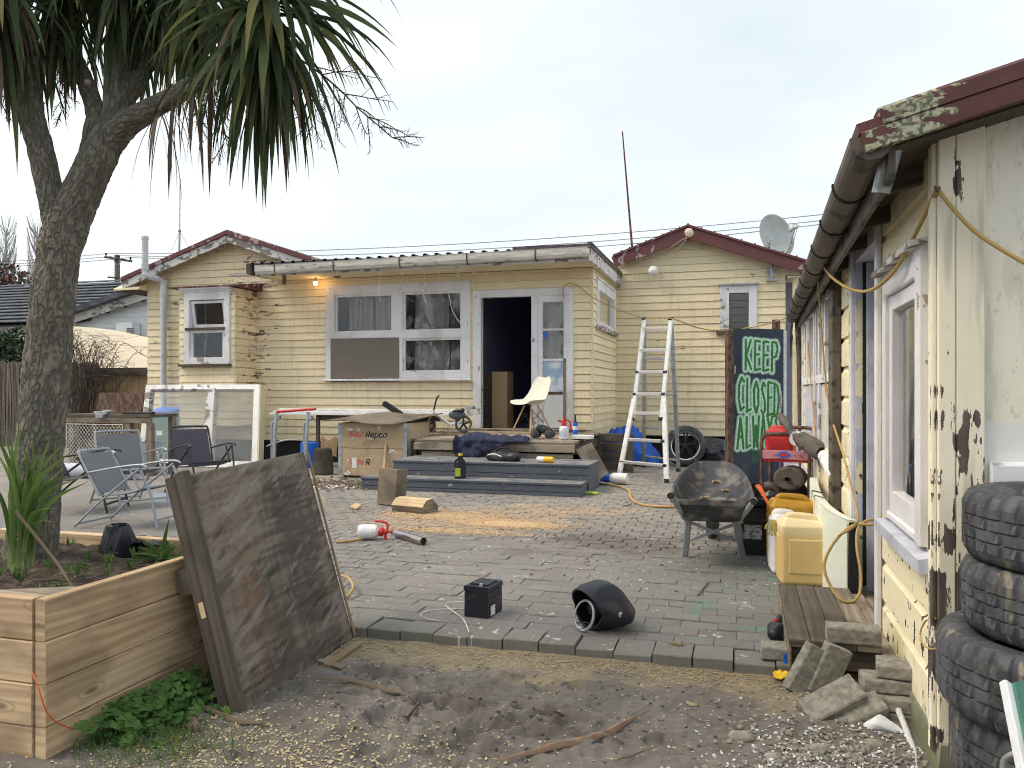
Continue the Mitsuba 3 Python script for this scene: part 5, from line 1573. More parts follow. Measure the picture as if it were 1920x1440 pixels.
dk = thing('timber_deck', 'old unpainted timber deck in front of the open doorway', 'deck')
DX0, DX1 = -4.36, -1.98
n = 13
for i in range(n):
    y0 = 9.53 + i * .151
    z = .528 + .038 * i / (n - 1)
    add('deck_board', box(DX0 + (R.uniform(-.05, .02) if i else .27), DX1 + R.uniform(-.01, .02), y0, y0 + .144, z - .03, z + R.uniform(-.001, .003), .004), 'wood_grey', dk)
add('edge_beam', box(DX0 + .26, DX1 + .01, 9.505, 9.55, .40, .496, .006), 'wood_grey', dk)
add('edge_beam', box(DX0 + .36, DX1 - .02, 9.53, 9.58, .27, .378, .006), 'wood_grey', dk)
add('side_beam', box(DX1 - .05, DX1 - .005, 9.56, 11.4, .37, .494), 'wood_dark', dk)
add('side_beam', box(DX0 + .08, DX0 + .12, 9.6, 11.4, .37, .494), 'wood_dark', dk)
add('doorstep', box(-4.0, -2.2, 11.30, 11.455, .566, .60, .006), 'wood_grey', dk)
for x in (DX0 + .12, -3.2, DX1 - .15):
    for y in (9.7, 11.2):
        add('post', box(x, x + .09, y, y + .09, -.02, .46), 'wood_dark', dk)

# ------------------------------------------------------------------ on the deck and steps
ec = thing('shell_chair', 'cream moulded shell chair with beech legs on the deck by the doorway', 'chair')
MC = RZ(math.radians(236), (-2.90, 10.95, .562))
nu, nv = 25, 40
P = np.zeros((nv, nu, 3))
prof = spline([(.235, 0, .405), (.20, 0, .425), (.08, 0, .418), (-.08, 0, .405), (-.17, 0, .435), (-.215, 0, .53), (-.245, 0, .66), (-.275, 0, .80)], nv)
for i in range(nv):
    t = i / (nv - 1)
    w = np.interp(t, [0, .06, .3, .5, .7, .92, 1.0], [.13, .20, .235, .235, .215, .18, .115])
    lift = np.interp(t, [0, .25, .5, .75, 1], [.01, .05, .09, .05, .02])
    fwd = np.interp(t, [0, .4, .6, .8, 1], [0, .02, .09, .06, .02])
    for j in range(nu):
        u = -1 + 2 * j / (nu - 1)
        P[i, j] = prof[i] + A((fwd * u * u, w * u, lift * abs(u) ** 2.3))
add('shell', xf(grid(P, .006), MC), 'cream_plastic', ec, smooth=True)
for sx, sy in ((1, 1), (1, -1), (-1, 1), (-1, -1)):
    top, bot = A((.06 * sx, .07 * sy, .40)), A((.215 * sx - .02, .20 * sy, .0))
    add('leg', xf(tube([top + (bot - top) * t for t in np.linspace(0, 1, 8)], np.linspace(.013, .010, 8), 10), MC), 'beech', ec, smooth=True)
for a, b in (((.10, .10, .33), (-.12, .13, .15)), ((-.11, .10, .33), (.14, .13, .15)), ((.10, -.10, .33), (-.12, -.13, .15)), ((-.11, -.10, .33), (.14, -.13, .15)), ((.1, -.11, .33), (.14, .13, .15)), ((.1, .11, .33), (.14, -.13, .15)), ((-.12, -.11, .33), (-.13, .13, .15)), ((-.12, .11, .33), (-.13, -.13, .15))):
    add('brace', xf(tube([a, (A(a) + A(b)) / 2, b], .003, 5), MC), 'black', ec, smooth=True)

bk = thing('balance_bike', "small white child's balance bike with black wheels standing on the deck", 'bicycle')
w0, w1 = A((-4.295, 10.42, 0.68)), A((-3.812, 10.62, 0.67))
dirb = unit((w1 - w0) * (1, 1, 0)); nb = np.cross(dirb, (0, 0, 1))
rw = .122
for c in (w0, w1):
    c = A((c[0], c[1], .545 + .023 * (c[1] - 9.5) + rw))
    Mw = frame(c, dirb, (0, 0, 1), -nb if False else np.cross(dirb, (0, 0, 1)))
    whl = add('wheel', xf(lathe([(rw - .030, -.016), (rw - .008, -.02), (rw, -.008), (rw, .008), (rw - .008, .02), (rw - .030, .016), (rw - .034, 0), (rw - .030, -.016)], 32), Mw), 'rubber', bk, smooth=50)
    add('hub', xf(cat_([lathe([(0, -.02), (.02, -.02), (.02, .02), (0, .02)], 14)] + [beam((0, 0, 0), ((rw - .03) * math.cos(q), (rw - .03) * math.sin(q), 0), .026, .010, .002) for q in np.arange(5) * 1.2566 + .3]), Mw), 'black_plastic', whl, smooth=30)
W0 = A((w0[0], w0[1], .545 + .023 * .95 + rw)); W1 = A((w1[0], w1[1], .545 + .023 * 1.1 + rw))
hd = W0 + dirb * .10 + A((0, 0, .20))
add('frame', [tube([hd + (0, 0, -.03), W0 + dirb * .35 + A((0, 0, -.02))], .022, 10), tube([W0 + dirb * .33 + (0, 0, -.01), W1], .012, 8), tube([W0 + dirb * .33 + (0, 0, 0), W1 + A((0, 0, .03)) - dirb * .03], .014, 8)], 'white_plastic', bk, smooth=True)
add('fork', [tube([hd + nb * s * .03, W0 + nb * s * .03], .011, 8) for s in (-1, 1)], 'white_plastic', bk, smooth=True)
add('stem', tube([hd, hd + dirb * .03 + A((0, 0, .13)), hd + dirb * .05 + A((0, 0, .19))], .013, 8), 'black_plastic', bk, smooth=True)
add('handlebar', tube(spline([hd + nb * .15 + A((0, 0, .205)) + dirb * .07, hd + A((0, 0, .18)) + dirb * .05, hd - nb * .15 + A((0, 0, .205)) + dirb * .07], 14), .011, 8), 'black_plastic', bk, smooth=True)
add('saddle', hull([(W1 - dirb * .14 + A((0, 0, .18)), .02), (W1 - dirb * .01 + nb * .05 + A((0, 0, .20)), .028), (W1 - dirb * .01 - nb * .05 + A((0, 0, .20)), .028)]), 'black_plastic', bk, smooth=50)
add('seat_post', tube([W1 - dirb * .06 + A((0, 0, .18)), W1 - dirb * .10 + A((0, 0, .02))], .012, 8), 'white_plastic', bk, smooth=True)
jn = thing('cloth_bundle', 'grey-blue folded garment slung over the saddle of the small bike', 'cloth')
add('cloth', xf(rough(ball((0, 0, 0), .10, 3, (1.3, .6, .75)), .04, 14, 5), TR(*(W1 - dirb * .10 + A((0, .03, .13))))), 'deck_paint', jn, smooth=60)

# navy cloth hanging over the deck edge
cl_ = thing('navy_cloth', 'dark navy blanket draped over the front edge of the timber deck', 'blanket')
nu, nv = 70, 46
P = np.zeros((nu, nv, 3))
for i in range(nu):
    u = i / (nu - 1)
    x = -3.53 + .98 * u
    back = 9.53 + .50 * (1 - .75 * max(0, u - .35) / .65) + .05 * math.sin(u * 9)
    hang = .30 * max(.05, 1 - max(0, u - .16) * 1.55) * (1 - .5 * max(0, .08 - u) / .08)
    for j in range(nv):
        v = j / (nv - 1)
        top = back - 9.495
        s = v * (top + hang)
        q = meshkit.fbm(A((u * 9, s * 9, 3)), 3, 6) - .3
        if s < top:
            y, z = back - s, .535 + .025 * (back - s - 9.5) + .012 + .11 * max(0, q) * (1 if s > .02 else .2)
        else:
            y, z = 9.492 - .015 - .16 * max(0, q), .545 - (s - top)
        P[i, j] = (x + .04 * (q - .2), y, z)
add('blanket', grid(P, .006), 'cloth_navy', cl_, smooth=True)

ob = thing('oil_bottle', 'black motor oil bottle with a yellow label standing on the lower charcoal step', 'bottle')
oc = A((-3.125, 8.60, LZ))
MB_ = RZ(math.radians(20), oc)
bd = sg.Polygon([(-.062, 0), (.062, 0), (.065, .02), (.065, .17), (.055, .20), (.035, .225), (.03, .262), (-.028, .262), (-.03, .235), (-.062, .215), (-.066, .19), (-.066, .02)], [[(-.048, .135), (-.030, .135), (-.026, .205), (-.04, .205)]])
add('body', xf(fromtm(trimesh.creation.extrude_polygon(bd, .07, engine='earcut')), MB_ @ frame((0, .035, 0), (1, 0, 0), (0, 0, 1), (0, -1, 0))), 'black_plastic', ob)
add('cap', xf(lathe([(.0, .262), (.024, .262), (.024, .285), (.02, .29), (0, .29)], 14, TR(0, 0, 0)), MB_), 'yellow_plastic', ob, smooth=30)
add('label', xf(cat_([box(-.060, .0, -.039, -.0355, .03, .125, 0), box(-.070, -.0665, -.03, .03, .03, .125, 0)]), MB_), 'lime', ob)
tb = thing('tool_bag', 'lumpy black tool bag lying on the upper charcoal step', 'bag')
g = hull([((-.17, 0, .05), .05), ((.15, .01, .05), .055), ((-.05, .05, .08), .05), ((.16, -.04, .06), .05), ((-.18, -.03, .04), .04), ((.0, -.06, .045), .045)])
add('body', xf(rough(dense(g, .02), .016, 16, 3), RZ(-.1, (-2.72, 9.03, UZ))), 'black_plastic', tb, smooth=60)
add('handle', xf(tube(spline([(-.12, 0, .10), (-.06, 0, .15), (.06, .01, .145), (.11, .01, .10)], 16), .010, 7), RZ(-.1, (-2.72, 9.03, UZ))), 'black', tb, smooth=True)
add('zip_flap', xf(tube(spline([(-.19, -.07, .07), (-.10, -.085, .085), (.0, -.095, .06)], 14), .008, 6), RZ(-.1, (-2.72, 9.03, UZ))), 'white_plastic', tb, smooth=True)
sc = thing('spray_can', 'yellow and white can lying on its side on the upper charcoal step', 'can')
Mc = frame((-2.20, 8.95, UZ + .036), unit((.2, 1, 0)), (0, 0, 1), unit((1, -.2, 0)))
add('body', xf(lathe([(0, -.10), (.030, -.10), (.034, -.09), (.034, -.01)], 20), Mc), 'white_plastic', sc, smooth=40)
add('cap', xf(lathe([(.0345, -.01), (.0355, .0), (.0355, .095), (.03, .105), (0, .105)], 20), Mc), 'yellow_plastic', sc, smooth=40)


def sprayer(label, M, scale=1.0):
    t = thing('pump_sprayer', label, 'sprayer')
    S = np.diag([scale, scale, scale, 1])
    add('bottle', xf(lathe([(0, 0), (.05, 0), (.058, .012), (.058, .12), (.05, .145), (.028, .16), (.026, .17)], 24), M @ S), 'white_plastic', t, smooth=35)
    add('label', xf(lathe([(.0585, .03), (.0588, .032), (.0588, .10), (.0585, .102)], 24), M @ S), 'faded_blue', t, smooth=35)
    add('collar', xf(lathe([(.026, .165), (.034, .165), (.034, .195), (.022, .205), (.02, .235), (0, .237)], 16), M @ S), 'red_plastic', t, smooth=35)
    add('nozzle', xf(tube([(-.015, 0, .215), (-.075, 0, .225)], .012, 10), M @ S), 'red_plastic', t, smooth=40)
    add('handle', xf(tube(spline([(.0, 0, .225), (.05, 0, .232), (.075, 0, .20), (.085, 0, .12)], 16), .013, 8, flat=.7), M @ S), 'red_plastic', t, smooth=True)
    add('knob', xf(lathe([(.008, .237), (.008, .262), (.018, .264), (.018, .275), (0, .277)], 14), M @ S), 'red_plastic', t, smooth=35)
    return t


sprayer('white pump sprayer with red head standing at the right front of the deck', RZ(.15, (-2.19, 9.92, .545)), 1.05)
sprayer('white pump sprayer with red head lying on the pavers beside a steel pipe', frame((-2.87, 5.58, .058), unit((0, .2, 1)), unit((.25, -1, .2)), unit((1, .2, .02))), .98)
bg_ = thing('grease_gun', 'blue cartridge bottle with a black nozzle on the deck by the house corner', 'bottle')
bp = A((-2.12, 10.30, .556))
add('body', lathe([(0, 0), (.032, 0), (.034, .01), (.034, .17), (.028, .185)], 18, TR(*bp)), 'blue_plastic', bg_, smooth=35)
add('band', lathe([(.0345, .09), (.035, .091), (.035, .14), (.0345, .141)], 18, TR(*bp)), 'white_plastic', bg_, smooth=35)
add('nozzle', lathe([(.028, .185), (.016, .21), (.009, .29), (0, .29)], 14, TR(*bp)), 'black_plastic', bg_, smooth=35)
ty = thing('tray', 'white plastic tray at the right edge of the deck', 'tray')
add('tray', xf(cat_([box(-.13, .13, -.09, .09, 0, .012), box(-.13, -.12, -.09, .09, .012, .045), box(.12, .13, -.09, .09, .012, .045), box(-.12, .12, -.09, -.08, .012, .045), box(-.12, .12, .08, .09, .012, .045)]), RZ(-.1, (-1.97, 10.02, .548))), 'white_plastic', ty)
tk = thing('toy_truck', 'muddy black toy truck on the deck beside the chair legs', 'toy')
tp = A((-2.50, 10.05, .545))
add('body', xf(rough(dense(hull([((-.10, 0, .10), .03), ((.10, 0, .09), .03), ((-.05, 0, .15), .03), ((.04, .03, .13), .03)]), .02), .012, 20, 2), TR(*tp)), 'black_plastic', tk, smooth=50)
for sx in (-1, 1):
    for sy in (-1, 1):
        add('wheel', lathe([(0, -.03), (.04, -.03), (.055, -.02), (.055, .02), (.04, .03), (0, .03)], 16, frame(tp + A((sx * .095, sy * .075, .055)), (1, 0, 0), (0, 0, 1), (0, -1, 0))), 'rubber', tk, smooth=40)

# ------------------------------------------------------------------ crate, trolley, white lengths
cr_ = thing('plywood_crate', 'plywood parts crate with galvanised corner strips and faded print beside the steps', 'crate')
CX0, CX1, CY0, CY1 = -5.22, -4.22, 9.56, 10.35
add('front_panel', box(CX0, CX1, CY0, CY0 + .015, .40, .735), 'plywood', cr_)
add('front_panel', box(CX0, CX1, CY0 + .004, CY0 + .019, .03, .395), 'plywood', cr_)
add('side_panel', box(CX1 - .016, CX1 - .001, CY0 + .02, CY1, .03, .735), 'plywood', cr_)
add('side_panel', box(CX0 + .001, CX0 + .016, CY0 + .02, CY1, .03, .735), 'plywood', cr_)
add('back_panel', box(CX0 + .017, CX1 - .017, CY1 - .016, CY1 - .001, .03, .735), 'plywood', cr_)
add('base', box(CX0 + .05, CX1 - .05, CY0 + .05, CY1 - .05, 0.0, .03), 'wood_dark', cr_)
for x, s in ((CX0, 1), (CX1, -1)):
    add('corner_strip', cat_([box(min(x - .002 * s, x + .05 * s), max(x - .002 * s, x + .05 * s), CY0 - .003, CY0 - .0005, .01, .735, 0), box(min(x - .003 * s, x - .0005 * s), max(x - .003 * s, x - .0005 * s), CY0 - .003, CY0 + .05, .01, .735, 0)]), 'galv', cr_)
    for i in range(8):
        add('rivet', ball((x + .025 * s, CY0 - .003, .06 + i * .09), .008, 1, (1, .5, 1)), 'galv', cr_)


def lettering(txt, h, o, ex, ez, mat_, parent, skew=.25, bold=True, lab=None):
    m = meshkit.text_mesh(txt, h, .0015, bold)
    v = np.array(m.vertices)
    v[:, 0] += skew * v[:, 1]
    return add('lettering', xf((v, np.array(m.faces), None), frame(o, ex, ez, np.cross(ex, ez))), mat_, parent, label=lab)


lettering('Repco', .078, (-4.83, CY0 - .001, .545), (1, 0, 0), (0, 0, 1), 'print_black', cr_)
lettering('R', .078, (-4.83, CY0 + .003, .175), (1, 0, 0), (0, 0, 1), 'print_black', cr_)
for zz_, yy in ((.55, CY0), (.18, CY0 + .004)):
    sw_ = sg.Polygon([(0, 0), (.20, 0), (.225, .075), (.17, .062), (.06, .078), (-.01, .07)])
    add('printed_flash', xf(fromtm(trimesh.creation.extrude_polygon(sw_, .001, engine='earcut')), frame((-5.06, yy - .0006, zz_), (1, 0, 0), (0, 0, 1), (0, -1, 0))), 'print_red', cr_)
add('tape', xf(box(0, .07, -.0012, 0, 0, .14, 0), TR(-5.02, CY0 + .002, .13)), 'white_plastic', cr_)
ld = thing('plywood_sheet', 'warped brown plywood sheet lying across the top of the crate', 'sheet')
P = [[(-5.40 + 1.10 * u - .0 * v + .25 * v, 9.42 + 1.0 * v, .748 + .10 * v + .02 * math.sin(3 * u + 1) * (1 - v) + .012 * math.sin(7 * u)) for v in np.linspace(0, 1, 8)] for u in np.linspace(0, 1, 30)]
add('sheet', grid(P, -.012 if False else .012), 'wood_grey', ld, smooth=40)
wp = thing('white_lengths', 'stack of white plastic lengths lying along the house wall behind the crate', 'plank')
for i in range(3):
    z = .80 + i * .032
    add('length', box(-7.042 + i * .06, -3.769 - i * .02, 10.70 + .03 * i, 10.86 + .03 * i, z, z + .028), 'white_plastic', wp)
add('end_cap', box(-3.816, -3.751 + .05, 10.70, 10.80, .90, .95), 'galv', wp)
tr1 = thing('trestle', 'dark timber trestle under the left end of the white lengths', 'trestle')
for x in (-6.25, -4.75):
    add('leg', box(x, x + .05, 10.74, 10.79, 0, .795), 'wood_dark', tr1)
add('rail', box(-6.25, -4.25, 10.795, 10.835, .72, .795), 'wood_dark', tr1)
bt_ = thing('black_timber', 'short charred black timber sticking up behind the plywood lid', 'timber')
add('timber', beam((-5.072, 10.66, 0.984), (-4.78, 10.62, 0.822), .07, .07), 'black', bt_)
bxx = thing('cardboard_box', 'brown cardboard box between the crate and the small bike', 'box')
add('carton', box(-4.78, -4.46, 10.90, 11.2, .0, .74), 'cardboard', bxx)
gs = thing('steel_angle', 'slotted galvanised steel angle standing between the crate and the bike', 'angle')
add('angle', cat_([box(-4.40, -4.355, 10.38, 10.384, .0, .74, 0), box(-4.404, -4.4, 10.38, 10.425, .0, .74, 0)]), 'galv', gs)
hv = thing('sack_trolley', 'pair of bent grey tube trolley frames with red grips by the house wall', 'trolley')
for i, (xa, xb) in enumerate(((-6.829, -6.629), (-6.279, -6.101))):
    fr_ = add('frame', [tube(spline([(xa, 10.45, 0), (xa, 10.45, .60), (xa + .04, 10.45, .70), (xa + .17, 10.40, .76), (xb + .03, 10.3, .80)], 40), .018, 10), tube([(xb, 10.2, 0), (xb, 10.22, .5), (xb + .01, 10.25, .86)], .026, 10)], 'tube_grey', hv, smooth=True)
add('cross_tube', [tube(spline([(-6.895, 10.42, .33), (-6.611, 10.40, .42), (-6.339, 10.42, .44)], 14), .012, 8)], 'tube_grey', hv, smooth=True)
add('grip', [tube([(-6.615, 10.25, .855), (-5.949, 10.22, .905)], .020, 10)], 'red_plastic', hv, smooth=40)
bl = thing('blue_drum', 'blue plastic drum in the shade under the trolley frames', 'drum')
add('drum', lathe([(0, 0), (.14, 0), (.15, .02), (.15, .36), (.14, .38), (0, .38)], 24, TR(-6.35, 10.75, 0)), 'blue_plastic', bl, smooth=35)
lg = thing('log', 'rough brown log end standing between the trolley frames and the crate', 'log')
add('log', rough(lathe([(0, 0), (.13, 0), (.14, .03), (.125, .33), (.11, .36), (0, .37)], 26, TR(-5.62, 9.85, 0)), .02, 9, 3), 'bark', lg, smooth=40)
cdr = thing('cardboard_flap', 'torn brown cardboard hanging beside the trolley frames', 'cardboard')
add('flap', grid([[(-6.02 + .30 * u, 10.45 + .04 * math.sin(5 * u + 2 * v), .18 + .28 * v + .03 * math.sin(9 * u)) for v in np.linspace(0, 1, 6)] for u in np.linspace(0, 1, 12)], .005), 'cardboard', cdr, smooth=True)
sk = thing('stake', 'thin pale stake leaning on the front of the crate', 'stake')
add('stake', beam((-4.52, 9.50, .14), (-4.515, 9.545, .46), .035, .02), 'wood_split', sk)

# board and retaining timbers right of the steps
bd_ = thing('plywood_board', 'brown ply offcut leaning at a slant against the right end of the steps', 'board')
q0, q1, q2, q3 = A((-1.97, 9.581, 0.438)), A((-1.807, 9.785, 0.52)), A((-1.577, 9.695, 0.154)), A((-1.675, 9.459, 0.064))
add('board', grid([[q0, q1], [q3, q2]], .016), 'wood_grey', bd_)
rt = thing('retaining_timbers', 'old dark sleepers holding the bank beside the house corner', 'timbers')
ry = 11.3
for i in range(4):
    add('sleeper', box(-2.064, -1.493, ry, ry + .06, .02 + i * .135, .145 + i * .135, .006), 'wood_dark', rt)
for px_ in (-2.001, -1.539):
    add('post', box(px_ - .05, px_ + .06, ry - .06, ry - .001, -.02, .545), 'wood_dark', rt)


# ------------------------------------------------------------------ ladder
la = thing('ladder', 'folding aluminium ladder standing open in front of the right gable wall', 'ladder')
fl_, fr2 = A((-1.587, 10.602, 0)), A((-0.909, 10.148, 0))
tl_, trr = A((-1.318, 11.229, 2.184)), A((-0.905, 10.724, 2.128))
ml, mr = A((-1.438, 10.882, 0.783)), A((-1.002, 10.415, 0.802))
rl_, rr_ = A((-1.433, 12.137, 0)), A((-0.874, 11.626, 0))
vd = unit(A((fr2 - fl_) * (1, 1, 0)))
add('rail', [beam(ml, tl_, .030, .065, .006, up=vd), beam(mr, trr, .030, .065, .006, up=vd)], 'alu', la)
add('lower_rail', [beam(fl_, ml + (tl_ - ml) * .2 - vd * .012, .034, .075, .006, up=vd), beam(fr2, mr + (trr - mr) * .2 + vd * .012, .034, .075, .006, up=vd)], 'white_plastic', la)
add('rear_rail', [beam(rl_, tl_ + (0, .03, -.02), .026, .06, .005, up=vd), beam(rr_, trr + (0, .03, -.02), .026, .06, .005, up=vd)], 'galv', la)
for f in (.10, .32, .54, .76, .95):
    add('rung', beam(tl_ + (ml - tl_) * f, trr + (mr - trr) * f, .035, .05, .008), 'alu', la)
for f in (.36, .74):
    add('rung', beam(ml + (fl_ - ml) * f, mr + (fr2 - mr) * f, .035, .046, .008), 'alu', la)
for f in (.25, .48, .71, .92):
    add('rear_rung', beam(tl_ + (rl_ - tl_) * f, trr + (rr_ - trr) * f, .026, .03, .004), 'galv', la)
for p in (tl_, trr, tl_ + (ml - tl_) * .54, trr + (mr - trr) * .54, tl_ + (ml - tl_) * .76, trr + (mr - trr) * .76, ml, mr, ml + (fl_ - ml) * .36, mr + (fr2 - mr) * .36, ml + (fl_ - ml) * .74, mr + (fr2 - mr) * .74):
    add('lock', xf(lathe([(0, -.03), (.026, -.03), (.026, .03), (0, .03)], 12), frame(p, unit(np.cross(vd, (0, 0, 1))), (0, 0, 1), -vd)), 'black_plastic', la, smooth=35)
add('foot', [box(p[0] - .03, p[0] + .03, p[1] - .04, p[1] + .04, 0, .05) for p in (fl_, fr2, rl_, rr_)], 'black_plastic', la)

# ------------------------------------------------------------------ junk along the right wing
tp_ = thing('blue_tarpaulin', 'crumpled blue tarpaulin under the right gable wall behind the ladder', 'tarpaulin')
nu, nv = 60, 36
P = np.zeros((nu, nv, 3))
for i in range(nu):
    for j in range(nv):
        u, v = i / (nu - 1), j / (nv - 1)
        n_ = meshkit.fbm(A((u * 7, v * 7, 2)), 4, 4)
        env = math.sin(PI * min(1, u * 1.0 + .12)) ** .6 * (math.sin(PI * v) ** .5)
        P[i, j] = (-2.08 + .98 * u + .07 * (n_ - .5), 12.25 + .75 * v + .05 * (n_ - .5), .02 + (.78 - .42 * u) * env * (.55 + .75 * n_))
add('sheet', grid(P, .004), 'blue_tarp', tp_, smooth=55)
wh = thing('alloy_wheel', 'black five-spoke alloy wheel with tyre standing on edge against the wall', 'wheel')
wc = A((-0.84, 12.461, 0.275)); wr_ = .315
wc[2] = wr_ + .0
Mw = frame(wc, unit((1, .18, 0)), unit((0, .12, 1)), unit(np.cross(unit((1, .18, 0)), unit((0, .12, 1)))))
add('tyre', xf(lathe([(.215, -.09), (.235, -.10), (.29, -.095), (.312, -.07), (.317, 0), (.312, .07), (.29, .095), (.235, .10), (.215, .09), (.21, 0), (.215, -.09)], 48), Mw), 'rubber', wh, smooth=50)
rimp = add('rim', xf(lathe([(.213, .092), (.222, .096), (.222, .088), (.205, .08), (.195, .0), (.195, -.08)], 48), Mw), 'chrome_pipe', wh, smooth=40)
spk = [beam((.03 * math.cos(q + s), .03 * math.sin(q + s), .07), (.205 * math.cos(q + s * 1.1), .205 * math.sin(q + s * 1.1), .072), .024, .03, .006, up=(0, 0, 1)) for q in np.arange(5) * 2 * PI / 5 + .31 for s in (-.12, .12)]
add('spokes', xf(cat_(spk + [lathe([(0, .09), (.035, .088), (.05, .07), (.05, .05)], 20)]), Mw), 'black_plastic', wh)
add('brake_disc', xf(lathe([(.15, -.02), (0, -.02)], 24), Mw), 'black', wh)
sl1 = thing('strips', 'bundle of pale metal strips lying over the dark clutter beside the alloy wheel', 'strip')
for i in range(4):
    add('strip', beam((-0.688, 12.922, 0.408), A((-0.22, 12.538, 0.307)) + A((0, .02 * i, .035 * i - .05)), .025, .012), 'galv', sl1)
bk_ = thing('rubbish_bags', 'black rubbish bags heaped beside the alloy wheel', 'bag')
add('heap', xf(rough(ball((0, 0, 0), .3, 4, (1.15, .8, .75)), .09, 5, 7), TR(-.45, 12.75, .2)), 'black_plastic', bk_, smooth=60)
add('knot', xf(rough(ball((0, 0, 0), .13, 3), .05, 9, 3), TR(-.17, 11.9, .13)), 'black_plastic', bk_, smooth=60)
cy = thing('cyan_reel', 'cyan plastic reel half hidden behind the rusty post', 'reel')
add('reel', xf(lathe([(.05, -.04), (.17, -.04), (.17, -.03), (.08, -.02), (.08, .02), (.17, .03), (.17, .04), (.05, .04)], 28), frame((-.06, 11.4, .42), (1, 0, 0), (0, 0, 1), (0, -1, 0))), 'cyan_plastic', cy, smooth=35)
add('stand', box(-.1, -.02, 11.36, 11.44, 0, .40), 'black_plastic', cy)
wt = thing('water_bottle', 'white plastic bottle with a blue cap lying at the left foot of the ladder', 'bottle')
Mt = frame((-1.517, 9.82, 0.07), unit((.1, 1, 0)), (0, 0, 1), unit((1, -.1, 0)))
add('bottle', xf(lathe([(0, .16), (.06, .16), (.07, .15), (.07, -.02), (.05, -.06), (.03, -.07)], 20), Mt), 'white_plastic', wt, smooth=40)
add('cap', xf(lathe([(.035, -.06), (.05, -.065), (.055, -.16), (.04, -.18), (0, -.18)], 18), Mt), 'blue_plastic', wt, smooth=40)
ah = thing('air_hose', 'tan air hose snaking over the pavers from the steps to the wheelbarrow', 'hose')
add('hose', tube(spline([(-1.596, 9.648, 0.02), (-1.381, 9.439, 0.012), (-1.234, 9.059, 0.012), (-1.137, 8.472, 0.012), (-1.004, 8.089, 0.012), (-0.842, 7.94, 0.012), (-0.584, 7.977, 0.012), (-0.364, 8.235, 0.012)], 70), .0125, 8), 'hose_tan', ah, smooth=True)
add('coupling', [tube([(-1.749, 9.723, 0.02), (-1.59, 9.65, 0.02)], .022, 10), tube([(-1.724, 9.696, 0.09), (-1.704, 9.736, 0.02)], .014, 8)], 'steel', ah, smooth=40)
gv = thing('glove', 'lime green work glove lying on the pavers by the end of the steps', 'glove')


def glove(parent, M, m):
    pts = [hull([((0, 0, .012), .018), ((.07, .02, .012), .018), ((.07, -.03, .012), .016), ((.0, -.03, .012), .016)])]
    for i, (y, l) in enumerate(((-.032, .055), (-.012, .07), (.008, .072), (.027, .058))):
        pts.append(tube(spline([(.07, y, .014), (.07 + l * .6, y * 1.3, .02), (.07 + l, y * 1.6, .010)], 8), .0095, 8))
    pts.append(tube(spline([(.02, .03, .014), (.045, .06, .016), (.075, .07, .012)], 8), .010, 8))
    add('glove', xf(rough(cat_([(p[0], p[1], None) for p in pts]), .004, 40, 2), M), m, parent, smooth=50)


glove(gv, RZ(-.3, (-1.677, 8.78, 0)), 'lime')
gw = thing('glove', 'white-cuffed edge of a glove lying beside the lime one', 'glove')
glove(gw, RZ(2.6, (-1.636, 8.792, 0)) @ np.diag([.7, .7, .7, 1]), 'white_plastic')
spn_ = thing('spanner', 'small steel spanner on the pavers below the air hose', 'spanner')
add('bar', [beam((-1.119, 7.903, 0.006), (-1.088, 8.15, 0.006), .02, .008), lathe([(.01, 0), (.022, 0), (.022, .01), (.01, .01)], 14, TR(*(-1.125, 7.911, 0.002)))], 'steel', spn_)

# ------------------------------------------------------------------ sprayed door panel on a rusty post
dn = thing('sprayed_door', 'dark door panel sprayed with big green lettering, standing on end by the wheelbarrow', 'door')
D0, D1 = A((-.105, 10.30, 0)), A((.505, 10.66, 0))
dx = unit(D1 - D0); dzv = A((0, 0, 1)); dnv = np.cross(dx, dzv)
DW, DH = float(np.linalg.norm(D1 - D0)), 1.95
MD = frame(D0, dx, dzv, dnv)


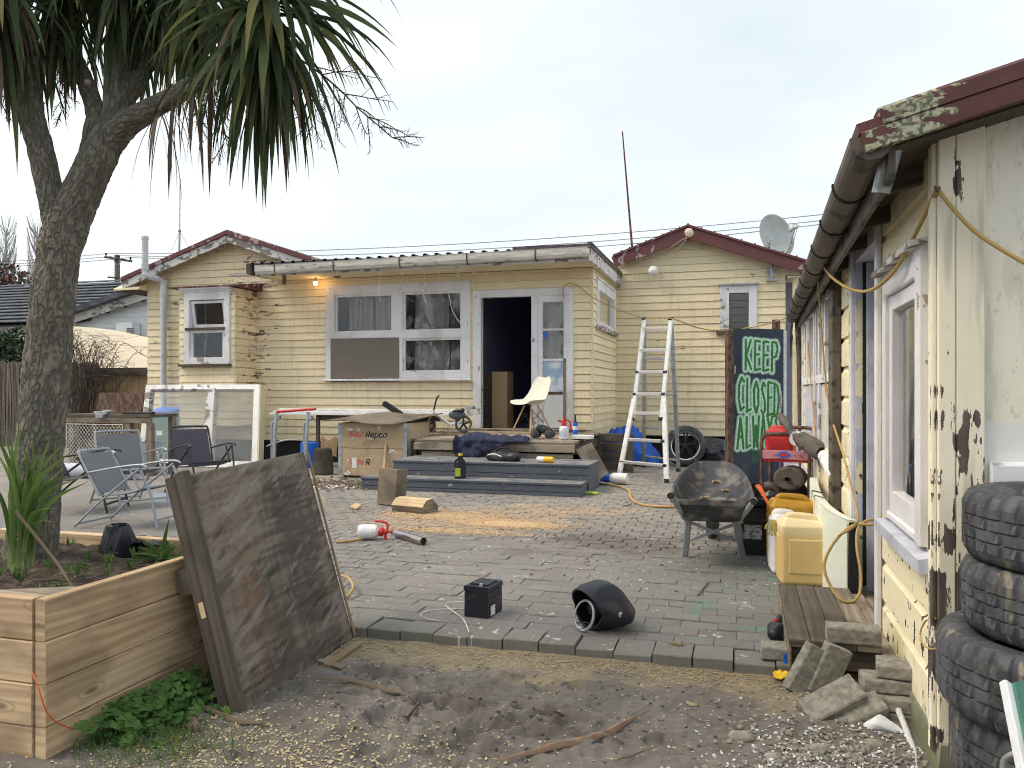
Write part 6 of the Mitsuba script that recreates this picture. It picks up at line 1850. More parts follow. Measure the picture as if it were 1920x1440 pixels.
def glyphs():
    L = {'K': [[(0, 0), (.02, 1)], [(.7, 1), (.08, .48), (.75, 0)]], 'E': [[(.72, .98), (.08, 1), (.05, .5), (.02, 0), (.75, .04)], [(.05, .52), (.6, .54)]],
         'P': [[(0, 0), (.05, 1), (.55, 1), (.75, .78), (.5, .5), (.06, .48)]], 'C': [[(.72, .88), (.42, 1), (.1, .75), (.05, .35), (.3, 0), (.7, .1)]],
         'L': [[(.1, 1), (.05, 0), (.68, .08)]], 'O': [[(.4, 1), (.1, .75), (.1, .25), (.4, 0), (.7, .28), (.68, .75), (.4, 1)]],
         'S': [[(.68, .9), (.35, 1), (.12, .78), (.6, .42), (.62, .12), (.3, 0), (.05, .12)]], 'D': [[(.05, 0), (.1, 1), (.5, .92), (.72, .5), (.5, .08), (.05, 0)]],
         'A': [[(0, 0), (.38, 1), (.75, .0)], [(.14, .36), (.62, .38)]], 'W': [[(0, 1), (.18, 0), (.38, .7), (.58, 0), (.78, 1)]], 'Y': [[(0, 1), (.36, .5), (.74, 1)], [(.36, .5), (.32, 0)]]}
    S, Fa = [], []
    U = lambda px: (px - 1372) / 97 * DW
    V = lambda py: DH * (904 - py) / (904 - 619)
    rows = [('KEEP', (1395, 1412.5, 1429, 1446), (14.5, 14, 14, 15), 640, 694), ('CLOSED', (1381, 1397, 1410, 1425, 1438, 1450), (15, 12, 14, 12, 12, 14), 709, 770), ('ALWAYS', (1379, 1396, 1409, 1424, 1437, 1452), (16, 12, 15, 14, 14, 13), 784, 840)]
    for txt, xs, ws_, yt, yb in rows:
        for i, chh in enumerate(txt):
            sl_ = 4 * i if txt != 'ALWAYS' else -1.5 * i
            if txt == 'KEEP':
                sl_ = 1.2 * i
            if txt == 'CLOSED':
                sl_ = 2.2 * i
            for pl_ in L[chh]:
                q = [(U(xs[i] + p[0] * ws_[i]), V(yb + sl_ - p[1] * (yb - yt - (3 if chh in 'OS' else 0)))) for p in pl_]
                S += list(zip(q[:-1], q[1:]))
    q = [(U(1410 + 10 * a), V(866 - 42 * b)) for a, b in ((0, 0), (.1, 1), (.7, .95), (1, .5), (.6, .05), (0, 0))]
    Fa += list(zip(q[:-1], q[1:]))
    return S, Fa


SEG, FAINT = glyphs()


def seg_dist(x, y, segs):
    d = mi.Float(9.0)
    for (ax, ay), (bx, by_) in segs:
        ex, ey = bx - ax, by_ - ay
        t = dr.clip(((x - ax) * ex + (y - ay) * ey) / (ex * ex + ey * ey + 1e-9), 0, 1)
        d = dr.minimum(d, dr.square(x - ax - t * ex) + dr.square(y - ay - t * ey))
    return dr.sqrt(d)


def spray_fn(p, n, uv):
    x, y = uv.x, uv.y
    base = mix((0.018, 0.026, 0.045), (0.045, 0.06, 0.085), fbm(x * 4, y * 4, 2.0, octaves=4))
    base = mix(base, (0.10, 0.10, 0.11), smoothstep(0.5, 0.9, fbm(x * 6 + 4, y * 3, 6.0)) * smoothstep(0.5, 0.1, y))
    base = mix(base, (0.02, 0.10, 0.03), smoothstep(0.45, 0.7, fbm(x * 9, y * 5, 4.0)) * smoothstep(0.30, 0.0, x) * smoothstep(1.3, 1.8, y))
    w = 0.004 * (noise(x * 30, y * 30) - 0.5)
    d = seg_dist(x, y, SEG) + w
    halo = smoothstep(0.060, 0.030, d)
    c = mix(base, (0.60, 0.84, 0.66), halo * (0.75 + 0.25 * noise(x * 40, y * 40)))
    c = mix(c, (0.04, 0.21, 0.04), smoothstep(0.0185, 0.0135, d))
    f = seg_dist(x, y, FAINT)
    c = mix(c, (0.03, 0.14, 0.05), smoothstep(0.020, 0.010, f) * 0.75)
    pk = smoothstep(0.012, 0.006, dr.abs(x - DW + 0.055 - 0.02 * noise(y * 5, 3.0))) * smoothstep(0.55, 0.65, noise(y * 4.0, 1.0))
    return mix(c, (0.45, 0.16, 0.27), pk * 0.8)


mat('sprayed', spray_fn, 0.45)
gface = grid([[(0, 0, .0225), (0, DH, .0225)], [(DW, 0, .0225), (DW, DH, .0225)]], 0, [[(0, 0), (0, DH)], [(DW, 0), (DW, DH)]])
add('panel', xf(box(.001, DW - .001, 0.002, DH - .002, -.018, .0215, .002), MD), 'black_plastic', dn)
add('face', xf(gface, MD), 'sprayed', dn, label='dark face sprayed KEEP CLOSED ALWAYS in green with a pale halo')
add('edge_strip', xf(box(DW + .001, DW + .045, 0, DH - .01, -.02, .025), MD), 'white_plastic', dn)
add('latch', xf(box(.012, .022, 1.38, 1.48, .0235, .028), MD), 'white_plastic', dn)
rp_ = thing('rusty_post', 'rusty steel box post standing at the left edge of the sprayed door', 'post')
add('post', xf(box(-.082, -.002, 0, DH - .02, -.05, .03, .004), MD), 'rust', rp_)
rb = thing('rusty_plate', 'rusted steel bracket behind the top right corner of the sprayed door', 'bracket')
add('plate', xf(box(DW - .10, DW + .0, 1.7, DH + .13, -.10, -.03, .02), MD), 'rust', rb)
add('leg', xf(box(DW - .06, DW - .02, 0, 1.7, -.09, -.05), MD), 'rust', rb)

# ------------------------------------------------------------------ wheelbarrow
wbw = thing('wheelbarrow', 'black plastic wheelbarrow with grey tube frame, handles towards the viewer', 'wheelbarrow')
Nn, Ff = A((-0.187, 5.205, 0.45)), A((-0.201, 6.138, 0.623))
ax_ = unit((Ff - Nn) * (1, 1, 0)); sd = np.cross(ax_, (0, 0, 1))
Lb = float(np.linalg.norm((Ff - Nn)[:2]))
zn, zf_ = Nn[2], Ff[2]
o0 = A((Nn[0], Nn[1], 0))


def ring(inset, depth, k=64, near=0.0, far=0.0):
    out = []
    for q in np.linspace(0, 2 * PI, k, endpoint=False):
        c, s = math.cos(q), math.sin(q)
        e = 2 / (9.0 if c < 0 else 4.0)
        a = .5 + .5 * np.sign(c) * abs(c) ** e
        b = np.sign(s) * abs(s) ** e
        hw = np.interp(a, [0, .25, .6, .85, 1], [.255, .262, .235, .185, .15])
        aa = near + a * (Lb - near - far)
        z = zn + (zf_ - zn) * (aa / Lb) ** 1.2 - depth
        p = o0 + ax_ * aa + sd * b * (hw - inset)
        out.append((p[0], p[1], z))
    return np.array(out)


rings = [ring(-.012, .028), ring(-.016, .005), ring(-.006, -.008), ring(.010, -.006), ring(.022, .02, near=.02, far=.02), ring(.05, .08, near=.045, far=.10), ring(.075, .125, near=.075, far=.20), ring(.10, .148, near=.12, far=.25), ring(.17, .152, near=.25, far=.35)]
outer = [ring(-.012, .028), ring(.008, .03, near=.01, far=.01), ring(.04, .09, near=.035, far=.10), ring(.065, .14, near=.06, far=.19), ring(.09, .162, near=.11, far=.24), ring(.17, .166, near=.25, far=.35)]


def loft(rs, flip=False, cap=True):
    k = len(rs[0])
    V = np.vstack(rs)
    F = []
    for i in range(len(rs) - 1):
        for q in range(k):
            a, b, c, d = i * k + q, i * k + (q + 1) % k, (i + 1) * k + (q + 1) % k, (i + 1) * k + q
            F += [(a, b, c), (a, c, d)]
    if cap:
        m = len(V)
        V = np.vstack([V, rs[-1].mean(0)])
        F += [((len(rs) - 1) * k + q, (len(rs) - 1) * k + (q + 1) % k, m) for q in range(k)]
    F = np.array(F)
    return V, F[:, ::-1] if flip else F, None


add('tray', cat_([loft(rings), loft(outer, True)]), 'barrow_plastic', wbw, smooth=45)
ht = [A((-0.42, 4.939, 0.512)), A((0.072, 5.02, 0.484))]
wcn = A((-0.219, 6.445, 0.093)); wcn[2] = .17
for i, s in enumerate((1, -1)):
    p1 = o0 + ax_ * .12 - sd * s * .215 * (1) + A((0, 0, .33))
    p1 = o0 + ax_ * .20 + sd * (-1 if i == 0 else 1) * .165 + A((0, 0, zn - .155))
    p2 = wcn + sd * (-1 if i == 0 else 1) * .075
    add('handle', tube(spline([ht[i], ht[i] + ax_ * .12 + A((0, 0, -.02)), p1, o0 + ax_ * .6 + sd * (-1 if i == 0 else 1) * .15 + A((0, 0, .27)), p2], 40), .017, 10), 'tube_grey', wbw, smooth=True)
    add('grip', tube([ht[i] - ax_ * .012, ht[i] + ax_ * .10 + A((0, 0, -.01))], .021, 12), 'black_plastic', wbw, smooth=40)
    ft_ = A((-0.38, 5.637, 0)) if i == 0 else A((0.011, 5.695, 0))
    up_ = o0 + ax_ * .30 + sd * (-1 if i == 0 else 1) * .155 + A((0, 0, .275))
    add('leg', beam(up_, ft_ + A((0, 0, .0)), .028, .045, .008, up=sd), 'tube_grey', wbw)
    add('leg', beam(up_ + ax_ * .2 + A((0, 0, .02)), ft_ + ax_ * .09 + A((0, 0, .12)), .022, .03, .006, up=sd), 'tube_grey', wbw)
fa, fb = A((-0.38, 5.637, 0)), A((0.011, 5.695, 0))
add('brace', [beam(fa + (0, 0.02, .25), fb + A((0, .05, .09)), .006, .022, .001), beam(fa + A((0, .06, .09)), fb + (0, 0.03, .25), .006, .022, .001)], 'tube_grey', wbw)
Mww = frame(wcn, ax_, (0, 0, 1), np.cross(ax_, (0, 0, 1)))
wl2 = add('wheel', xf(lathe([(.09, -.04), (.13, -.05), (.16, -.038), (.17, 0), (.16, .038), (.13, .05), (.09, .04)], 36), Mww), 'rubber', wbw, smooth=50)
add('hub', xf(lathe([(0, -.05), (.03, -.05), (.04, -.02), (.09, -.02), (.09, .02), (.04, .02), (.03, .05), (0, .05)], 24), Mww), 'red_plastic', wl2, smooth=35)
for i, (px_, L_) in enumerate(((0.47, -.05), (.52, .08), (.60, .02))):
    lf = thing('dead_leaf', ('curled tan leaf at the left of the wheelbarrow tray', 'broken brown leaf at the right of the wheelbarrow tray', 'pale dry leaf farthest up in the wheelbarrow tray')[i], 'leaf')
    c = o0 + ax_ * px_ * Lb * 1.12 + sd * L_ * 1.1 + A((0, 0, zn + (zf_ - zn) * .5 - .135 + .05 * i))
    P = [[c + ax_ * .05 * (u - .5) * math.sin(PI * (.15 + .8 * v)) + sd * .055 * (v - .5) + A((0, 0, .012 * math.sin(6 * u + 3 * v))) for v in np.linspace(0, 1, 8)] for u in np.linspace(0, 1, 6)]
    add('leaf', grid(P, .002), 'chips_dark', lf, smooth=True)

# ------------------------------------------------------------------ machinery frame with red can, pipes
mf = thing('engine_frame', 'rusty tube frame of a small engine set with a faded pink front strip', 'machine')
fk = 6.9
cw = A((0.17, 7.236, 0.38)); ce = A((0.553, 7.139, 0.402))
exf = unit((ce - cw) * (1, 1, 0)); eyf = A((-exf[1], exf[0], 0))
FWd = float(np.linalg.norm((ce - cw)[:2]))
o1 = A((cw[0], cw[1], 0))
loc = lambda a, b, z: o1 + exf * a + eyf * b + A((0, 0, z))
for b, zt in ((0, .785), (.34, .83)):
    add('hoop', tube(spline([loc(0, b, 0), loc(0, b, .45), loc(0, b, zt - .08), loc(.03, b, zt - .015), loc(.10, b, zt), loc(FWd - .10, b, zt - .0), loc(FWd - .03, b, zt - .015), loc(FWd, b, zt - .08), loc(FWd, b, .45), loc(FWd, b, 0)], 70), .016, 10), 'rust', mf, smooth=True)
add('strip', xf(box(.01, FWd - .01, -.012, .004, .57, .645), frame(o1, exf, eyf, (0, 0, 1))), 'pink_paint', mf)
Me = frame(loc(FWd * .48, -.0135, .608), exf, (0, 0, 1), -eyf)
add('emblem', xf(poly_plate([(.052 * math.cos(q) * (1 + .12 * math.cos(4 * q)), .030 * math.sin(q)) for q in np.linspace(0, 2 * PI, 24, endpoint=False)], np.eye(4), .002), Me), 'blue_plastic', mf)
add('emblem', xf(poly_plate([(.034 * math.cos(q), .017 * math.sin(q)) for q in np.linspace(0, 2 * PI, 20, endpoint=False)], TR(0, 0, .002), .0015), Me), 'red_plastic', mf)
add('deck', xf(box(.0, FWd, .0, .34, .545, .565), frame(o1, exf, eyf, (0, 0, 1))), 'red_plastic', mf)
add('lower_tray', xf(box(.0, FWd, .02, .32, .08, .12), frame(o1, exf, eyf, (0, 0, 1))), 'red_plastic', mf)
add('engine', xf(rough(dense(hull([((.10, .17, .22), .08), ((.30, .17, .22), .08), ((.2, .2, .36), .1)]), .03), .02, 14, 2), frame(o1, exf, eyf, (0, 0, 1))), 'black_plastic', mf, smooth=40)
add('muffler', xf(lathe([(.022, .135), (.024, .10), (.10, .10), (.118, .085), (.12, .05), (.118, -.10), (0, -.10)], 32, np.diag([1.05, .85, 1, 1])), frame(loc(.235, .03, .41), exf, (0, 0, 1), -eyf)), 'gutter_dark', mf, smooth=35)
add('muffler_end', xf(lathe([(0, .102), (.022, .102)], 16), frame(loc(.235, .03, .41), exf, (0, 0, 1), -eyf)), 'black', mf)
add('elbow', tube(spline([loc(.02, .05, .30), loc(.06, .0, .34), loc(.12, .02, .30), loc(.16, .05, .24)], 16), .034, 10), 'gutter_dark', mf, smooth=40)


def jerrycan(name, label, M, w, d, h, m, cap_m, cap_at=.30, slope=True):
    t = thing(name, label, 'jerrycan')
    rr = .028
    body = hull([((sx * (w / 2 - rr), sy * (d / 2 - rr), rr), rr) for sx in (-1, 1) for sy in (-1, 1)] + [((sx * (w / 2 - rr), sy * (d / 2 - rr), h * .84), rr) for sx in (-1, 1) for sy in (-1, 1)] +
                [((sx * (w / 2 - rr * 1.6), sy * (d / 2 - rr * 1.8), h * (.90 if sx * (1 if slope else 0) < 0 else .86)), rr) for sx in (-1, 1) for sy in (-1, 1)], 3)
    add('body', xf(body, M), m, t, smooth=50)
    add('embossed_panel', xf(rbox(w * .74, .012, h * .50, .006, TR(0.01, -d / 2 - .0008, h * .43)), M), m, t, smooth=40)
    add('side_rib', xf(rbox(.012, d * .6, h * .6, .005, TR(-w / 2, 0, h * .42)), M), m, t, smooth=40)
    add('handle', xf(tube(spline([(-w * .34, 0, h * .86), (-w * .30, 0, h * .965), (-w * .18, 0, h * .985), (w * .08, 0, h * .975), (w * .20, 0, h * .95), (w * .26, 0, h * .86)], 26), .021, 10, flat=1.25), M), m, t, smooth=True)
    add('cap', xf(lathe([(.026, h * .86), (.026, h * .90), (.03, h * .90), (.03, h * .945), (.026, h * .955), (0, h * .955)], 18, TR(w * cap_at, 0, 0)), M), cap_m, t, smooth=35)
    return t


jerrycan('fuel_can', 'red plastic fuel can with open handle resting in the engine frame', frame(loc(.13, .16, .566), exf, eyf, (0, 0, 1)), .235, .17, .27, 'red_plastic', 'red_plastic', .36)
jerrycan('jerrycan', 'ochre yellow jerrycan behind the pale one, beside the wheelbarrow', RZ(.12, (0.34, 5.598, 0.203)[:2] + (0.0,)), .335, .20, .455, 'can_yellow', 'yellow_plastic', .40)
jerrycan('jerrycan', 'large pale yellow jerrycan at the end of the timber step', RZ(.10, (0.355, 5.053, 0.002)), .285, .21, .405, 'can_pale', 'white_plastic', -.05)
wj = jerrycan('jerrycan', 'grubby white jerrycan with faded red print squeezed behind the pale yellow one', RZ(.1, (0.269, 5.338, 0.108)[:2] + (0.0,)), .19, .20, .385, 'white_plastic', 'white_plastic', .2)
add('print', xf(poly_plate([(0, 0), (.06, .02), (.06, .05), (0, .03)], frame((-.06, -.1015, .19), (1, 0, 0), (0, 0, 1), (0, -1, 0)), .001), RZ(.1, (0.269, 5.338, 0.108)[:2] + (0.0,))), 'print_red', wj)
mat('dull_yellow', dust_fn((0.48, 0.42, 0.12), (0.30, 0.29, 0.24), 0.8, 40.0), 0.8)
gy = thing('glove', 'yellow and grey work glove draped over the white jerrycan', 'glove')
glove(gy, frame((0.18, 5.103, 0.353), unit((.1, -.3, -1)), unit((-1, -.4, 0)), unit((-.3, -.9, .3))) @ np.diag([.62, .62, .62, 1]), 'dull_yellow')

ep = thing('exhaust_pipe', 'brown exhaust pipe with flange slanting over the red fuel can', 'pipe')
e0, e1 = A((0.327, 7.281, 0.94)), A((0.426, 6.945, 0.791))
add('pipe', tube(spline([e0, (e0 + e1) / 2, e1, A((0.499, 6.811, 0.756))], 24), .034, 14), 'gutter_dark', ep, smooth=40)
add('flange', xf(lathe([(.03, -.008), (.062, -.008), (.062, .008), (.03, .008)], 20), frame(A((0.439, 6.897, 0.767)), unit((0, .3, 1)), unit((1, -.5, .2)), unit(np.cross(unit((0, .3, 1)), unit((1, -.5, .2)))))), 'steel', ep, smooth=35)
ex2 = thing('exhaust_pipe', 'fat rusty exhaust can lying across the right side of the engine frame', 'pipe')
e2, e3 = A((0.474, 6.855, 0.762)), A((0.586, 6.315, 0.691))
dd = unit(e3 - e2)
Mx = frame(e2, unit(np.cross(dd, (0, 0, 1))), unit(np.cross(np.cross(dd, (0, 0, 1)), dd)) * -1, dd)
Mx[:3, 1] = np.cross(dd, Mx[:3, 0])
Lx = float(np.linalg.norm(e3 - e2))
add('can', xf(lathe([(.02, -.05), (.05, -.02), (.068, .03), (.07, Lx - .10), (.055, Lx - .04), (.05, Lx), (.044, Lx), (.044, Lx - .06), (0, Lx - .07)], 24), Mx), 'gutter_dark', ex2, smooth=35)
pw = thing('white_post', 'short white-painted round post lying against the shed wall with its sawn end outward', 'post')
w0_, w1_ = A((0.584, 6.21, 0.679)), A((0.578, 5.376, 0.602))
add('post', tube([w0_, w1_], .045, 14), 'white_paint', pw, smooth=40)
add('sawn_end', tube([w1_, w1_ + unit(w1_ - w0_) * .003], .043, 14), 'wood_split', pw, smooth=40)
tbx = thing('tool_case', 'black plastic case with a worn silver sticker behind the wheelbarrow leg', 'case')
T0 = A((-0.011, 5.801, 0))
Mtb = RZ(.08, (T0[0], T0[1], 0))
add('case', xf(cat_([box(0, .30, 0, .26, .0, .33, .012), box(-.006, .306, -.006, .266, .23, .25, .004)]), Mtb), 'black_plastic', tbx)
mat('sticker', lambda p, n, uv: mix((0.62, 0.63, 0.66), (0.22, 0.23, 0.26), smoothstep(0.45, 0.65, fbm(p.x * 60, p.z * 60, 2.0))), 0.4, metal=0.3)
add('sticker', xf(box(.03, .15, -.0085, -.006, .115, .215, 0), Mtb), 'sticker', tbx)
bt2 = thing('battery_tray', 'dark battery and leads on top of the black case', 'battery')
add('battery', xf(cat_([box(.03, .28, .05, .22, .331, .39, .01)]), Mtb), 'black_plastic', bt2)
add('lead', xf(tube(spline([(.02, .02, .34), (.10, .01, .40), (.2, .04, .41), (.27, .1, .39)], 20), .008, 7), Mtb), 'dark_wire', bt2, smooth=True)
sw2 = thing('handsaw', 'bow-shaped saw with an orange frame standing in the clutter by the wheelbarrow', 'saw')
add('handle', tube(spline([(0.113, 5.865, 0.483), (0.143, 5.77, 0.443), (0.182, 5.677, 0.372)], 16), np.linspace(.026, .008, 16), 10, flat=.5), 'orange_paint', sw2, smooth=True)
add('guard', xf(lathe([(0, 0), (.05, 0), (.05, .02), (0, .02)], 20), frame((0.099, 5.924, 0.453), (1, 0, .3), (-.3, 0, 1), (0, -1, 0))), 'black_plastic', sw2, smooth=35)
bkt = thing('black_bucket', 'black builder bucket tipped over in front of the engine frame', 'bucket')
add('bucket', xf(lathe([(0, 0), (.09, 0), (.12, .2), (.125, .2), (.112, .01)], 24), frame((.30, 6.15, .13), unit((0, 0, 1)), unit((1, .4, 0)), unit(np.cross((0, 0, 1), unit((1, .4, 0)))))), 'black_plastic', bkt, smooth=40)

cp = thing('curved_panel', 'pale green curved metal panel standing on edge against the shed, chipped along the bottom', 'panel')
pts = spline([(.535, 4.46, 0), (.475, 4.80, 0), (.455, 5.3, 0), (.475, 5.9, 0), (.52, 6.6, 0)], 40)
P = [[p + A((0, 0, z)) for z in np.linspace(0, .475, 6)] for p in pts]
add('skin', grid(P, .006), 'green_panel', cp, smooth=True)
add('lip', extr([(-.006, -.004), (.050, -.004), (.050, .008), (-.006, .008)], (0, 0, 0), (0, .001, 0)) if False else grid([[p + A((-.004, 0, .477)), p + A((.05, .0, .470))] for p in pts], .006), 'green_panel', cp, smooth=True)
add('end_edge', box(.541, .585, 4.455, 4.475, .0, .465), 'black', cp)

# ------------------------------------------------------------------ timber step, loose pavers, tyres
pf = thing('timber_step', 'low weathered timber step at the shed door', 'step')
for i in range(4):
    x0 = .19 + i * .088
    add('plank', box(x0, x0 + .085, 3.47 + R.uniform(-.01, .01), 4.44, .095, .125, .004), 'wood_grey' if i == 3 else 'wood_dark', pf)
add('bearer', box(.20, .53, 3.50, 3.56, .0, .094), 'wood_dark', pf)
add('bearer', box(.20, .53, 4.3, 4.36, .0, .094), 'wood_dark', pf)
add('side_board', box(.188, .199, 3.47, 4.4, .0, .09), 'wood_grey', pf)
bm = thing('timber_beam', 'old square timber lying along the foot of the shed wall beside the step', 'beam')
add('beam', beam((.578, 4.46, .05), (.575, 3.28, .045), .07, .09, .008), 'wood_grey', bm)

loose = [((.44, 3.50, .158), (.05, 0, .0), (.205, .085, .068), 'square-edged paver lying flat on the front end of the timber step'),
         ((.255, 3.37, .035), (.0, 1.05, .35), (.20, .055, .105), 'paver leaning on its edge, leftmost of the pair against the timber step'),
         ((.335, 3.38, .04), (.0, 1.15, .25), (.20, .055, .105), 'paver leaning on its edge beside the leftmost leaning one'),
         ((.325, 3.14, .0), (.45, .55, .55), (.22, .11, .06), 'mossy paver sloping over the front of the loose heap'),
         ((.40, 3.13, -.03), (.40, .45, .45), (.21, .10, .06), 'cracked paver tucked under the sloping mossy one'),
         ((.60 - .02, 3.23, .118), (.02, .02, -.12), (.185, .12, .05), 'mossy paver topmost on the right of the loose heap'),
         ((.53, 3.23, .062), (.0, .0, .05), (.19, .12, .05), 'paver second from the top on the right of the loose heap'),
         ((.50, 3.20, .008), (.0, .0, -.08), (.20, .12, .052), 'paver third from the top on the right of the loose heap'),
         ((.49, 3.19, -.045), (.0, .0, .04), (.20, .12, .052), 'paver at the very bottom on the right of the loose heap'),
         ((.135, 3.60, .03), (.0, 0, .02), (.105, .11, .055), 'single dark paver lying on the paving by the step')]
for c, (rx, ry_, rz_), (a, b, h), lab in loose:
    t = thing('loose_paver', lab, 'paver', 'loose pavers by the timber step')
    M = RZ(rz_, c) @ RX(rx) @ RY(-ry_)
    add('block', xf(rough(dense(beam((-a / 2, 0, 0), (a / 2, 0, 0), b, h, .006), .025), .0025, 30, 2), M), 'stone', t, smooth=40)
ck = thing('stone', 'pale broken lump of concrete below the loose paver heap', 'stone')
add('stone', xf(rough(dense(hull([((-.04, 0, 0), .02), ((.06, -.02, .0), .015), ((0, .03, .02), .02), ((-.02, -.03, .03), .01)]), .02), .01, 20, 5), TR(.478, 3.06, -.05)), 'neighbour_white', ck, smooth=30)
h3 = thing('hose', 'grey rubber hose end running over the shells beside the shed footing', 'hose')
add('hose', tube(spline([(.545, 3.13, -.0), (.555, 3.0, -.04), (.548, 2.85, -.055), (.50, 2.6, -.05), (.45, 2.4, -.05)], 30), .011, 8), 'rope' if False else 'pipe_grey', h3, smooth=True)
dk2 = thing('hand_tool', 'small black power tool with a red switch lying against the left side of the step', 'tool')
add('body', xf(hull([((0, 0, .03), .03), ((.0, .09, .035), .028), ((.03, .05, .05), .02)]), TR(.145, 3.84, 0)), 'black_plastic', dk2, smooth=40)
add('switch', ball((.155, 3.97, .055), .014, 1), 'red_plastic', dk2)
add('grip', tube([(.155, 3.93, .04), (.18, 4.06, .05)], .016, 8), 'black_plastic', dk2, smooth=True)


def tyre(c, ro, w, hole, rot, label, tilt=(0, 0)):
    t = thing('tyre', label, 'tyre', 'stack of worn tyres')
    h = w / 2
    half = [(hole, -h * .62), (hole + .012, -h * .80), (hole + .05, -h * .98), (ro - .055, -h * 1.0), (ro - .030, -h * .985), (ro - .013, -h * .90), (ro - .005, -h * .74)]
    tread = []
    for z0, z1 in ((-.62, -.36), (-.30, -.03), (.03, .30), (.36, .62)):
        tread += [(ro, z0 * h), (ro, z1 * h), (ro - .008, (z1 + .008) * h), (ro - .008, (z1 + .05) * h)]
    tread = tread[:-2]
    prof = half + [(ro - .003, -h * .66)] + tread + [(ro - .003, h * .66)] + [(r_, -z_) for r_, z_ in half[::-1]] + [(hole - .004, h * .4), (ro - .04, h * .55), (ro - .03, 0), (ro - .04, -h * .55), (hole - .004, -h * .4), (hole, -h * .62)]
    n = 320
    g = lathe(prof, n)
    v = g[0].reshape(len(prof), n, 3).copy()
    for i, (r_, z_) in enumerate(prof):
        if r_ > ro - .030 and abs(z_) > h * .60 and i < len(prof) - 6:
            a = np.arange(n)
            cut_ = (a % 8 < 2)
            v[i, cut_, :2] *= (r_ - .008) / r_
        elif r_ >= ro - .001:
            a = np.arange(n)
            cut_ = ((a + i * 2) % 16 < 2)
            v[i, cut_, :2] *= (r_ - .007) / r_
    M = TR(*c) @ RX(tilt[0]) @ RY(tilt[1]) @ RZ(rot)
    add('carcass', xf((v.reshape(-1, 3), g[1], None), M), 'rubber', t, smooth=38)
    return t


TC = A((.892, 2.372))
zs = [-.07]
for wd in (.19, .195, .205, .185, .185):
    zs.append(zs[-1] + wd)
off = [(-.01, .0), (-.03, .01), (-.056, -.005), (-.005, .0), (.0, .0)]
tl5 = ['tyre at the bottom of the stack, sunk in the dirt', 'tyre second from the bottom of the stack', 'wide tyre third from the bottom of the stack, pushed out towards the wall', 'muddy tyre second from the top of the stack', 'muddy tyre on top of the stack by the shed corner']
for i in range(5):
    wd = zs[i + 1] - zs[i]
    tyre((TC[0] + off[i][0], TC[1] + off[i][1], (zs[i] + zs[i + 1]) / 2), .315 if i != 2 else .325, wd * .995, .20, R.uniform(0, 6), tl5[i], (0, 0))
gb = thing('green_board', 'green-painted board with an orange stripe and grey edge in the bottom right corner', 'board')
g0_, g1_, g2_, g3_ = A((0.458, 1.612, 0.619)), A((0.555, 1.724, 0.599)), A((0.507, 1.501, 0.526)), A((0.432, 1.428, 0.535))
add('board', grid([[g3_, g2_], [g0_, g1_]], .018), 'mural_green', gb)
nrm = unit(np.cross(g1_ - g0_, g3_ - g0_))
nrm = nrm if nrm[1] < 0 else -nrm
add('grey_edge', beam(g0_ + nrm * .004, g3_ + nrm * .004, .016, .028, .003, up=unit(g1_ - g0_)), 'pipe_grey', gb)
add('stripe', grid([[g0_ + (g1_ - g0_) * .12 + nrm * .003, g0_ + (g1_ - g0_) * .30 + nrm * .003], [g0_ + (g1_ - g0_) * .45 + (g3_ - g0_) * .25 + nrm * .003, g0_ + (g1_ - g0_) * .55 + (g3_ - g0_) * .25 + nrm * .003], [g0_ + (g1_ - g0_) * .75 + (g3_ - g0_) * .42 + nrm * .003, g0_ + (g1_ - g0_) * .95 + (g3_ - g0_) * .45 + nrm * .003]], .0015), 'orange_paint', gb)
add('prop', beam((g3_ + g2_) / 2 + A((0, .02, 0)), A((.80, 1.0, -.07)), .03, .03), 'wood_dark', gb)
mb = thing('metal_hoop', 'curved dull metal rim at the lower edge of the frame in front of the tyres', 'rim')
add('rim', tube(spline([(0.446, 1.588, 0.477), (0.449, 1.589, 0.496), (0.461, 1.582, 0.511), (0.48, 1.577, 0.518), (0.495, 1.56, 0.52)], 24), .006, 8), 'galv', mb, smooth=True)

# ------------------------------------------------------------------ on the pavers in the middle
ba = thing('car_battery', 'black car battery standing on the pavers', 'battery')
Mb = RZ(-.12, (-1.265, 3.905, 0))
add('case', xf(cat_([box(-.088, .045, -.10, .075, 0, .128, .004)]), Mb), 'black_plastic', ba)
add('lid', xf(cat_([box(-.091, .048, -.103, .078, .130, .158, .005), box(-.07, .03, -.07, .05, .158, .166, .004)]), Mb), 'black_plastic', ba)
add('terminal', [xf(lathe([(.010, 0), (.009, .014), (0, .014)], 12, TR(x, y, .158)), Mb) for x, y in ((-.06, .055), (.032, .06), (-.0, -.085))], 'galv', ba, smooth=35)
add('side_label', xf(box(.0487, .051, -.075, -.025, .01, .058, 0), Mb), 'white_plastic', ba)
he = thing('welding_helmet', 'black welding helmet lying face up on the pavers', 'helmet')
ha = unit((.62, .78, 0))                      # from the opening to the back of the shell
hs_ = np.cross(ha, (0, 0, 1))
HC = A((-.705, 3.77, .102))
prof = spline([(.096, 0, -.01), (.110, 0, .03), (.116, 0, .09), (.108, 0, .145), (.085, 0, .19), (.045, 0, .215), (.010, 0, .22)], 26)
na = 60
P = np.zeros((na + 1, len(prof), 3))
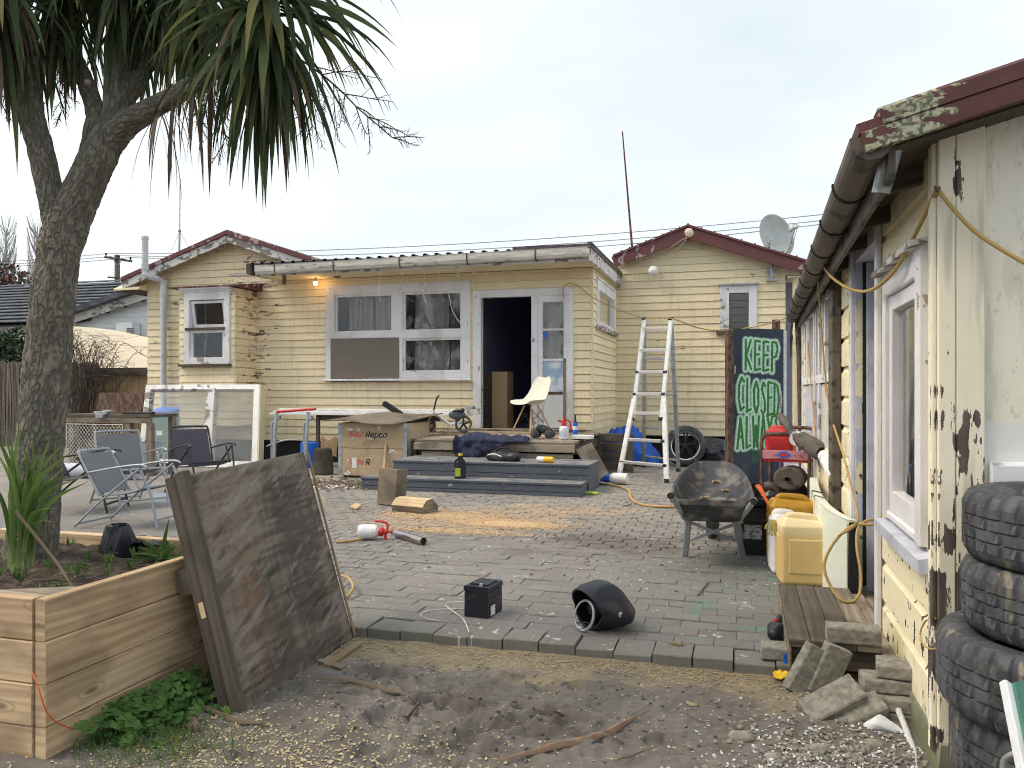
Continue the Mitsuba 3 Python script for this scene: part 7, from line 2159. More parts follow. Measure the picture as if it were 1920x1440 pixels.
for i in range(na + 1):
    q = 2 * PI * i / na
    c_, s_ = math.cos(q), math.sin(q)
    for j, pf_ in enumerate(prof):
        r_ = pf_[0] * (1 + .10 * max(0, s_) ** 2)
        vis = .055 * max(0, math.cos(q - .15)) ** 3 * math.exp(-((pf_[2] - .10) / .09) ** 2)
        ridge = .007 * (1 / (1 + math.exp(-(pf_[2] - .10) * 120))) * (1 if s_ > -.3 else 0)
        p = HC + hs_ * c_ * (r_ * .98 + vis + ridge) + A((0, 0, 1)) * (s_ * (r_ * .94 + ridge) - (.035 * vis / .055 if vis > .01 else 0)) + ha * (pf_[2] - .05 * max(0, s_))
        P[i, j] = (p[0], p[1], max(p[2], .003))
add('shell', grid(P, -.004 if False else .004), 'black_plastic', he, smooth=45)
rim_ = [P[i, 0] for i in range(0, na + 1, 2)]
add('brim', tube(spline(rim_, 90), .006, 7), 'black_plastic', he, smooth=True)
hb = [HC + hs_ * math.cos(q) * .066 + A((0, 0, 1)) * (math.sin(q) * .068 - .028) - ha * (.035 - .02 * math.sin(q)) for q in np.linspace(0, 2 * PI, 14)]
add('head_band', tube(spline(hb, 60), .0050, 8, flat=1.5), 'tube_grey', he, smooth=True)
add('strap', tube(spline([hb[8], HC - ha * .02 + A((0, 0, -.065)), hb[12]], 16), .004, 6), 'black_plastic', he, smooth=True)
add('inner_liner', hull([(HC + ha * .06, .06), (HC + ha * .14, .06)]), 'black', he, smooth=40)
add('knob', xf(lathe([(0, .012), (.014, .010), (.017, 0)], 16), frame(HC + hs_ * .150 + ha * .06 + A((0, 0, -.005)), ha, (0, 0, 1), hs_)), 'galv', he, smooth=35)
add('ratchet', ball(HC - ha * .045 + A((-.01, 0, -.088)), .014, 2, (1.1, .8, .8)), 'galv', he, smooth=True)
pp_ = thing('steel_pipe', 'short bright steel pipe lying on the pavers', 'pipe')
p0_, p1_ = A((-2.622, 5.743, 0.03)), A((-2.289, 5.491, 0.03))
dd = unit(p1_ - p0_)
Mx = np.eye(4); Mx[:3, 0] = unit(np.cross(dd, (0, 0, 1))); Mx[:3, 1] = np.cross(dd, Mx[:3, 0]); Mx[:3, 2] = dd; Mx[:3, 3] = p0_
Lx = float(np.linalg.norm(p1_ - p0_))
add('pipe', xf(lathe([(.027, 0), (.031, 0), (.031, Lx), (.027, Lx), (.027, 0)], 28), Mx), 'chrome_pipe', pp_, smooth=35)
rd = thing('steel_rod', 'thin steel rod lying on the pavers to the right of the helmet', 'rod')
add('rod', tube([(-0.236, 4.553, 0.006), (-0.191, 4.891, 0.006)], .005, 8), 'steel', rd, smooth=40)
cd = thing('white_string', 'thin white cord lying in a loop on the pavers by the battery', 'cord')
add('cord', tube(spline([(-1.356, 4.06, 0.004), (-1.466, 4.051, 0.004), (-1.515, 4.025, 0.004), (-1.528, 3.977, 0.004), (-1.455, 3.879, 0.004), (-1.352, 3.757, 0.004), (-1.245, 3.551, 0.006)], 50), .0028, 5), 'white_wire', cd, smooth=True)
cd2 = thing('white_string', 'second faint white cord curled on the pavers left of the battery', 'cord')
add('cord', tube(spline([(-1.411, 3.938, 0.003), (-1.515, 3.897, 0.003), (-1.581, 3.836, 0.003), (-1.587, 3.772, 0.003), (-1.544, 3.725, 0.003), (-1.447, 3.685, 0.003)], 40), .0018, 5), 'white_wire', cd2, smooth=True)
lg1 = thing('firewood_block', 'grey sawn timber block standing on end by the charcoal steps', 'block')
bq = A((-3.438, 7.389, 0))
add('block', xf(dense(beam((0, 0, 0), (0, 0, .36), .27, .15, .008, up=(0, 1, 0)), .05), RZ(-.35, bq) @ RX(-.10)), 'wood_grey', lg1)
lg2 = thing('firewood_block', 'split block with a fresh pale face lying beside the grey one', 'block')
bq = A((-3.018, 6.989, 0))
M2 = RZ(-.25, bq)
add('block', xf(extr([(-.10, 0), (.11, 0), (.13, .06), (.05, .125), (-.02, .13), (-.12, .05)], (-.19, .03, 0), (.19, .03, 0)), M2), 'wood_grey', lg2)
add('split_face', xf(extr([(.128, .065), (.06, .128), (.065, .133), (.133, .07)], (-.185, .03, 0), (.185, .03, 0)), M2), 'wood_split', lg2)
add('split_face', xf(extr([(.05, .1265), (-.02, .1315), (-.02, .136), (.05, .131)], (-.185, .03, 0), (.185, .03, 0)), M2), 'wood_split', lg2)
ch = thing('wood_chip', 'small pale wood chunk on the pavers left of the blocks', 'chunk')
add('chunk', xf(rough(hull([((-.05, 0, .02), .015), ((.05, .01, .03), .015), ((0, .04, .05), .01), ((.02, -.03, .01), .01)]), .01, 20, 1), TR(*(-3.629, 6.99, 0))), 'wood_split', ch, smooth=20)


# ------------------------------------------------------------------ things on the house
lb = thing('light_bulb', 'lit bare bulb hanging from the soffit at the left end of the middle roof', 'lamp')
lp = A((-6.607, 11.35, 2.909))
g = ball(lp, .036, 3)
scene['light_bulb__globe'] = mikit.ply((g[0], g[1]), 'mat_white_plastic', smooth=True, emitter={'type': 'area', 'radiance': {'type': 'rgb', 'value': [5, 2.7, 0.95]}})
taken.add('light_bulb__globe')
add('holder', lathe([(.02, .03), (.022, .07), (.012, .08), (.012, .12), (.035, .125), (.035, .14)], 14, TR(*lp)), 'galv', lb, smooth=35)
fy_ = thing('fairy_lights', 'icicle fairy lights dangling from the gutter over the big window', 'lights')
sag_ = [(-5.30, 10.98, 3.0), (-4.6, 11.0, 2.97), (-3.9, 11.05, 2.94), (-3.2, 11.2, 2.80), (-2.7, 11.4, 2.72)]
add('wire', tube(spline(sag_, 50), .003, 5), 'white_wire', fy_, smooth=True)
for x, y, z0, z1 in ((-5.31, 10.98, 3.0, 2.55), (-4.93, 10.99, 2.99, 2.72), (-4.58, 11.0, 2.98, 2.50), (-4.05, 11.03, 2.95, 2.85), (-3.4, 11.1, 2.84, 2.70)):
    pts = spline([(x, y, z0), (x + .015, y, z0 * .6 + z1 * .4), (x - .01, y, z0 * .3 + z1 * .7), (x + .03, y, z1)], 16)
    add('strand', tube(pts, .0032, 5), 'white_wire', fy_, smooth=True)
    for i in range(3, 16, 3):
        add('bulb', ball(pts[i], .010, 1), 'white_plastic', fy_)
cw_ = thing('cable', 'white cable hanging in a curve across the right half of the big window', 'cable')
add('lead', tube(spline([(-4.319, 11.4, 2.655), (-4.3, 11.42, 2.467), (-4.232, 11.45, 2.303), (-4.129, 11.48, 2.163)], 24), .006, 6), 'white_wire', cw_, smooth=True)
rl2 = thing('clothesline', 'brown cord running from the door frame past the ladder top to the shed eave', 'cord')
add('cord', tube(spline([(-2.542, 11.5, 2.542), (-2.53, 11.48, 2.729), (-2.362, 11.45, 2.743), (-2.072, 11.478, 2.523), (-1.688, 11.277, 2.335), (-1.327, 11.237, 2.2), (-0.9, 10.673, 2.13), (-0.62, 10.859, 2.032), (-0.382, 11.032, 1.99), (-0.069, 11.019, 1.989), (0.335, 10.824, 2.042), (0.611, 9.967, 2.072)], 90), .008, 6), 'rope', rl2, smooth=True)
gl = thing('globe_light', 'white globe light on the right gable wall', 'lamp')
gc = A((-1.443, 13.6, 3.218))
add('globe', ball(gc, .085, 3), 'white_plastic', gl, smooth=True)
add('mount', tube([gc + A((0, .06, .02)), gc + A((0, .17, .02))], .03, 10), 'galv', gl, smooth=40)
si = thing('siren', 'round cream siren box at the peak of the right gable', 'siren')
sc_ = A((-0.834, 13.4, 3.791))
add('drum', xf(lathe([(0, .10), (.04, .10), (.068, .085), (.072, .0), (.06, -.02), (0, -.02)], 24), frame(sc_, (1, 0, 0), (0, 0, 1), (0, -1, 0))), 'tarp_cream', si, smooth=40)
add('wire', [tube(spline([sc_ + A((-.03, 0, -.06)), (-1.029, 13.45, 3.651), (-1.157, 13.5, 3.577)], 12), .004, 5), tube(spline([sc_ + A((-.02, 0, -.05)), (-0.959, 13.45, 3.603), (-1.076, 13.6, 3.545)], 12), .004, 5)], 'white_wire', si, smooth=True)

ds = thing('satellite_dish', 'grey lichen-spotted satellite dish on a wall bracket at the corner of the right gable', 'dish')
dc = A((0.579, 14.228, 3.817))
nrm = unit((.62, -.74, .22))
ux = unit(np.cross((0, 0, 1), nrm)); uy = np.cross(nrm, ux)
nr, na = 12, 48
P = np.zeros((na + 1, nr, 3))
for i in range(na + 1):
    for j in range(nr):
        r_ = .012 + .375 * j / (nr - 1)
        a = 2 * PI * i / na
        P[i, j] = dc + ux * r_ * math.cos(a) * .96 + uy * r_ * 1.04 * math.sin(a) + nrm * (.10 * (r_ / .375) ** 2 - .10)
add('reflector', grid(P, .006), 'dish_grey', ds, smooth=True)
low = dc - uy * .37 + nrm * .0
add('feed_arm', tube(spline([low, low + nrm * .20 + uy * .02, dc + nrm * .42 - uy * .05], 16), .014, 8), 'galv', ds, smooth=True)
ln = dc + nrm * .42 - uy * .03
dn_ = unit(dc - ln)
add('receiver', [tube([ln - dn_ * .08, ln + dn_ * .05], .03, 12), tube([ln + dn_ * .05, ln + dn_ * .085], .045, 12), box(ln[0] - .03, ln[0] + .04, ln[1] - .03, ln[1] + .03, ln[2] - .01, ln[2] + .06)], 'pipe_grey', ds, smooth=40)
add('lead', tube(spline([ln - dn_ * .08, ln + A((-.05, .1, -.35)), low + A((.05, .1, -.15))], 20), .004, 5), 'dark_wire', ds, smooth=True)
mt = A((0.483, 13.72, 3.047))
add('mast', tube([mt + A((0, 0, -.02)), A((mt[0], 13.66, mt[2] + .30)), dc - nrm * .14], .022, 10), 'galv', ds, smooth=True)
add('bracket', [box(mt[0] - .09, mt[0] + .09, 13.70, 13.765, mt[2] - .06, mt[2] - .03), box(mt[0] - .03, mt[0] + .03, 13.69, 13.765, mt[2] - .06, mt[2] + .14), box(mt[0] - .10, mt[0] + .10, 13.74, 13.765, mt[2] + .07, mt[2] + .11)], 'galv', ds)
an = thing('antenna_pole', 'thin rusty antenna pole rising behind the right gable', 'pole')
add('pole', tube([(-1.929, 14.6, 3.711), (-2.117, 14.6, 5.974)], np.linspace(.022, .012, 2), 8), 'roof_red', an, smooth=40)
an2 = thing('antenna_pole', 'thin grey aerial mast rising behind the left gable', 'pole')
b0, b1, b2_ = A((-11.544, 14.2, 4.059)), A((-11.531, 14.2, 4.594)), A((-11.517, 14.2, 5.711))
add('pole', [tube([b0, b1], .022, 8), tube([b1, b2_], .012, 8), ball(b1, .035, 1)], 'galv', an2, smooth=40)
add('stays', [tube([b1, (-11.735, 14.2, 4.182)], .004, 4), tube([b1, (-11.315, 14.2, 4.252)], .004, 4)], 'dark_wire', an2, smooth=True)

# ------------------------------------------------------------------ behind the yard, on the left
fn = thing('paling_fence', 'brown vertical paling fence beside the left corner of the house', 'fence')
x = -12.97
i = 0
while x < -9.9:
    w = R.uniform(.13, .15)
    add('paling', box(x, x + w - .004, 13.2 + (i % 2) * .004, 13.22 + (i % 2) * .004, .02, 1.50 + R.uniform(-.01, .02), .002), 'wood_fence', fn)
    x += w
    i += 1
add('cap_rail', box(-13.038, -9.9, 13.13, 13.26, 1.50, 1.64), 'wood_dark', fn)
bf_ = thing('brush_fence', 'grey brushwood screen fence behind the cabbage tree', 'fence')
bs = []
rb_ = random.Random(9)
x0, x1 = -17.5, -12.875
for i in range(2600):
    x = rb_.uniform(x0, x1)
    y = 13.3 + rb_.gauss(0, .03)
    h = 1.78 - .012 * (x - x0) + rb_.gauss(0, .03)
    bs.append(extr([(-.012, -.006), (.012, -.006), (0, .01)], (x, y, .0), (x + rb_.gauss(0, .05), y + rb_.gauss(0, .02), h), up=(0, 1, 0), caps=False))
add('brush', bs, 'brushwood', bf_, kind='stuff')
add('backing', box(x0, x1, 13.34, 13.36, 0, 1.70, 0), 'brushwood', bf_)
for z in (.45, .85, 1.25, 1.55):
    add('tie_wire', [tube(spline([(x0, 13.25, z), (-15, 13.25, z + .01), (x1, 13.25, z)], 20), .008, 5)], 'dark_wire', bf_, smooth=True)
bb2 = thing('bare_shrub', 'leafless brown shrub with arching twigs in front of the paling fence', 'shrub')
tw_ = []
rt_ = random.Random(4)
cbx = A((-12.626, 12.85, 1.204))
for i in range(70):
    az = rt_.uniform(0, 6.28)
    sp = rt_.uniform(.15, .9) * (1 if i % 3 else 1.7)
    p0 = A((cbx[0] + rt_.gauss(0, .2), 12.85 + rt_.gauss(0, .08), .2))
    top = rt_.uniform(1.2, 2.05)
    dx_ = math.cos(az) * sp
    pts = spline([p0, p0 + A((dx_ * .25, .1 * math.sin(az), top * .55)), p0 + A((dx_ * .8, .2 * math.sin(az), top)), p0 + A((dx_ * 1.5, .3 * math.sin(az), top * rt_.uniform(.75, 1.0)))], 22)
    tw_.append(tube(pts, np.linspace(.012, .004, 22), 4, caps=False))
    for k in range(4):
        j = rt_.randrange(8, 21)
        tw_.append(tube(spline([pts[j], pts[j] + A((rt_.gauss(0, .12), 0, .12)), pts[j] + A((rt_.gauss(0, .3), 0, rt_.uniform(.05, .3)))], 8), np.linspace(.005, .003, 8), 3, caps=False))
add('twigs', tw_, 'twig', bb2, smooth=True, kind='stuff')


def leafcloud(parent, centres, n, size, mat_, seed, name='crown'):
    """Leaf-sized faces spread through a crown made of overlapping clumps."""
    rr = np.random.RandomState(seed)
    V, F, U = [], [], []
    c = np.array([q[:3] for q in centres]); rad = np.array([q[3] for q in centres])
    pick = rr.choice(len(c), n, p=rad ** 2 / np.sum(rad ** 2))
    d = rr.normal(size=(n, 3)); d /= np.linalg.norm(d, axis=1, keepdims=True)
    p = c[pick] + d * (rad[pick] * rr.uniform(.45, 1.0, n) ** .6)[:, None]
    a = rr.normal(size=(n, 3)); a /= np.linalg.norm(a, axis=1, keepdims=True)
    b = np.cross(a, rr.normal(size=(n, 3))); b /= np.linalg.norm(b, axis=1, keepdims=True)
    s = size * rr.uniform(.6, 1.3, n)[:, None]
    V = np.stack([p - a * s, p + b * s * .45, p + a * s, p - b * s * .45], 1).reshape(-1, 3)
    k = np.arange(n)[:, None] * 4
    F = np.vstack([k + [0, 1, 2], k + [0, 2, 3]])
    ids = rr.randint(0, 900, n)
    U = np.stack([np.tile([0, .5, 1, .5], n), np.repeat(ids, 4) + .5], 1)
    return add(name, (V, F, U), mat_, parent, kind='stuff')


sb_ = thing('dark_shrub', 'dense dark glossy shrub rising behind the brush fence at the far left', 'shrub')
rr = random.Random(11)
sc0 = A((-16.229, 14.2, 2.195))
leafcloud(sb_, [(sc0[0] + rr.uniform(-1.6, .35), 14.3 + rr.uniform(-.3, .6), rr.uniform(.7, 2.35), rr.uniform(.3, .55)) for _ in range(26)], 9000, .085, 'bush', 1)
add('stem', tube([(sc0[0] - .4, 14.4, -.1), (sc0[0] - .35, 14.4, 1.4)], .05, 8), 'twig', sb_, smooth=True)
ft2 = thing('flowering_tree', 'dark evergreen tree with pinkish flowers beyond the neighbouring roof', 'tree')
fc = A((-39.616, 34, 7.509))
leafcloud(ft2, [(fc[0] + rr.uniform(-3.5, 1.5), 34 + rr.uniform(-1, 1), rr.uniform(3.6, 8.4), rr.uniform(.6, 1.1)) for _ in range(34)], 9000, .16, 'bush_flower', 2)
add('trunk', tube([(fc[0] - 1, 34, -.1), (fc[0] - 1, 34, 5)], .18, 8), 'twig', ft2, smooth=True)
dt = thing('distant_tree', 'low dark tree tops just above the neighbouring roof ridge', 'tree')
dcn = A((-57.723, 60, 11.677))
leafcloud(dt, [(dcn[0] + rr.uniform(-4.5, 4.5), 60 + rr.uniform(-1, 1), rr.uniform(4.0, 10.2) , rr.uniform(.5, 1.1)) for _ in range(30)], 4200, .22, 'bush_flower', 3)
add('trunk', tube([(dcn[0], 60, -.1), (dcn[0], 60, 7)], .2, 8), 'twig', dt, smooth=True)
for i, (px0, top, lab) in enumerate(((-85.968, 21.486, 'bare pale poplar at the far left edge of the sky'), (-81.21, 21.333, 'bare pale poplar just left of the cabbage tree trunk'))):
    po = thing('poplar', lab, 'tree', 'bare poplars on the skyline')
    add('trunk', tube([(px0, 75, -.1), (px0, 75, top - .3)], [.3, .05], 8), 'poplar', po, smooth=True)
    br_ = []
    for k in range(150):
        z = rr.uniform(4, top - 1)
        az = rr.uniform(0, 6.28)
        L_ = (top - z) * .22 + .9
        w = 1.1
        br_.append(tube([(px0, 75, z), (px0 + math.cos(az) * w * .7, 75 + math.sin(az) * w * .7, z + L_), (px0 + math.cos(az) * w, 75 + math.sin(az) * w, z + L_ * 1.9)], [.05, .035, .02], 4, caps=False))
    add('branches', br_, 'poplar', po, smooth=True, kind='stuff')

nh = thing('neighbour_house', 'white weatherboard neighbouring house with a dark tiled roof', 'house')
ny = 20.0
nx1 = -14.0
W_ = lambda px, py: None
e0_, e1_ = A((-20.38, 20, 3.306)), A((-16.952, 20, 4.13))
zb = lambda x: e0_[2] + (e1_[2] - e0_[2]) * (x - e0_[0]) / (e1_[0] - e0_[0])
boards(nh, (e0_[0] - .1, ny, 0), (1, 0, 0), 6.5, .4, 4.6, .16, (), lambda z: (max(0, (z + .10 - e0_[2]) / ((e1_[2] - e0_[2]) / (e1_[0] - e0_[0])) - .3), 6.5), 'neighbour_white')
add('barge_board', beam(e0_ + A((-.6, -.3, zb(e0_[0] - .6) - e0_[2])), e1_ + A((2.5, -.3, zb(e1_[0] + 2.5) - e1_[2])), .04, .24), 'peeling', nh)
# roof plane rising to the left-back with courses of tiles
add('roof', grid([[(-42, 19.6, e0_[2] - .05), (-42, 24.6, A((-25.223, 24.5, 5.39))[2] - .05)], [(-20, 19.6, e0_[2] - .05), (-13, 24.6, A((-25.223, 24.5, 5.39))[2] - .05)]], .03), 'slates', nh)
rr0 = A((-16.613, 19.6, 4.039))
courses = []
ridge_z = A((-25.223, 24.5, 5.39))[2]
for k in range(13):
    t0, t1 = k / 13, (k + 1) / 13
    zA, zB = e0_[2] + .02 + (ridge_z - e0_[2]) * t0, e0_[2] + .02 + (ridge_z - e0_[2]) * t1
    yA, yB = 19.55 + 4.95 * t0, 19.55 + 4.95 * t1
    g_ = extr([(0, -.03), (.0, .03), (.02, .03), (.02, -.03)], (-40, yA, zA), (-12, yA, zA))
    courses.append(grid([[(-42, yA - .02, zA + .05), (-42, yB, zB)], [(-21.6 + 9 * t0 * .9, yA - .02, zA + .05 + 0), (-21.6 + 9 * t1 * .9, yB, zB)]], .03))
add('roof', courses, 'slates', nh, label='dark tiled roof of the neighbouring house')
add('roof_edge', beam(e0_ + A((-.7, -.32, zb(e0_[0] - .7) - e0_[2] + .20)), e1_ + A((2.5, -.32, zb(e1_[0] + 2.5) - e1_[2] + .20)), .5, .16), 'slates', nh)
add('roof', grid([[e0_ + A((-.7, -.3, zb(e0_[0] - .7) - e0_[2] + .22)), A((e0_[0] + 2.5, 24.5, ridge_z))], [e1_ + A((2.5, -.3, zb(e1_[0] + 2.5) - e1_[2] + .22)), A((e1_[0] + 3.0, 24.5, ridge_z + .0))]], .03), 'slates', nh)
add('eave_wall', box(-42, e0_[0] - .1, 20.1, 20.2, 0, e0_[2], 0), 'neighbour_white', nh)
ac = add('air_conditioner', box(-18.227, -17.635, 19.62, 19.95, 2.824, 3.247), 'neighbour_white', nh)
add('grille', [box(-17.827, -17.535, 19.60, 19.615, 2.856 + .05 * i, 2.856 + .05 * i + .02) for i in range(5)], 'black', ac)
mq = thing('marquee', 'cream canvas marquee roof and side showing over the paling fence', 'tent')
m0, m1, m2, m3 = A((-17.501, 17, 2.93)), A((-14.081, 17, 2.479)), A((-14.081, 17, 1.63)), A((-17.501, 17, 1.796))
P = [[A(m0) * (1 - u) * (1 - v) + A(m1) * u * (1 - v) + A(m2) * u * v + A(m3) * (1 - u) * v + A((0, -.6 * v + .12 * math.sin(5 * u), .06 * math.sin(4 * u) * (1 - v))) for v in np.linspace(0, 1, 14)] for u in np.linspace(0, 1, 24)]
add('roof', grid(P, -.004 if False else .004), 'tarp_cream', mq, smooth=True)
add('side', grid([[(p[-1][0], p[-1][1], p[-1][2] - 0.0), (p[-1][0] + .02, p[-1][1] + .05, p[-1][2] - .95)] for p in P], .004), 'tarp_cream', mq, smooth=True)
add('pole', [tube([(m0[0], 17, 0), (m0[0], 17, m0[2])], .03, 8), tube([(m1[0], 17, 0), (m1[0], 17, m1[2])], .03, 8)], 'galv', mq, smooth=40)

pp2 = thing('power_pole', 'timber power pole with a crossarm beyond the neighbouring roof', 'pole')
pb, pt = A((-37.063, 40, 7.913)), A((-37.063, 40, 9.563))
add('pole', tube([(pb[0], 40, 0), (pb[0], 40, pt[2] + .05)], [.2, .15], 10), 'wood_grey', pp2, smooth=40)
c0_, c1_ = A((-37.803, 39.8, 9.499)), A((-35.804, 39.8, 9.143))
add('crossarm', beam(c0_, c1_, .12, .13), 'wood_dark', pp2)
add('crossarm', beam((-37.561, 39.8, 8.235), (-36.718, 39.8, 8.168), .10, .10), 'wood_dark', pp2)
add('stay', [beam((-36.473, 39.75, 9.264), (-36.752, 39.75, 8.949), .04, .04), beam((-37.152, 39.75, 9.329), (-36.871, 39.75, 8.955), .04, .04)], 'galv', pp2)
ins = [c0_ + (c1_ - c0_) * t for t in (.04, .52, .96)]
for q in ins:
    add('insulator', lathe([(.03, 0), (.03, .07), (.07, .09), (.07, .16), (.03, .2), (0, .2)], 10, TR(*(q + A((0, 0, .06))))), 'black_plastic', pp2, smooth=40)
pw_ = thing('power_lines', 'power lines crossing the sky behind the house', 'wires')
RB = [A((4.138, 44, 10.408)), A((4.138, 44, 10.102)), A((4.138, 44, 9.908))]
for i, q in enumerate(ins):
    a = q + A((0, 0, .22))
    add('wire', tube([a + (RB[i] - a) * t + A((0, 0, -1.1 * 4 * t * (1 - t) * (.5 + .1 * i))) for t in np.linspace(0, 1.3, 50)], .017, 4, caps=False), 'dark_wire', pw_, smooth=True)
    b = a + A((-30, -6, .5))
    add('wire', tube([a + (b - a) * t + A((0, 0, -3 * t * (1 - t))) for t in np.linspace(0, 1, 20)], .017, 4, caps=False), 'dark_wire', pw_, smooth=True)

# ------------------------------------------------------------------ beyond the gap on the right
hg = thing('roadside_bushes', 'yellow-green bushes along the road beyond the gap between house and shed', 'hedge')
hc = A((3.013, 44, 1.71))
leafcloud(hg, [(hc[0] + rr.uniform(-4, 14), 44 + rr.uniform(-1, 1), rr.uniform(.3, 1.9), rr.uniform(.6, .9)) for _ in range(44)], 9000, .20, 'flax_leaf', 5)
ht2 = thing('distant_bushes', 'dark bushes above the yellow-green ones beyond the gap', 'bush')
leafcloud(ht2, [(hc[0] + rr.uniform(-3, 6), 50 + rr.uniform(-1, 1), rr.uniform(1.0, 2.6), rr.uniform(.5, .8)) for _ in range(20)], 4000, .22, 'bush', 6)
for k in range(2):
    pl_ = thing('service_lead', ('upper', 'lower')[k] + ' black service cable strung from the shed eave to the house corner', 'cable')
    add('lead', tube(spline([(.50, 8.6, 1.85 - .12 * k), (.62, 11.0, 1.78 - .16 * k), (.78, 13.8, 2.05 - .22 * k)], 20), .012, 5), 'dark_wire', pl_, smooth=True)

# trees behind the viewer: the panes show them
for i, (x, y, h, lab) in enumerate(((-5.5, -20, 8.0, 'dark tree mirrored in the left panes of the big window'), (.5, -23, 9.5, 'tall dark tree mirrored in the right panes of the big window'), (8.5, -21, 8.5, 'dark tree mirrored in the doorway sidelight'), (-17, -20, 8.5, 'dark tree mirrored in the bay window panes'))):
    gt_ = thing('garden_tree', lab, 'tree')
    add('trunk', tube(spline([(x, y, -.1), (x + .2, y, 2.5), (x - .3, y, h * .7)], 20), np.linspace(.22, .08, 20), 8), 'bark', gt_, smooth=True)
    for k in range(5):
        az = rr.uniform(0, 6.28)
        add('limb', tube(spline([(x + .1, y, 2 + .4 * k), (x + math.cos(az) * 1.2, y + math.sin(az), 3.4 + .5 * k), (x + math.cos(az) * 2.6, y + math.sin(az) * 2, 4.6 + .6 * k)], 14), np.linspace(.09, .03, 14), 6), 'bark', gt_, smooth=True)
    leafcloud(gt_, [(x + rr.gauss(0, 2.2), y + rr.gauss(0, 1.0), rr.uniform(h * .25, h), rr.uniform(.5, 1.0)) for _ in range(24)], 5000, .13, 'bush', 20 + i)


# ------------------------------------------------------------------ ground
def dz(x, y):
    """Height of the bare earth in front of the paving."""
    p = np.stack([x, y, 0 * x], -1)
    z = -0.046 + 0.026 * (meshkit.fbm(p * 1.1, 3, 3) - .5) + 0.014 * (meshkit.fbm(p * 7.5, 4, 8) - .5)
    mud = np.exp(-((x + 1.1) / .8) ** 2 - ((y - 2.75) / .40) ** 2)
    rid = 1 - np.abs(2 * meshkit.fbm(p * np.array([9, 15, 1]), 4, 21) - 1)
    z = z + mud * (0.072 * (rid - .72) + 0.026 * (meshkit.fbm(p * np.array([34, 44, 1]), 3, 5) - .5))
    for hx, hy, rx, ry, dd in FEET:
        q = np.sqrt(((x - hx) / rx) ** 2 + ((y - hy) / ry) ** 2) + .35 * (meshkit.noise(p * 45, 2) - .5)
        z = z - dd / (1 + np.exp(np.clip((q - 1) * 11, -40, 40))) + dd * .5 * np.exp(-((q - 1.28) / .2) ** 2)
    return z


rf = random.Random(5)
FEET = [(-1.1 + rf.gauss(0, .42), 2.78 + rf.gauss(0, .22), rf.uniform(.045, .10), rf.uniform(.03, .055), rf.uniform(.010, .025)) for _ in range(36)]
gx, gy = np.meshgrid(np.linspace(-3.6, 1.4, 420), np.linspace(.9, 3.56, 260), indexing='ij')
struct('bare_earth', grid(np.stack([gx, gy, dz(gx, gy)], -1)), 'dirt', smooth=True)
gg = []
for x0, x1, y0, y1 in ((-300, 300, -120, .92), (-300, -3.58, .9, 3.6), (1.38, 300, .9, 3.6), (-300, 300, 3.56, 400)):
    gg.append(grid([[(x0, y0, -.12), (x0, y1, -.12)], [(x1, y0, -.12), (x1, y1, -.12)]]))
struct('ground', gg, 'dirt')
# paving: a front course and rows of pavers, joints recessed
pav = tag('paving', None, None, None, 'structure')
add('bed', box(-4.35, .62, 3.52, 14, -.09, -.012, 0), 'soil', 'paving')
count = 0
rest = []
rp = random.Random(3)


def paver(x0, x1, y0, y1, z, tx=0, ty=0, th=.055):
    g = beam((x0, (y0 + y1) / 2, -th / 2), (x1, (y0 + y1) / 2, -th / 2), y1 - y0, th, .004)
    v = g[0].copy()
    v[:, 2] += z + tx * (v[:, 0] - (x0 + x1) / 2) + ty * (v[:, 1] - (y0 + y1) / 2)
    return v, g[1], g[2]


def smallpaver(x0, x1, y0, y1, z):
    c = .005
    v = A([(x0, y0, z - .012), (x1, y0, z - .012), (x1, y1, z - .012), (x0, y1, z - .012), (x0 + c, y0 + c, z), (x1 - c, y0 + c, z), (x1 - c, y1 - c, z), (x0 + c, y1 - c, z)])
    f = A([(4, 5, 6), (4, 6, 7), (0, 1, 5), (0, 5, 4), (1, 2, 6), (1, 6, 5), (2, 3, 7), (2, 7, 6), (3, 0, 4), (3, 4, 7)]).astype(int)
    o = A((rp.uniform(0, 40), rp.uniform(0, 40)))
    return v, f, v[:, :2] - A((x0, y0)) + o


x = -3.3
while x < .16:
    w = .172
    add('paver', paver(x + .003, x + w - .004, 3.49 + rp.uniform(-.012, .010), 3.684, rp.uniform(-.006, .006), rp.uniform(-.03, .03), rp.uniform(-.04, .04)), 'paver', 'paving')
    count += 1
    x += w
y, row = 3.69, 0
RW, RL = .124, .178
while y < 13.7:
    off = (row % 2) * RL / 2 + rp.uniform(-.012, .012)
    lo, hi = (-3.5, .62) if y < 6 else (-4.35, .62)
    x = lo + off - RL
    while x < hi - .05:
        a, b = max(x, lo), min(x + RL, hi)
        fade = min(1, max(0, (6.0 - y) / 1.5))
        if b - a > .03:
            if count < 296 and x > -2.2 - (y - 3.7) * .1:
                add('paver', paver(a + .0013, b - .0013, y + .0013, y + RW - .0015, rp.uniform(-.004, .003), rp.uniform(-.016, .016), rp.uniform(-.018, .018)), 'paver', 'paving')
                count += 1
            else:
                rest.append(smallpaver(a + .0012, b - .0012, y + .0012, y + RW - .0012, rp.uniform(-.003, .002) - .001))
        x += RL
    y += RW
    row += 1
add('paver_field', rest, 'paver', 'paving', kind='stuff')
struct('patio', [box(-30, -4.352, 4.6, 11.6, -.1, -.003, 0), box(-4.352, -3.502, 3.9, 6.0, -.1, -.006, 0), box(-30, -2.1, 11.6, 30, -.1, -.02, 0)], 'paver')
struct('driveway', [grid([[(.622, 4.8, -.02), (.622, 60, -.02)], [(40, 4.8, -.02), (40, 60, -.02)]])], 'gravel_road')


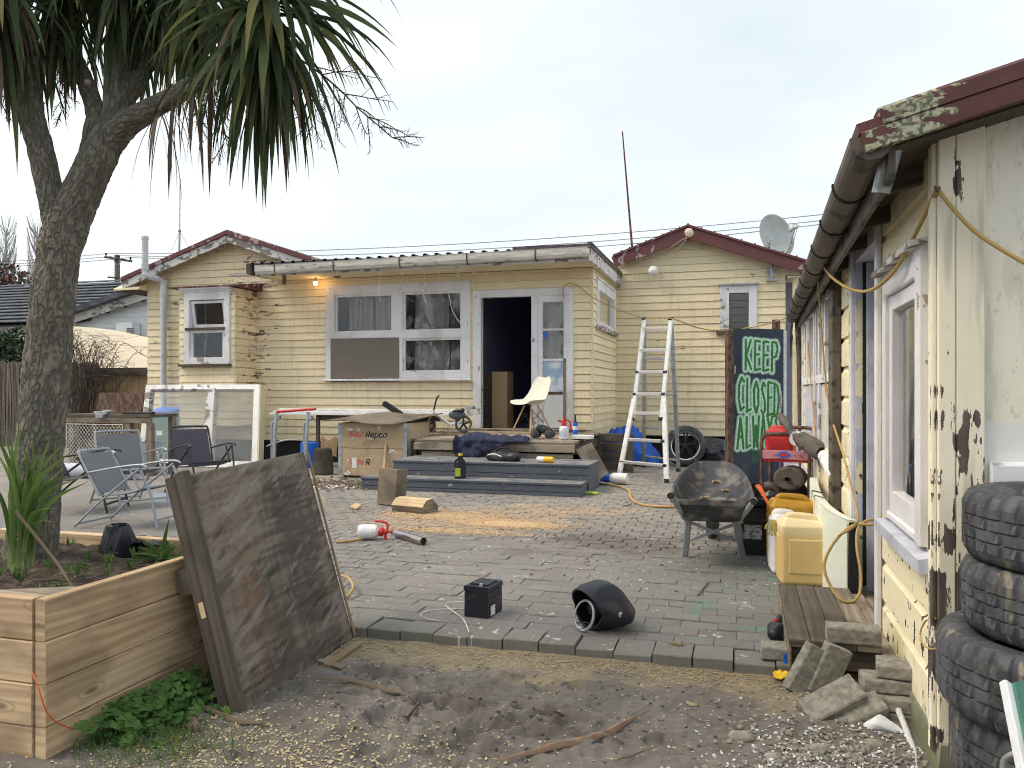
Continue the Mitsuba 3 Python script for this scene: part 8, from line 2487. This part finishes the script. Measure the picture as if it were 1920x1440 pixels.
# ------------------------------------------------------------------ litter on the ground
def gz(x, y):
    return float(dz(A([x]), A([y]))[0]) if y < 3.49 else 0.0


def scatter(n, fx_, size, seed, thick=.35, up=.004):
    """Flat chip-like pieces dropped on the ground."""
    r = random.Random(seed)
    V, F = [], []
    xs, ys = [], []
    for i in range(n):
        x, y = fx_(r)
        xs.append(x); ys.append(y)
    zz = np.where(A(ys) < 3.49, dz(A(xs), A(ys)), 0.0)
    for x, y, z in zip(xs, ys, zz):
        s = size * r.uniform(.4, 1.3)
        az = r.uniform(0, 6.28)
        a, b = A((math.cos(az), math.sin(az), r.uniform(-.3, .3))) * s, A((-math.sin(az), math.cos(az), r.uniform(-.3, .3))) * s * r.uniform(.35, .8)
        h = A((0, 0, s * thick))
        p = A((x, y, z + up * r.uniform(.3, 1)))
        k = len(V)
        V += [p - a - b * .6, p + a * .8 - b, p + a + b * .7, p - a * .7 + b, p - a * .7 - b * .4 + h, p + a * .6 - b * .7 + h, p + a * .7 + b * .5 + h, p - a * .5 + b * .8 + h]
        for f in ((4, 5, 6), (4, 6, 7), (0, 1, 5), (0, 5, 4), (1, 2, 6), (1, 6, 5), (2, 3, 7), (2, 7, 6), (3, 0, 4), (3, 4, 7)):
            F.append([k + q for q in f])
    return A(V), np.array(F), None


stuff('wood_chips', scatter(2600, lambda r: (r.gauss(-1.45, .45), min(r.gauss(2.27, .19), 3.3)), .0052, 1), 'chips', 'pale wood chips strewn over the dirt in the bottom left', 'chips')
stuff('shell_chips', scatter(950, lambda r: (r.gauss(.34, .20), r.gauss(2.70, .22)), .0060, 2, .5), 'neighbour_white', 'white shell and gravel scattered below the loose pavers', 'gravel')
stuff('bark_chips', scatter(700, lambda r: (r.gauss(.33, .2), r.gauss(2.72, .22)), .011, 3, .5), 'stone', 'small dark stones among the shells below the loose pavers', 'stones')
stuff('straw', scatter(2600, lambda r: (r.uniform(-1.95, .2), 3.47 - abs(r.gauss(0, .13)) * (1.15 if r.random() < .5 else .6)), .0062, 4, .15), 'chips_dark', 'dry tan plant scraps along the front edge of the pavers', 'scraps')
stuff('speckle_chips', scatter(1100, lambda r: (r.uniform(-2.0, .6), r.uniform(2.1, 3.4)), .0045, 5, .3), 'chips', 'stray pale chips dotted over the bare earth', 'chips')
stuff('mud_clods', scatter(350, lambda r: (r.gauss(-.95, .55), min(r.gauss(2.85, .26), 3.4)), .0085, 6, .7, .002), 'dirt', 'small clods of trodden mud', 'clods')
stuff('paving_litter', scatter(420, lambda r: (r.uniform(-3.5, .2), r.uniform(3.7, 8.3)), .008, 7, .2), 'chips', 'pale bits of litter dotted over the pavers', 'litter')
stuff('dark_litter', scatter(300, lambda r: (r.uniform(-3.6, .1), r.uniform(4.5, 8.3)), .013, 8, .25), 'twig', 'dark bark scraps dotted over the pavers', 'litter')
sd_ = lambda r: (lambda k: (r.gauss(-1.95, .24), r.gauss(6.58, .10)) if k < .5 else ((r.gauss(-2.65, .30), r.gauss(6.85, .13)) if k < .85 else (r.gauss(-2.3, .35), r.gauss(6.1, .06))))(r.random())
stuff('sawdust', scatter(9000, sd_, .0075, 9, .45), 'sawdust', 'orange-tan sawdust spilled on the pavers in front of the steps', 'sawdust')
stuff('leaf_litter', scatter(700, lambda r: (r.gauss(-4.75, .45), r.gauss(8.85, .25)), .022, 10, .4), 'dead_leaf', 'brown leaf litter heaped at the foot of the crate and steps', 'leaves')
stuff('white_scraps', scatter(90, lambda r: (r.gauss(-5.0, .3), r.gauss(8.6, .12)), .018, 11, .3), 'white_plastic', 'white paper scraps among the leaf litter by the steps', 'scraps')


mat('cedar', dust_fn((0.20, 0.125, 0.085), (0.30, 0.21, 0.15), 0.7, 40.0), 0.75)


def frond(name, label, pts, w, m='dead_leaf', cat='leaf'):
    t = thing(name, label, cat)
    P = spline(pts, 26)
    tt = np.linspace(0, 1, 26)
    ww = w * np.clip(np.minimum(.25 + tt * 2.5, 1) * np.minimum(1, (1 - tt) * 3 + .03), .03, 1)
    P[:, 2] = np.where(P[:, 1] < 3.49, np.maximum.reduce([dz(P[:, 0] + q * .012, P[:, 1] + q * .012) for q in (-1, 0, 1)]), 0)
    P[:, 2] = np.convolve(np.pad(P[:, 2], 3, mode='edge'), np.ones(7) / 7, 'valid') + .011 + .003 * np.sin(tt * 9)
    d = P[-1] - P[0]
    add('blade', blade(P, ww, (-d[1], d[0], .4), .5), m, t, smooth=True)


frond('palm_leaf', 'long dry reddish leaf strip lying across the mud in the foreground', [(-0.765, 2.416, -0.045), (-0.627, 2.535, -0.045), (-0.476, 2.687, -0.045), (-0.403, 2.817, -0.045), (-0.321, 2.967, -0.045)], .026, 'cedar')
frond('palm_leaf', 'dark curved dry leaf lying over the footprints in the mud', [(-1.697, 2.886, -0.04), (-1.543, 2.894, -0.04), (-1.407, 2.86, -0.035), (-1.276, 2.801, -0.035), (-1.173, 2.766, -0.035)], .018)
frond('palm_leaf', 'short twisted brown leaf end beside the dark curved one', [(-1.173, 2.766, -0.035), (-1.148, 2.693, -0.03), (-1.166, 2.651, -0.035), (-1.191, 2.647, -0.05)], .016)
frond('palm_leaf', 'brown dead leaf lying in front of the leaning base', [(-2.031, 2.54, -0.05), (-1.87, 2.484, -0.05), (-1.727, 2.443, -0.05), (-1.579, 2.45, -0.05)], .02)
frond('twig', 'thin dark twig at the bottom of the picture right of the long leaf strip', [(-0.393, 2.509, -0.06), (-0.343, 2.58, -0.06), (-0.271, 2.64, -0.06)], .006)
frond('twig', 'thin twig lying on the earth towards the loose pavers', [(-0.238, 2.984, -0.06), (-0.148, 2.927, -0.06), (-0.092, 2.916, -0.06)], .005)
frond('dead_leaf', 'rust-brown crumpled leaf at the foot of the round-leaved weeds', [(-1.957, 2.433, -0.04), (-1.842, 2.336, -0.02), (-1.822, 2.356, -0.05)], .05)
frond('dead_leaf', 'long yellowish seed pod lying just below the front course of pavers', [(-1.009, 3.238, -0.05), (-0.934, 3.252, -0.045), (-0.861, 3.254, -0.05)] if False else [(-0.326, 3.637, -0.05), (-0.266, 3.631, -0.045), (-0.257, 3.672, -0.05)], .02, 'chips_dark')
for i, (p, lab) in enumerate((((-0.18, 3.089, -0.05), 'pale tan leaf lying on the open earth'), ((-0.481, 3.532, -0.05), 'small yellow leaf below the front pavers'), ((-0.279, 3.417, -0.05), 'little yellow-green leaf on the earth left of the wrapper'), ((-0.656, 2.859, -0.045), 'small orange-brown leaf by the footprints'))):
    t = thing('fallen_leaf', lab, 'leaf')
    p = A(p)
    P = [[p + A((.028 * (u - .5) * math.sin(PI * (.1 + .85 * v)) * (1.6 if i == 0 else 1), .05 * (v - .5), .008 + .008 * math.sin(5 * u + i))) for v in np.linspace(0, 1, 7)] for u in np.linspace(0, 1, 5)]
    add('leaf', xf(grid(P, .001), TR(*p) @ RZ(1.2 + i) @ TR(*(-p))), 'chips_dark' if i != 1 else 'yellow_plastic', t, smooth=True)
yw = thing('wrapper', 'crumpled yellow wrapper on the earth in front of the loose pavers', 'wrapper')
c = A((0.161, 3.447, -0.045))
P = [[c + A((.07 * (u - .5), .075 * (v - .5), .008 + .03 * meshkit.fbm(A((u * 5, v * 5, 1)), 3, 2))) for v in np.linspace(0, 1, 12)] for u in np.linspace(0, 1, 12)]
add('film', grid(P, .001), 'yellow_plastic', yw, smooth=30)
bw_ = thing('packet', 'blue and white packet standing against the corner of the timber step', 'packet')
add('packet', xf(cat_([box(-.02, .02, -.004, .004, 0, .09, .002)]), RZ(.6, (0.195, 3.522, -0.05)) @ RX(-.2)), 'blue_plastic', bw_)
bs2 = thing('blue_scrap', 'tiny blue plastic scrap beside the long leaf strip', 'scrap')
add('scrap', box(-.0 + -0.536, .018 + -0.536, 2.614, 2.614 + .012, -.052, -.042, .001), 'blue_plastic', bs2)
st2 = [(((0, 2.855, -0.05)), .035), (((0.241, 2.827, -0.05)), .03), (((0.436, 2.926, -0.05)), .028), (((0.101, 2.726, -0.05)), .025)]
for i, (c, r_) in enumerate(st2):
    t = thing('stone', ('mossy stone on the earth left of the shells', 'dark stone among the shells', 'flat brown stone by the hose end', 'small dark stone at the bottom edge of the picture')[i], 'stone')
    add('stone', xf(rough(ball((0, 0, 0), r_, 3, (1.2, 1, .6)), r_ * .35, 22, i + 2), TR(*c)), 'stone', t, smooth=40)
